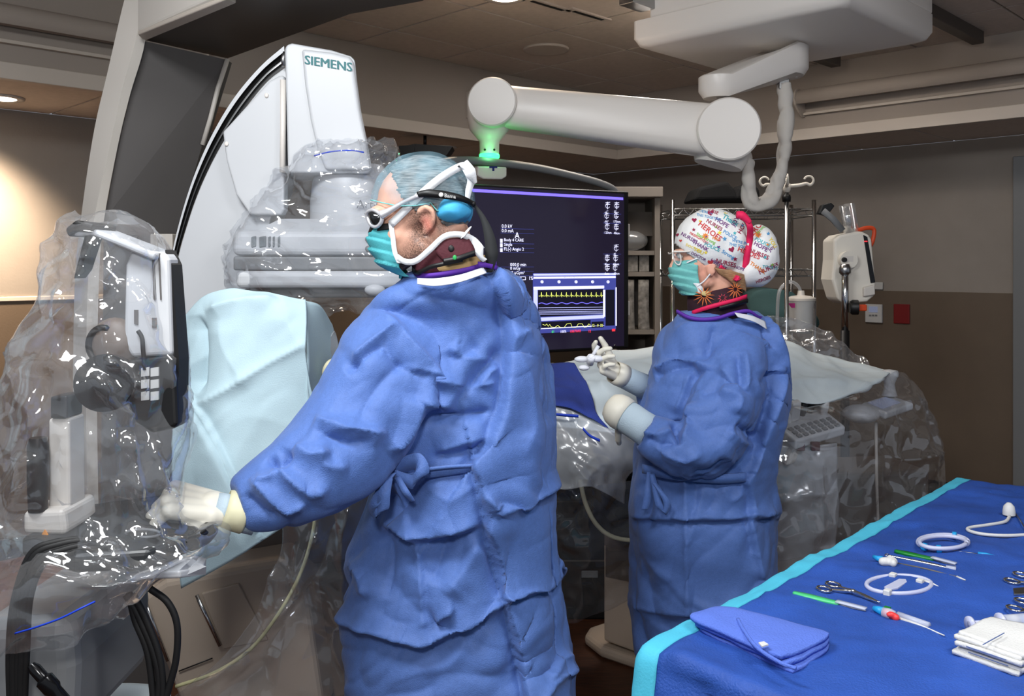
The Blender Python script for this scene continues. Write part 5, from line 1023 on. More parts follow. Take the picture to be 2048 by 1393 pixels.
# detector head
YD = 2.56
obj('detector_neck', lathe([(.125, -.20), (.125, -.09), (.118, -.03), (.105, .0), (.09, .02)], P(705, 345, YD + .15), UP, 48), 'white_shell', ca, angle=50)
def hbox(x0, x1, y0, y1, Y, dep, inset=0):
    return prism([P(x0, y0, Y), P(x1, y0, Y), P(x1, y1, Y), P(x0, y1, Y)], (0, dep, 0))
obj('head_shoulder', loft([[P(x, y, Yq) for x, y, Yq in q] for q in ([(560, 438, YD + .06), (850, 438, YD + .06), (850, 438, YD + .36), (560, 438, YD + .36)], [(512, 462, YD), (900, 462, YD), (900, 462, YD + .42), (512, 462, YD + .42)])]), 'white_shell', ca, smooth=False, bevel=.008)
hd = obj('detector_head', hbox(462, 905, 460, 512, YD - .01, .44), 'white_shell', ca, smooth=False, bevel=.02, bseg=4)
obj('head_band', hbox(466, 902, 513, 541, YD + .004, .42), 'grey_mid', hd, smooth=False, bevel=.006)
obj('head_base', hbox(470, 900, 542, 577, YD - .008, .44), 'white_shell', hd, smooth=False, bevel=.016, bseg=4)
obj('head_underside', hbox(486, 880, 578, 596, YD + .03, .36), 'grey_panel', hd, smooth=False, bevel=.008)
for x0, x1 in ((502, 512), (518, 532), (536, 541), (545, 549), (555, 560)):
    obj('vent_slot', prism(pxy([(x0, 474), (x1, 472), (x1, 494), (x0, 496)], YD - .013), (0, .006, 0)), 'window_grey', hd, smooth=False, bevel=.003)
for y in (479, 498): obj('head_button', lathe([(.001, 0), (.009, 0), (.009, .006), (.001, .006)], P(737, y, YD - .011), (0, -1, 0), 16), 'grey_mid', hd)
obj('model_name', text_vf('Artis', P(713, 417, YD + .021), (1, 0, 0), UP, h=17 * YD / F), 'grey_text', ca, smooth=False)
obj('model_name', text_vf('with', P(728, 430, YD + .021), (1, 0, 0), UP, h=6 * YD / F), 'grey_text', ca, smooth=False)
obj('handle_boss', ell(P(750, 580, YD + .004), (.03, .02, .018)), 'white_shell', ca)
# tube housing below the table
lean = lambda pts, Y, dy=0: pxy(pts, Y)
th_ = obj('tube_housing', prism(pxy([(276, 1196), (330, 1160), (560, 1120), (612, 1180), (650, 1440), (372, 1440)], 2.46), (0, .36, 0)), 'beige_shell', ca, smooth=False, bevel=.02)
obj('access_panel', prism(pxy([(402, 1188), (476, 1168), (536, 1282), (446, 1300)], 2.452), (0, .02, 0)), 'beige_shell', th_, smooth=False, bevel=.004)
for a, b in (((287, 1192), (337, 1322)), ((394, 1190), (441, 1292))): obj('chrome_trim', strip([P(*a, 2.452), P(*b, 2.452)], .008, (0, -1, 0), .006), 'chrome', th_)
obj('seam', strip([P(358, 1343, 2.456), P(425, 1317, 2.456)], .003, (0, -1, 0), .002), 'black', th_)
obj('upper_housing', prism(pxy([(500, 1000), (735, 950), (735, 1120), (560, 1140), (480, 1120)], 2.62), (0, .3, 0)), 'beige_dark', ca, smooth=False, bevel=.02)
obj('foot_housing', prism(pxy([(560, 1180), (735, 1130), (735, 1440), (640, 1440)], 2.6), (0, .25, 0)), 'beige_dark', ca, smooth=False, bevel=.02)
obj('arc_lower', arc_band(smooth_path([(372, 860, 0), (385, 960, 0), (420, 1060, 0), (480, 1140, 0)], 20), smooth_path([(470, 860, 0), (485, 950, 0), (520, 1020, 0), (590, 1090, 0)], 20), YC, YC + .16), 'white_shell', ca, angle=40)
# ceiling stand behind the C-arm
gs = thing('gantry_stand', 'tall white curved stand with dark grey inner panel reaching to the ceiling', 'equipment stand', (-1.2, 3.0, 0))
YS = 2.95
la = [(262, -40), (246, 10), (216, 140), (188, 262), (164, 420), (150, 560), (146, 800), (150, 1100), (150, 1440)]; lb = [(290, -40), (276, 60), (244, 180), (218, 300), (188, 440), (176, 560), (172, 800), (176, 1100), (176, 1440)]; lc_ = [(300, -40), (290, 84), (260, 190), (236, 290), (208, 440), (198, 560), (194, 800), (198, 1100), (198, 1440)]
f_ = lambda a: smooth_path([(x, y, 0) for x, y in a], 50)
obj('stand_shell', loft([[P(x0, y0, YS + .02), P(x1, y1, YS - .03), P(x2, y2, YS), P(x2, y2, YS + .16), P(x0, y0, YS + .16)] for (x0, y0, _), (x1, y1, _), (x2, y2, _) in zip(f_(la), f_(lb), f_(lc_))]), 'white_warm', gs, angle=20)
obj('inner_panel', prism([P(288, 82, YS + .03), P(455, 120, YS + .25), P(420, 236, YS + .25), P(350, 480, YS + .25), P(340, 1370, YS + .25), P(196, 1434, YS + .03), P(208, 440, YS + .03), P(236, 290, YS + .03), P(260, 190, YS + .03)], (0, .05, 0)), 'grey_panel', gs, smooth=False)
obj('panel_edge', tube([P(455, 118, YS + .24), P(436, 176, YS + .24), P(421, 236, YS + .24), P(405, 290, YS + .24)], .009, 6), 'white_warm', gs)
obj('ledge', prism(pxy([(300, 468), (345, 468), (345, 500), (300, 500)], YS + .1), (0, .1, 0)), 'white_warm', gs, smooth=False, bevel=.004)
def atz(px, py, z): return P(px, py, F * (z - CZ) / (HY - py))
zb = 2.25
obj('canopy_panel', prism([atz(288, 80, zb), atz(455, 117, zb), atz(700, 28, zb), atz(845, 2, zb), atz(930, -60, zb), atz(560, -90, zb), atz(470, 2, zb)], (0, 0, .06)), 'grey_dark', gs, smooth=False)
obj('canopy_edge', tube([atz(455, 117, zb) + UP * .02, atz(700, 28, zb) + UP * .02, atz(845, 2, zb) + UP * .02, atz(930, -60, zb) + UP * .02], .014, 6), 'white_warm', gs)
obj('canopy_beam', prism([atz(276, 66, zb), atz(288, 80, zb), atz(470, 3, zb), atz(620, -60, zb), atz(600, -78, zb), atz(455, -14, zb)], (0, 0, .2)), 'white_warm', gs, smooth=False, bevel=.012)
obj('canopy_lip', prism([atz(276, 70, zb - .012), atz(288, 83, zb - .012), atz(472, 7, zb - .012), atz(460, -4, zb - .012)], (0, 0, .014)), 'trim_light', gs, smooth=False, bevel=.004)
obj('ceiling_column', box((-.75, 2.75, 2.52), (.35, .35, .4)), 'white_warm', gs, smooth=False, bevel=.02)

# ------------------------------------------------------------------ patient table
pt = thing('patient_table', 'x-ray patient table with beige pedestal and rounded foot', 'table', (.55, 3.4, 0))
TA = Vector((1, .19, 0)).normalized(); TB = Vector((-.19, 1, 0)).normalized()
obj('tabletop', box(Vector((.22, 3.42, .955)), (1.85, .50, .05), (TA, TB, UP)), 'grey_panel', pt, smooth=False, bevel=.015)
obj('side_rail', box(Vector((.27, 3.155, .945)), (1.7, .012, .03), (TA, TB, UP)), 'steel', pt, smooth=False)
for x in (-.4, .3, 1.0): obj('rail_stud', box(Vector((x, 3.165 + .19 * (x - .27), .945)), (.02, .03, .02), (TA, TB, UP)), 'steel', pt, smooth=False)
obj('pedestal', prism([P(1206, 1283, 3.45), P(1300, 1318, 3.30), P(1440, 1260, 3.5), P(1330, 1230, 3.7)], (0, 0, .38)), 'beige_shell', pt, smooth=False, bevel=.012)
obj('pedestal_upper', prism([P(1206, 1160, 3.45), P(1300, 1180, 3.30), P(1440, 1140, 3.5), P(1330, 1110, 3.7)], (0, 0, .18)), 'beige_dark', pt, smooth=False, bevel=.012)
ft = [(1168, 1292), (1178, 1276), (1230, 1258), (1330, 1250), (1420, 1290), (1420, 1340), (1330, 1352), (1270, 1342), (1200, 1318)]
obj('foot_plate', prism([Vector((p.x, p.y, 0.0)) for p in (P(x, y, F * 1.5 / (y - HY)) for x, y in ft)], (0, 0, .045)), 'beige_shell', pt, smooth=False, bevel=.02)
rib = []
for k in range(9):
    z = .52 + .045 * k; g = .05 * (k / 8) ; c = Vector((.56, 3.42, z)); rib.append(loft([[c + TA * (sx * (.20 + g + e) ) + TB * (sy * (.16 + e)) + UP * dz for sx, sy in ((-1, -1), (1, -1), (1, 1), (-1, 1))] for dz, e in ((-.024, 0), (0, .022), (.024, 0))]))
for q in rib: obj('bellows_rib', q, 'black', pt, smooth=False)
obj('bellows_edge', tube([P(1160, 960, 3.12), P(1172, 1010, 3.12), P(1195, 1052, 3.12), P(1230, 1076, 3.13), P(1290, 1084, 3.15)], .008, 8, 30), 'hose_cream', pt)
bx = thing('generator_cabinet', 'black equipment cabinet on the floor between the man and the pedestal', 'cabinet', (.2, 3.9, 0))
obj('cabinet_body', box((.16, 3.95, .42), (.5, .3, .84)), 'black', bx, smooth=False, bevel=.01); obj('cabinet_plate', box((P(1180, 0, 3.78).x, 3.795, P(0, 1150, 3.79).z), (.07, .008, .03)), 'grey_mid', bx, smooth=False, bevel=.003)
for z in (.25, .5): obj('cabinet_seam', box((.16, 3.799, z), (.48, .004, .006)), 'grey_dark', bx, smooth=False)

def cloth(name, ctrl, m, n, mtl, label, cat_, amp=.008, sc=6, seed=1, amp2=.003, sc2=15, items=None, solid=.0025, parent=None):
    V, Fc = sheet(ctrl, m, n)
    V = V + vnorm(V, Fc) * (amp * crumple(V, sc * .7, seed) + amp * .8 * wrinkle(V, sc * 1.3, seed + 1) + amp2 * wrinkle(V, sc2, seed + 9))[:, None]
    if items: V = folds(V, Fc, items, flat=True)
    o = obj(name, (V, Fc), mtl, parent, solid=solid)
    return tag(o, label, cat_) if label else o
G_ = lambda rows: [[P(*q) for q in r] for r in rows]
cloth('table_drape', G_([[(1060, 724, 3.62), (1200, 702, 3.62), (1330, 685, 3.65), (1450, 672, 3.7), (1562, 680, 3.72), (1650, 712, 3.72), (1784, 744, 3.66)],
    [(1060, 745, 3.42), (1200, 730, 3.45), (1325, 715, 3.45), (1450, 702, 3.5), (1566, 712, 3.52), (1656, 735, 3.55), (1782, 746, 3.62)],
    [(1060, 775, 3.22), (1195, 765, 3.22), (1320, 755, 3.25), (1450, 750, 3.3), (1568, 755, 3.35), (1656, 765, 3.4), (1778, 750, 3.57)],
    [(1060, 815, 3.04), (1165, 822, 3.02), (1250, 832, 3.0), (1420, 838, 3.06), (1560, 798, 3.2), (1648, 802, 3.26), (1768, 757, 3.5)],
    [(1060, 850, 3.0), (1160, 860, 2.985), (1250, 868, 2.98), (1420, 872, 3.03), (1558, 806, 3.19), (1646, 806, 3.25), (1766, 760, 3.49)]]), 60, 120, 'drape_white',
    'pale blue-white paper drape covering the patient table behind the woman', 'drape', .014, 4, 5, .004, 12,
    [([(1195, 755), (1215, 800), (1230, 830)], .012, 10, 20), ([(1560, 770), (1640, 765), (1700, 770)], .012, 12, 20), ([(1600, 700), (1680, 735), (1770, 745)], -.010, 14, 14), ([(1290, 840), (1240, 790), (1200, 745)], .008, 14, 14)])
cloth('blue_towel', G_([[(1060, 722, 3.30), (1110, 726, 3.29), (1148, 728, 3.28)], [(1060, 750, 3.19), (1120, 752, 3.18), (1168, 758, 3.17)], [(1060, 780, 3.06), (1130, 785, 3.05), (1186, 800, 3.04)], [(1060, 798, 2.98), (1140, 804, 2.97), (1196, 830, 2.965)], [(1060, 800, 2.96), (1150, 818, 2.95), (1222, 860, 2.94)]]), 40, 40, 'towel_blue',
    'dark blue towel draped over the table edge beside the man', 'towel', .010, 6, 15)
cloth('hanging_film', G_([[(1050, 806, 2.95), (1130, 818, 2.93), (1200, 850, 2.91), (1290, 885, 2.95)], [(1050, 860, 2.92), (1130, 868, 2.9), (1205, 900, 2.88), (1292, 920, 2.93)], [(1060, 920, 2.91), (1130, 925, 2.88), (1190, 935, 2.86), (1250, 960, 2.95)], [(1060, 976, 2.91), (1135, 978, 2.88), (1186, 976, 2.86), (1252, 1010, 2.97)]]), 50, 60, 'film_milky',
    'milky plastic film hanging from the table edge between the two people', 'plastic sheet', .016, 7, 25, .006, 17)
cloth('clear_skirt', G_([[(1050, 970, 2.92), (1130, 972, 2.9), (1190, 972, 2.88), (1290, 960, 2.97)], [(1060, 1040, 2.95), (1135, 1045, 2.92), (1200, 1040, 2.92), (1295, 1030, 3.0)], [(1070, 1120, 3.0), (1140, 1125, 2.97), (1190, 1130, 2.98), (1290, 1110, 3.02)], [(1080, 1240, 3.04), (1145, 1245, 3.0), (1200, 1230, 3.02), (1280, 1200, 3.05)]]), 60, 60, 'film',
    'clear plastic skirt hanging below the table between the two people', 'plastic sheet', .02, 6, 27, .007, 15)
for pts, lb in (([(1098, 828, 2.90), (1130, 831, 2.89), (1157, 833, 2.885)], 'short blue closure strip on the film, nearer the man'), ([(1166, 858, 2.875), (1180, 872, 2.87), (1200, 882, 2.87)], 'short blue closure strip on the film, nearer the woman')):
    tag(obj('closure_strip', ribbon([P(*q) for q in pts], .009, [(0, -.2, 1)] * 3, 16, .002), 'zip_blue'), lb, 'strip', 'blue closure strips')
# table side consoles
co_ = thing('table_console', 'white table-side control console with joysticks and rows of keys', 'control panel', P(1610, 880, 3.15))
A, B, C_, D = P(1592, 882, 3.04), P(1692, 853, 3.18), P(1640, 812, 3.36), P(1535, 838, 3.22)
nn_ = (B - A).cross(D - A).normalized(); nn_ = nn_ if nn_.z > 0 else -nn_
def on_con(u, v, h=0): return A.lerp(B, u).lerp(D.lerp(C_, u), v) + nn_ * h
obj('console_body', prism([on_con(0, 0), on_con(1, 0), on_con(1, 1), on_con(0, 1)], -nn_ * .035), 'white_shell', co_, smooth=False, bevel=.008)
obj('console_under', prism([on_con(.05, .1, -.035), on_con(.6, .1, -.035), on_con(.6, .9, -.035), on_con(.05, .9, -.035)], Vector((-.03, 0, -.07))), 'white_warm', co_, smooth=False, bevel=.015)
cax_ = ((B - A).normalized(), (D - A).normalized(), nn_); kb = None
for i in range(7):
    for j in range(3):
        c = on_con(.12 + i * .125, .10 + j * .15, .003)
        if kb is None: kb = obj('key', box(c, (.020, .020, .006), cax_), 'grey_mid', co_, smooth=False, bevel=.002); kc = c
        else: copy_part(kb, c - kc, co_)
obj('joystick', prism([on_con(.25, .62, 0), on_con(.42, .62, 0), on_con(.42, .78, 0), on_con(.25, .78, 0)], nn_ * .075), 'white_shell', co_, smooth=False, bevel=.010)
for u, v, m_ in ((.55, .80, 'grip'), (.72, .84, 'grip'), (.88, .62, 'white_shell')): obj('joystick', lathe([(.010, 0), (.014, .02), (.015, .05), (.010, .055)], on_con(u, v, 0), nn_, 14), m_, co_, angle=50)
obj('trackball_dome', ell(on_con(.10, .85, .01), (.05, .05, .04)), 'white_shell', co_)
for x in (1600, 1630): obj('release_tab', box(P(x, 893, 3.08), (.03, .02, .03)), 'maroon', co_, smooth=False, bevel=.004)
tp = thing('touch_panel', 'white touch screen console with upright handle at the table end', 'control panel', P(1775, 830, 3.5))
A, B, C_, D = P(1771, 826, 3.40), P(1828, 806, 3.5), P(1777, 789, 3.66), P(1722, 806, 3.52); nn_ = (B - A).cross(D - A).normalized(); nn_ = nn_ if nn_.z > 0 else -nn_
obj('panel_body', prism([on_con(0, 0), on_con(1, 0), on_con(1, 1), on_con(0, 1)], -nn_ * .03), 'white_shell', tp, smooth=False, bevel=.01)
obj('panel_screen', prism([on_con(.12, .25, .001), on_con(.75, .25, .001), on_con(.75, .85, .001), on_con(.12, .85, .001)], nn_ * .002), 'lcd', tp, smooth=False)
obj('panel_bulge', ell(P(1722, 828, 3.46), (.07, .07, .035)), 'white_shell', tp)
obj('grab_handle', lathe([(.03, 0), (.022, .03), (.02, .05), (.03, .075), (.036, .09), (.03, .102), (.001, .106)], P(1779, 792, 3.62), UP, 24), 'white_shell', tp, angle=60)
obj('stand_tube', tube([P(1752, 845, 3.5), P(1753, 950, 3.5), P(1757, 1080, 3.5)], .006, 8), 'white_warm', tp)
# film over the far table end
cloth('clear_film', G_([[(1535, 632, 3.95), (1600, 640, 3.95), (1660, 664, 3.92), (1722, 712, 3.88), (1742, 738, 3.82)], [(1535, 665, 3.9), (1590, 672, 3.9), (1650, 695, 3.86), (1700, 728, 3.84), (1738, 742, 3.8)], [(1535, 690, 3.8), (1590, 700, 3.8), (1640, 722, 3.78), (1690, 740, 3.76), (1730, 746, 3.74)]]), 40, 70, 'film_bag', 'crumpled clear film bunched at the far end of the patient table', 'plastic sheet', .03, 7, 41, .010, 18)
cloth('clear_skirt', G_([[(1560, 806, 3.16), (1650, 808, 3.2), (1740, 775, 3.36), (1790, 748, 3.5), (1822, 775, 3.6)], [(1555, 880, 3.02), (1690, 872, 3.06), (1785, 838, 3.22), (1832, 810, 3.4), (1850, 830, 3.58)], [(1550, 960, 2.98), (1690, 955, 3.02), (1785, 930, 3.16), (1850, 890, 3.32), (1870, 910, 3.5)], [(1550, 1060, 2.98), (1690, 1060, 3.02), (1770, 1040, 3.16), (1850, 985, 3.3), (1888, 985, 3.45)], [(1550, 1120, 3.0), (1680, 1100, 3.04), (1740, 1060, 3.18), (1810, 1035, 3.3), (1850, 1010, 3.4)]]), 80, 100, 'film', 'clear plastic skirt hanging over the consoles at the table end', 'plastic sheet', .03, 5, 43, .009, 14)
cloth('grey_film', G_([[(1545, 890, 3.10), (1610, 895, 3.10), (1672, 885, 3.12)], [(1545, 960, 3.10), (1612, 962, 3.10), (1676, 955, 3.12)], [(1545, 1040, 3.12), (1612, 1040, 3.10), (1678, 1030, 3.14)], [(1545, 1200, 3.14), (1612, 1180, 3.12), (1674, 1160, 3.16)]]), 50, 40, 'film_milky', 'grey translucent film hanging right of the woman', 'plastic sheet', .014, 5, 45, .004, 14, [([(1550, 1005), (1610, 990), (1675, 985)], .012, 10, 12), ([(1640, 900), (1638, 980), (1642, 1100)], .012, 10, 10)])
uc = thing('under_table_cart', 'dark equipment cart in the shade below the table end', 'cart', (1.45, 3.75, 0))
obj('cart_body', box((1.40, 3.70, .38), (.5, .3, .6), (TA, TB, UP)), 'grey_dark', uc, smooth=False, bevel=.02)
for x, y in ((1.2, 3.56), (1.6, 3.63), (1.18, 3.76), (1.58, 3.84)): obj('cart_wheel', lathe([(.001, -.012), (.04, -.012), (.04, .012), (.001, .012)], (x, y, .04), (1, 0, 0), 16), 'rubber', uc)

# ------------------------------------------------------------------ tall cyan drape between the gantry and the man's arm
cyd = cloth('hanging_drape', G_([[(352, 655, 2.36), (398, 606, 2.34), (450, 586, 2.30), (530, 592, 2.26), (612, 602, 2.25)], [(356, 690, 2.34), (415, 650, 2.28), (470, 628, 2.24), (540, 625, 2.22), (614, 640, 2.22)], [(356, 770, 2.30), (420, 760, 2.24), (480, 750, 2.21), (550, 740, 2.2), (616, 740, 2.2)], [(352, 880, 2.26), (425, 870, 2.21), (490, 865, 2.2), (560, 850, 2.2), (640, 820, 2.22)], [(352, 1010, 2.24), (430, 1000, 2.2), (500, 985, 2.2), (600, 950, 2.2), (720, 900, 2.26)], [(366, 1176, 2.24), (450, 1130, 2.2), (520, 1085, 2.2), (620, 1025, 2.22), (760, 940, 2.28)]]), 110, 90, 'drape_cyan',
    'pale cyan paper drape hanging in front of the x-ray gantry', 'drape', .010, 4, 61, .003, 12,
    [([(362, 772), (400, 822), (440, 900), (482, 990), (510, 1050)], .014, 60, 3, 0), ([(358, 775), (396, 826), (436, 904), (478, 994)], -.010, 3, 14, 0), ([(400, 810), (470, 770), (540, 725), (605, 690)], .010, 14, 8, 0), ([(398, 630), (405, 700), (395, 790)], -.020, 14, 10), ([(410, 625), (470, 606), (560, 600)], .012, 14, 10), ([(440, 640), (450, 700), (500, 780)], .006, 30, 30)])
obj('drape_return', sheet(G_([[(610, 602, 2.25), (640, 612, 2.30), (664, 650, 2.40)], [(612, 650, 2.22), (650, 665, 2.32), (676, 690, 2.42)], [(614, 720, 2.2), (655, 725, 2.32), (692, 730, 2.44)], [(616, 800, 2.2), (650, 790, 2.3), (690, 780, 2.42)], [(640, 850, 2.22), (670, 850, 2.32), (700, 850, 2.42)]]), 30, 20), 'drape_cyan', cyd, solid=.0025)
obj('clear_window', sheet(G_([[(668, 662, 2.385), (671, 668, 2.395)], [(644, 700, 2.30), (680, 700, 2.40)], [(640, 740, 2.285), (692, 738, 2.425)], [(652, 760, 2.30), (690, 756, 2.42)]]), 14, 10), 'drape_patch', cyd, solid=.003)
tag(obj('suction_hose', tube([P(655, 760, 2.27), P(650, 745, 2.26), P(658, 728, 2.26), P(672, 722, 2.28), P(690, 728, 2.3)], .008, 10, 24), 'hose_cream'), 'cream coloured hose looped beside the cyan drape', 'hose')
# clear skirt with a yellow tube running through it, below the man's arm
cloth('clear_skirt', G_([[(560, 1010, 2.12), (640, 990, 2.1), (700, 965, 2.08), (740, 955, 2.08)], [(560, 1100, 2.13), (640, 1075, 2.1), (690, 1060, 2.08), (730, 1050, 2.1)], [(520, 1210, 2.14), (600, 1190, 2.12), (670, 1170, 2.1), (720, 1160, 2.12)], [(440, 1320, 2.16), (560, 1310, 2.13), (650, 1290, 2.12), (710, 1280, 2.14)], [(340, 1400, 2.18), (500, 1410, 2.15), (640, 1410, 2.13), (705, 1410, 2.15)]]), 90, 80, 'film', "clear plastic skirt hanging below the man's outstretched sleeve", 'plastic sheet', .03, 5, 71, .010, 13,
    [([(640, 990), (635, 1100), (570, 1220), (480, 1330), (360, 1390)], .03, 14, 10), ([(700, 1000), (680, 1130), (675, 1260), (690, 1390)], .02, 10, 10), ([(665, 1000), (655, 1080), (600, 1200), (520, 1300)], -.02, 12, 14)])
tag(obj('drain_tube', tube([P(352, 1374, 2.2), P(430, 1346, 2.19), P(500, 1300, 2.18), P(556, 1230, 2.17), P(600, 1150, 2.16), P(625, 1070, 2.15), P(632, 1010, 2.14)], .0045, 10, 60), 'tube_yellow'), 'yellowish tube running inside the clear plastic skirt', 'tube')
tag(obj('paper_sheet', sheet(G_([[(198, 1372, 2.1), (260, 1368, 2.1), (340, 1374, 2.14)], [(190, 1420, 2.0), (260, 1430, 2.0), (345, 1430, 2.02)]]), 10, 16), 'drape_white', solid=.003), 'white paper sheet at the bottom edge left of the clear skirt', 'paper')

# ------------------------------------------------------------------ film bag over the detector head
def bag(name, rows, mtl, label, amp, sc, seed, amp2, sc2, items=None, cap=False, n=120, dense=9):
    A = np.array(rows, float); A = crom(len(A), len(A) * dense) @ A; rings = []
    for py, l, r, Y, hd in A:
        hw = (r - l) / 2 * Y / F; c = P((l + r) / 2, py, Y); rings.append([c + Vector((hw * math.copysign(abs(math.cos(q)) ** .8, math.cos(q)), hd * math.copysign(abs(math.sin(q)) ** .8, math.sin(q)), 0)) for q in np.linspace(0, 2 * math.pi, n, endpoint=False)])
    V, Fc = loft(rings, cap=cap); V = V + vnorm(V, Fc) * (amp * crumple(V, sc * .6, seed) + amp * .8 * wrinkle(V, sc * 1.2, seed + 1) + amp2 * wrinkle(V, sc2, seed + 3))[:, None]
    if items: V = folds(V, Fc, items)
    return tag(obj(name, (V, Fc), mtl), label, 'plastic cover')
bag('detector_bag', [(272, 690, 768, 2.60, .05), (288, 650, 785, 2.60, .10), (308, 610, 800, 2.62, .16), (340, 578, 815, 2.66, .21), (380, 545, 830, 2.70, .235), (420, 508, 860, 2.74, .25), (455, 478, 890, 2.76, .26), (500, 460, 905, 2.77, .265), (545, 456, 908, 2.77, .265), (580, 472, 900, 2.77, .26), (602, 520, 880, 2.77, .25), (616, 600, 860, 2.77, .24)],
    'film_bag', 'crumpled clear plastic bag pulled over the detector head', .022, 8, 81, .015, 20)
tag(obj('bag_band', ribbon([P(628, 312, 2.47), P(660, 304, 2.455), P(700, 301, 2.45), P(728, 305, 2.46)], .0035, [(0, 0, 1)] * 4, 20, .001), 'zip_blue'), 'thin blue elastic line in the top of the detector bag', 'elastic band')

# ------------------------------------------------------------------ ultrasound cart under a clear bag, far left
us = thing('ultrasound_cart', 'ultrasound cart with white and black display back, under the left clear bag', 'medical cart', (-.85, 1.65, 0))
YU = 1.62
db_ = obj('display_back', prism(pxy([(250, 530), (262, 500), (330, 506), (338, 520), (344, 712), (262, 716), (246, 690)], YU), (0, .05, 0)), 'white_shell', us, smooth=False, bevel=.008)
for pts in ([(268, 620), (276, 620), (276, 650), (268, 648)], [(303, 505), (308, 505), (312, 600), (307, 600)], [(316, 507), (319, 507), (323, 600), (320, 600)], [(304, 636), (313, 636), (313, 656), (304, 656)]): obj('slot', prism(pxy(pts, YU - .002), (0, .006, 0)), 'grey_panel', db_, smooth=False)
obj('cable_clip', tube([P(276, 662, YU - .005), P(284, 676, YU - .006), P(286, 700, YU - .006), P(290, 740, YU - .006)], .004, 8, 16), 'black', db_)
dl = obj('display_chin', prism(pxy([(252, 722), (344, 710), (352, 760), (356, 848), (350, 858), (302, 868), (270, 846), (252, 800)], YU - .004), (0, .06, 0)), 'black', us, smooth=False, bevel=.008)
for i in range(3):
    for j in range(2): obj('vent_window', prism(pxy([(281 + 19 * j + 1, 737 + 24 * i), (281 + 19 * j + 17, 735 + 24 * i), (281 + 19 * j + 17, 752 + 24 * i), (281 + 19 * j + 1, 754 + 24 * i)], YU - .008), (0, .006, 0)), 'plate_white', dl, smooth=False)
obj('display_edge', prism(pxy([(330, 500), (344, 530), (358, 720), (356, 850), (350, 740), (340, 600)], YU + .01), (0, .05, 0)), 'black', us, smooth=False)
obj('top_bar', prism(pxy([(132, 462), (160, 446), (182, 456), (312, 506), (308, 522), (180, 470), (150, 474)], YU - .02), (0, .10, 0)), 'white_shell', us, smooth=False, bevel=.006)
obj('top_bar_cap', prism(pxy([(128, 458), (150, 440), (188, 448), (180, 466), (150, 462), (136, 476)], YU - .03), (0, .10, 0)), 'black', us, smooth=False, bevel=.006)
obj('arm_link', prism(pxy([(168, 470), (184, 466), (160, 540), (145, 560)], YU - .01), (0, .05, 0)), 'black', us, smooth=False, bevel=.006)
obj('pivot_disc', lathe([(.001, 0), (.046, 0), (.05, .01), (.05, .05), (.001, .05)], P(222, 765, YU - .01), (.2, -1, .1), 30), 'black_gloss', us, angle=40)
obj('pivot_ring', tube([P(205 + 28 * math.cos(a), 690 + 34 * math.sin(a), YU) for a in np.linspace(1.6, 5.2, 16)], .006, 8), 'black', us)
obj('pivot_body', ell(P(230, 690, YU + .02), (.045, .03, .05)), 'beige_dark', us)
obj('lift_column', prism(pxy([(96, 838), (138, 836), (140, 1020), (96, 1022)], YU), (0, .06, 0)), 'white_warm', us, smooth=False, bevel=.006)
obj('column_top', prism(pxy([(100, 794), (134, 792), (134, 838), (100, 838)], YU - .005), (0, .06, 0)), 'black', us, smooth=False, bevel=.004)
obj('lift_strut', lathe([(.001, 0), (.016, 0), (.018, .05), (.018, .115), (.014, .13), (.001, .13)], P(76, 1022, YU - .02), UP, 18), 'black', us, angle=60)
bk = obj('base_block', prism(pxy([(44, 1024), (128, 1020), (132, 1054), (132, 1072), (44, 1070)], YU - .03), (0, .12, 0)), 'white_warm', us, smooth=False, bevel=.01)
obj('warning_sticker', prism(pxy([(82, 1072), (96, 1072), (89, 1060)], YU - .0315), (0, .003, 0)), 'warning', bk, smooth=False)
obj('keyboard_tray', prism([P(40, 1074, YU - .05), P(160, 1010, YU + .12), P(330, 985, YU + .16), P(372, 1010, YU + .14), P(405, 1062, YU + .06), P(300, 1100, YU - .06), P(150, 1110, YU - .09)], (0, 0, -.035)), 'grip', us, smooth=False, bevel=.01)
obj('tray_handle', tube([P(330, 990, YU + .16), P(380, 1015, YU + .14), P(412, 1040, YU + .12), P(416, 1062, YU + .08), P(390, 1084, YU + .03), P(330, 1100, YU - .02)], [.012, .016, .018, .018, .015, .012], 12, 40), 'black_gloss', us)
obj('tray_ring', tube([P(286 + 34 * math.cos(a), 1068 + 8 * math.sin(a), YU - .0) for a in np.linspace(0, 6.28, 30)], .003, 6), 'grey_mid', us)
obj('side_paddle', prism([P(250, 1128, YU + .02), P(390, 1114, YU + .02), P(408, 1120, YU + .03), P(408, 1132, YU + .04), P(360, 1142, YU - .02), P(250, 1146, YU - .02)], (0, 0, -.014)), 'white_shell', us, smooth=False, bevel=.005)
obj('lower_body', prism(pxy([(-60, 1250), (140, 1236), (148, 1340), (140, 1500), (-60, 1500)], YU - .03), (0, .35, 0)), 'grey_mid', us, smooth=False, bevel=.03)
obj('lower_foot', box((-.92, 1.78, .12), (.42, .5, .16)), 'grey_panel', us, smooth=False, bevel=.03); obj('lower_column', box((-.95, 1.78, .42), (.16, .2, .5)), 'grey_mid', us, smooth=False, bevel=.02)
for k in range(5):
    o = k * 9; obj('cable', tube([P(20 + o * .8, 1420, YU - .08), P(18 + o, 1300, YU - .09), P(28 + o * .9, 1200, YU - .10), P(60 + o * .7, 1110 + o * .6, YU - .10), P(110 + o * .5, 1085 + o * .6, YU - .09), P(180 + o * .5, 1080 + o * .4, YU - .07), P(260, 1110 + o * .3, YU - .05)], .0055 + .001 * (k % 2), 8, 50), 'rubber', us)
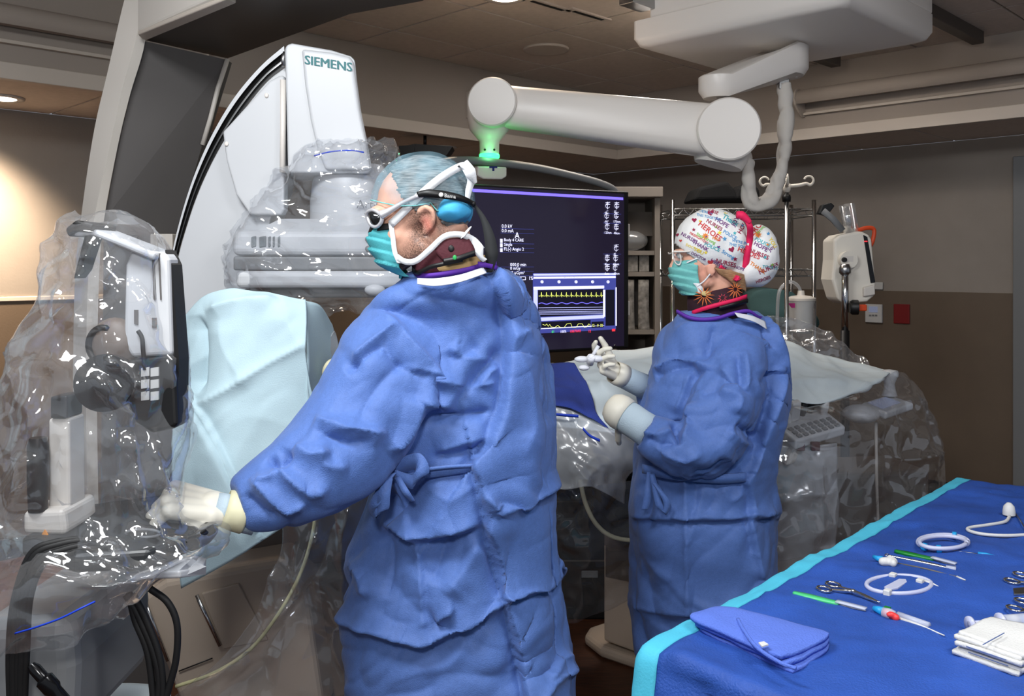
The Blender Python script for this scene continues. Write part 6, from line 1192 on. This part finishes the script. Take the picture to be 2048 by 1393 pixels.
for pts in ([(252, 1190), (275, 1230), (305, 1300), (318, 1360), (312, 1430)], [(266, 1188), (292, 1240), (318, 1310), (326, 1380), (320, 1430)], [(300, 1178), (335, 1205), (354, 1250), (352, 1320), (334, 1390), (325, 1430)], [(160, 1250), (152, 1320), (138, 1420)], [(258, 1186), (270, 1240), (296, 1310), (310, 1430)]):
    obj('cable', tube([P(x, y, YU + .02) for x, y in pts], .0065, 8, 36), 'rubber', us)
obj('hanging_plug', lathe([(.006, 0), (.010, .01), (.010, .03), (.015, .034), (.015, .055), (.012, .06), (.012, .085)], P(62, 1330, YU - .09), P(118, 1393, YU - .09) - P(62, 1330, YU - .09), 16), 'black_gloss', us, angle=40)
obj('drain_line', tube([P(182, 1220, YU + .1), P(188, 1290, YU + .1), P(200, 1370, YU + .1)], .004, 8), 'tube_yellow', us)
bag('cart_bag', [(430, 160, 215, 1.66, .03), (440, 142, 250, 1.66, .06), (462, 128, 300, 1.66, .085), (500, 120, 332, 1.665, .10), (560, 104, 350, 1.665, .105), (640, 80, 360, 1.665, .108), (740, 55, 362, 1.665, .11), (840, 28, 362, 1.665, .115), (930, 6, 364, 1.665, .12), (1000, -20, 362, 1.665, .11), (1035, -40, 372, 1.665, .13), (1060, -40, 418, 1.68, .16), (1100, -40, 420, 1.66, .19), (1150, -40, 340, 1.65, .19), (1200, -40, 250, 1.64, .18), (1255, -40, 170, 1.63, .16)],
    'film_bag', 'crumpled clear plastic bag covering the ultrasound cart at far left', .022, 7, 91, .009, 19,
    [([(190, 470), (165, 540), (150, 600), (160, 650), (230, 640)], .02, 6, 10), ([(200, 720), (250, 740), (290, 790)], .025, 8, 8), ([(180, 745), (220, 790), (265, 850)], .025, 8, 8), ([(105, 830), (140, 900), (120, 970), (160, 1020)], .02, 6, 10), ([(235, 950), (240, 1030), (230, 1070)], .02, 6, 6), ([(270, 950), (290, 1030), (320, 1090)], .02, 6, 8), ([(30, 960), (60, 950)], .015, 6, 6), ([(215, 470), (270, 500), (330, 540), (345, 620)], .012, 6, 12)] + [([(x, y), (x + dx * .4 + 6, y + ln * .5), (x + dx, y + ln)], am, 5, 7) for x, y, dx, ln, am in ((120, 560, -30, 200, .016), (100, 640, -34, 220, -.016), (200, 600, 20, 150, .014), (150, 720, -20, 180, .018), (215, 820, 10, 150, .018), (250, 860, 30, 130, .020), (300, 880, 30, 130, .016), (330, 600, 8, 220, .014), (70, 800, -30, 180, .016), (40, 900, -20, 120, .016), (180, 900, 20, 140, .020), (310, 950, 60, 100, .018), (225, 520, -60, 110, .016), (260, 560, 30, 60, .014), (175, 1000, -14, 150, .016), (215, 1080, 30, 90, .016))])
tag(obj('bag_band', tube([P(30, 1268, 1.47), P(70, 1256, 1.455), P(120, 1238, 1.45), P(165, 1216, 1.455), P(190, 1204, 1.47)], .0016, 6, 30), 'zip_blue'), 'thin blue elastic line at the hem of the cart bag', 'elastic band')

# ------------------------------------------------------------------ instrument table, lower right
ZTB = .90
it = thing('instrument_table', 'instrument table hidden under the blue sterile drape', 'table', (.9, 1.7, 0))
C1 = Vector((.2165, 1.412, 0)); D1 = Vector((.683, .730, 0)).normalized(); D2 = Vector((.73, -.683, 0)).normalized(); LT, WT = 1.52, .78
def TT(s, t, z=0.0): return C1 + D1 * s + D2 * t + UP * z
obj('table_top', box(TT(LT / 2, WT / 2, ZTB - .03), (LT - .03, WT - .03, .03), (D1, D2, UP)), 'steel', it, smooth=False)
for s in (.06, LT - .06):
    for t in (.06, WT - .06): obj('leg', tube([TT(s, t, .0), TT(s, t, ZTB - .04)], .014, 10), 'steel', it)
obj('lower_shelf', box(TT(LT / 2, WT / 2, .25), (LT - .1, WT - .1, .02), (D1, D2, UP)), 'steel', it, smooth=False)
mat('drape_blue', (40, 78, 160), .62, bump=.8, bscale=260, var=.22, vscale=7, spec=.4, detail=8, ridge=(10, .6)); mat('drape_border', (74, 178, 206), .7, bump=.3, bscale=260, spec=.3)
def blue_pt(s, t):
    s0, t0 = min(max(s, 0), LT), min(max(t, 0), WT); ds, dt = s - s0, t - t0; dr = math.hypot(ds, dt)
    # the far corner is rounded off
    p = TT(s0, t0, ZTB)
    if dr > 0:
        out = (D1 * ds + D2 * dt) / dr; bend = .02 * (1 - math.exp(-dr / .02)); p = p + out * (bend + .12 * max(0, dr - .02)) - UP * max(0, dr - .012) * .985
    return p
def blue_sheet(s_a, s_b, t_a, t_b, m, n, lift=0):
    V = np.array([tuple(blue_pt(s, t)) for s in np.linspace(s_a, s_b, m) for t in np.linspace(t_a, t_b, n)]); Fc = grid_faces(m, n)
    q = V.copy(); Nn = vnorm(V, Fc); Nn *= np.sign(Nn[:, 2].mean()) if abs(Nn[:, 2].mean()) > .01 else 1
    hang = np.clip((ZTB - .01 - V[:, 2]) / .1, 0, 1)
    dsp = .005 * crumple(q, 5, 101) + .0035 * wrinkle(q, 9, 103) + .0018 * wrinkle(q, 24, 104) + .002 * gnoise(q * 9, 5) + hang * (.028 * gnoise(q * np.array([5, 5, 1.2]), 8) + .02 * crumple(q * np.array([1, 1, .3]), 6, 107))
    V = V + Nn * (dsp + lift)[:, None]
    return folds(V, Fc, [([(1325, 1312), (1400, 1350), (1470, 1385), (1520, 1410)], .010 * sg_, 8, 14), ([(1310, 1340), (1380, 1372), (1440, 1410)], -.012 * sg_, 10, 8), ([(1330, 1300), (1430, 1350), (1560, 1400)], .006 * sg_, 10, 16), ([(1690, 1060), (1800, 1048), (1900, 1060)], .004 * sg_, 6, 6), ([(1760, 1030), (1850, 1020), (1990, 1025)], .004 * sg_, 5, 8), ([(1560, 1290), (1640, 1340), (1800, 1370)], .004 * sg_, 14, 14), ([(1850, 995), (1930, 985), (2040, 992)], .005 * sg_, 5, 6), ([(1500, 1180), (1560, 1200), (1590, 1240)], .003 * sg_, 8, 8), ([(1640, 1120), (1690, 1145), (1730, 1150)], .003 * sg_, 6, 8)], allf=True), Fc
sg_ = 1.0
bd = obj('sterile_drape', blue_sheet(-.42, LT + .3, .024, WT + .3, 150, 110), 'drape_blue', solid=.002)
tag(bd, 'blue sterile drape spread over the instrument table in the lower right', 'drape')
obj('border', blue_sheet(-.42, LT + .3, -.25, .0255, 150, 34, .0012), 'drape_border', bd, solid=.002)
def T(px, py, h=0.004): return P(px, py, F * (CZ - ZTB - h) / (py - HY))
TN = UP
mat('plastic_clear', (214, 220, 236), .25, alpha=.55); mat('plastic_milky', (196, 200, 226), .3, alpha=.9); mat('green_handle', (70, 190, 120), .4); mat('green_dark', (10, 120, 40), .4); mat('cyan_cap', (30, 150, 210), .4); mat('red_hub', (226, 60, 60), .4); mat('gauze', (212, 212, 210), .95, bump=.8, bscale=260); mat('towel_mid', (84, 112, 200), .95, bump=1.0, bscale=300); mat('thread_blue', (90, 110, 160), .8)
def flatbar(pts, wd, th): return strip([p for p in pts], wd, UP, th)
def scalpel(a, b, c, mh, label):
    t = thing('scalpel', label, 'scalpel', T(*a, 0))
    A, B, C_ = T(*a, .003), T(*b, .003), T(*c, .003)
    obj('handle', ribbon([A, A.lerp(B, .3), A.lerp(B, .7), B], [.008, .016, .014, .011], [UP.cross(B - A)] * 4, 20, .003), mh, t)
    obj('blade', ribbon([B, B.lerp(C_, .5), C_], [.007, .008, .001], [UP.cross(B - A)] * 3, 10, .0006), 'steel', t)
    obj('guard', ribbon([B.lerp(A, .06) + UP * .004, B.lerp(C_, .5) + UP * .004, B.lerp(C_, 1.0) + UP * .004], .013, [UP.cross(B - A)] * 3, 8, .0012), 'plastic_clear', t)
scalpel((1587, 1187), (1678, 1209), (1732, 1223), 'green_handle', 'mint green scalpel with clear guard, nearest the folded towels')
scalpel((1790, 1103), (1868, 1120), (1912, 1132), 'green_dark', 'dark green scalpel with clear guard, nearest the coiled catheter')
def hemostat(r1, r2, hinge, tip, label, rr=.011):
    t = thing('hemostat', label, 'clamp', T(*hinge, 0)); Hh, Tp = T(*hinge, .006), T(*tip, .006); ax_ = (Tp - Hh).normalized(); sd_ = UP.cross(ax_)
    for k, r in enumerate((r1, r2)):
        c = T(*r, .006); ring = [c + ax_ * rr * 1.25 * math.cos(a) + sd_ * rr * math.sin(a) for a in np.linspace(0, 2 * math.pi, 24, endpoint=False)]
        f = obj('finger_ring', tube(ring, .0026, 8, closed=True), 'chrome', t); st_ = c + (Hh - c).normalized() * rr
        obj('shank', tube([st_, st_.lerp(Hh, .5), Hh, Hh.lerp(Tp, .5) + sd_ * (.0018 * (1 if k else -1)), Tp], [.0024, .0028, .0042, .0034, .0014], 8, 24), 'chrome', f)
    obj('pivot', lathe([(.004, -.002), (.005, .003), (.001, .005)], Hh, UP, 12), 'steel', t)
hemostat((1648, 1179), (1666, 1170), (1706, 1184), (1760, 1206), 'steel hemostat clamp lying beside the mint green scalpel')
hemostat((2024, 1163), (2042, 1150), (2078, 1170), (2150, 1195), 'steel clamp at the right edge, upper of the two')
hemostat((2030, 1218), (2046, 1203), (2085, 1225), (2150, 1250), 'steel clamp at the right edge, just above the syringe')
# coiled catheter in a ring with blue clips
def ring_path(cx, cy, rx, ry, a0, a1, n=40, h=.004): return [T(cx + rx * math.cos(a), cy + ry * math.sin(a), h) for a in np.linspace(a0, a1, n)]
t = thing('coiled_guidewire', 'coiled white guidewire hoop with three blue clips', 'catheter', T(1886, 1085, 0))
obj('hoop', tube(ring_path(1886, 1085, 50, 14.5, 0, 6.2), .005, 8), 'plastic_milky', t); obj('hoop', tube(ring_path(1886, 1085.5, 47, 12.5, .2, 6.4, h=.012), .0045, 8), 'plastic_milky', t)
for a in (-1.1, 1.75, 2.4): obj('clip', tube(ring_path(1886, 1085, 50, 14.5, a - .09, a + .09, 5, .008), .0085, 8), 'cyan_cap', t)
obj('wire', tube([T(1900, 1101), T(1930, 1105), T(1958, 1109)], .0012, 6), 'steel', t); obj('wire_tip', tube([T(1956, 1108), T(1972, 1110), T(1989, 1112)], [.004, .004, .001], 8), 'cyan_cap', t)
t = thing('coiled_sheath', 'oval hoop of milky tubing with a flat white holder across it', 'catheter', T(1798, 1170, 0))
obj('hoop', tube(ring_path(1798, 1170, 65, 18, 0, 2 * math.pi, 60)[:-1], .0042, 8, closed=True), 'plastic_milky', t)
obj('holder', prism([T(1768, 1178, .003), T(1778, 1184, .003), T(1796, 1180, .003), T(1814, 1168, .003), T(1812, 1163, .003), T(1798, 1162, .003)], UP * .004), 'plastic_milky', t, smooth=False, bevel=.001)
for x, y in ((1786, 1153), (1840, 1165), (1775, 1186)): obj('clip', box(T(x, y, .006), (.014, .012, .012), (D1, D2, UP)), 'plate_white', t, smooth=False, bevel=.002)
obj('tip', tube([T(1838, 1160), T(1862, 1168), T(1877, 1174)], [.004, .0035, .001], 8), 'plate_white', t)
t = thing('introducer_needle', 'thin dark introducer with white hub and blue cap beside the tweezers', 'needle', T(1770, 1120, 0))
obj('shaft', tube([T(1788, 1126), T(1850, 1138), T(1918, 1156)], .0018, 8), 'grey_panel', t); obj('shaft_tip', tube([T(1914, 1155), T(1931, 1161)], [.003, .001], 8), 'plate_white', t)
obj('hub', fuse([capsule(T(1766, 1124, .01), T(1786, 1124, .01), .0085, .009), ell(T(1780, 1120, .012), (.007, .007, .009)), ell(T(1786, 1127, .01), (.007, .008, .008))], .002, 2), 'plate_white', t); obj('hub_cap', tube([T(1764, 1120, .009), T(1754, 1117, .009), T(1747, 1114, .009)], [.007, .005, .0035], 10), 'cyan_cap', t)
t = thing('tweezers', 'steel probe with looped end between the dark scalpel and the introducer', 'forceps', T(1770, 1108, 0))
obj('shaft', tube([T(1776, 1112), T(1820, 1121), T(1868, 1131), T(1900, 1138)], [.002, .0032, .0042, .002], 8, 20), 'chrome', t); obj('loop', tube(ring_path(1774, 1111, 4, 2, 0, 6.28, 14)[:-1], .0014, 6, closed=True), 'chrome', t); obj('tip_guard', ribbon([T(1892, 1136, .005), T(1912, 1139, .005)], .011, [UP.cross(T(1912, 1139) - T(1892, 1136))] * 2, 4, .004), 'plastic_clear', t)
t = thing('iv_catheter', 'white needle with red hub and teal cap next to a clear sleeve', 'needle', T(1770, 1230, 0))
obj('needle_shaft', tube([T(1793, 1236, .006), T(1840, 1252), T(1889, 1272)], [.003, .0024, .001], 8), 'plate_white', t)
obj('red_hub', fuse([capsule(T(1772, 1227, .008), T(1792, 1236, .008), .007, .0062), ell(T(1782, 1230, .012), (.008, .006, .005))], .002, 2), 'red_hub', t)
obj('clear_hub', lathe([(.008, 0), (.009, .012), (.007, .02)], T(1766, 1225, .009), T(1784, 1230) - T(1766, 1225), 14), 'plastic_clear', t); obj('teal_cap', tube([T(1766, 1224, .009), T(1756, 1220, .009), T(1747, 1217, .009)], [.0075, .006, .004], 10), 'cyan_cap', t); obj('green_tab', box(T(1772, 1219, .006), (.02, .01, .004), (D1, D2, UP)), 'green_dark', t, smooth=False)
tag(obj('clear_sleeve', tube([T(1796, 1231, .006), T(1858, 1253, .006)], .0062, 12), 'plastic_clear'), 'clear plastic needle sleeve lying beside the red-hubbed needle', 'sleeve')
t = thing('diagnostic_catheter', 'white tube with bell-shaped connector curling off the right edge', 'catheter', T(2018, 1028, 0))
obj('connector', lathe([(.014, 0), (.014, .008), (.012, .02), (.005, .028), (.001, .029)], T(2018, 1030, .004), UP, 20), 'plate_white', t, angle=50)
obj('line', tube([T(2019, 1034), T(2010, 1044), T(1980, 1050), T(1940, 1056), T(1938, 1062), T(1965, 1069), T(2010, 1072), T(2060, 1070)], .0038, 8, 60), 'plate_white', t); obj('wire', tube([T(2030, 1026), T(2042, 1044), T(2055, 1066)], .0015, 6), 'steel', t)
t = thing('syringe', 'clear plastic syringe lying behind the gauze stack', 'syringe', T(2000, 1250, 0)); sa, sb_ = T(1938, 1250, .014), T(2140, 1236, .014); sd_ = (sb_ - sa)
obj('plunger_disc', lathe([(.013, 0), (.013, .004)], sa, sd_, 18), 'plastic_milky', t); obj('plunger', lathe([(.0055, 0), (.0055, .06)], sa, sd_, 10), 'plastic_milky', t)
obj('flange', lathe([(.015, 0), (.015, .004)], sa + sd_.normalized() * .055, sd_, 18), 'plastic_milky', t); obj('barrel', lathe([(.0115, 0), (.0115, .09), (.004, .095), (.004, .105)], sa + sd_.normalized() * .058, sd_, 18), 'plastic_clear', t, angle=50); obj('stopper', lathe([(.0105, 0), (.0105, .012)], sa + sd_.normalized() * .075, sd_, 16), 'plate_white', t)
tag(obj('steel_cup_edge', prism([T(2026, 1181, .002), T(2060, 1178, .002), T(2062, 1192, .002), T(2028, 1193, .002)], UP * .004), 'steel', smooth=False, bevel=.001), 'flat steel plate tip between the two clamps at the right edge', 'instrument')
# folded gauze pads, a pile of separate pads
pads = [(1908, 1316), (1960, 1330), (2034, 1362), (2120, 1330), (2040, 1280), (1962, 1278)]
cx_, cy_ = T(1908, 1310, 0), T(2042, 1350, 0); px_ = (T(2040, 1352, 0) - T(1908, 1306, 0)); pw = px_.length; pxd = px_.normalized(); pyd = UP.cross(pxd)
for k in range(6):
    o0 = T(1908, 1308, 0) + pxd * (.004 * (k % 2)) + pyd * (.006 * ((k * 7) % 3 - 1)); z = .004 + k * .0052
    ctrl = [[o0 + pxd * (pw * u) + pyd * (.105 * v) + UP * (z + (.006 if k > 3 else .002) * math.sin(3 * u + k) * (v - .3) + .004 * (v > .5) * (k / 5)) for u in (0, .25, .5, .75, 1.0)] for v in (0, .33, .66, 1.0)]
    V, Fc = sheet(ctrl, 20, 26); V = V + np.array([0, 0, 1.0]) * (.0016 * crumple(V, 22, 120 + k))[:, None]
    g = tag(obj('gauze_pad', (V, Fc), 'gauze', solid=.006), ('bottom', 'second lowest', 'third lowest', 'third highest', 'second highest', 'topmost')[k] + ' white gauze pad of the pile in the lower right corner', 'gauze', 'gauze pads in the pile')
    if k == 5: obj('thread', tube([T(1966 + 40 * u, 1290 - 22 * u, .040) + pyd * .004 * math.sin(9 * u * 3) for u in np.linspace(0, 1, 24)], .0008, 5), 'thread_blue', g)
    elif k in (1, 3): obj('thread', tube([o0 + pxd * (pw * (.2 + .6 * u)) + UP * (z + .002) - pyd * .0035 for u in np.linspace(0, 1, 8)], .0007, 5), 'thread_blue', g)
# folded blue towels
a_, b_, c_, d_ = T(1372, 1262, 0), T(1566, 1352, 0), T(1668, 1300, 0), T(1448, 1240, 0)
for k in range(3):
    ins = .012 * k; ctrl = []
    for v in (0, .2, .5, .8, 1.0):
        row = []
        for u in (0, .12, .4, .7, .9, 1.0):
            p = (a_.lerp(b_, u)).lerp(d_.lerp(c_, u), v); p = p.lerp((a_ + b_ + c_ + d_) / 4, .06 if u in (0, 1.0) and v in (0, 1.0) else 0); p = p + (c_ - a_).normalized() * (.008 * (2 - k)) * (1 - v); p.z = ZTB + .005 + .0085 * k + (.004 if 0 < u < 1 and 0 < v < 1 else 0); row.append(p)
        ctrl.append(row)
    V, Fc = sheet(ctrl, 30, 40); V = V + np.array([0, 0, 1.0]) * (.003 * crumple(V, 14, 140 + k))[:, None]
    if k == 2: V = folds(V, np.array(Fc), []) if False else V
    tw = tag(obj('folded_towel', (V, Fc), 'towel_mid', solid=.007), ('lowest', 'middle', 'uppermost')[k] + ' blue towel of the folded pile on the instrument table', 'towel', 'folded towels')
obj('care_tag', prism([T(1517, 1288, .034), T(1528, 1286, .034), T(1537, 1292, .034), T(1524, 1296, .034)], UP * .002), 'plate_white', tw, smooth=False)
obj('towel_fold', tube([T(1476, 1240, .030), T(1488, 1262, .031), T(1514, 1296, .031), T(1560, 1326, .031), T(1592, 1338, .030)], .003, 8, 40), 'towel_mid', tw)
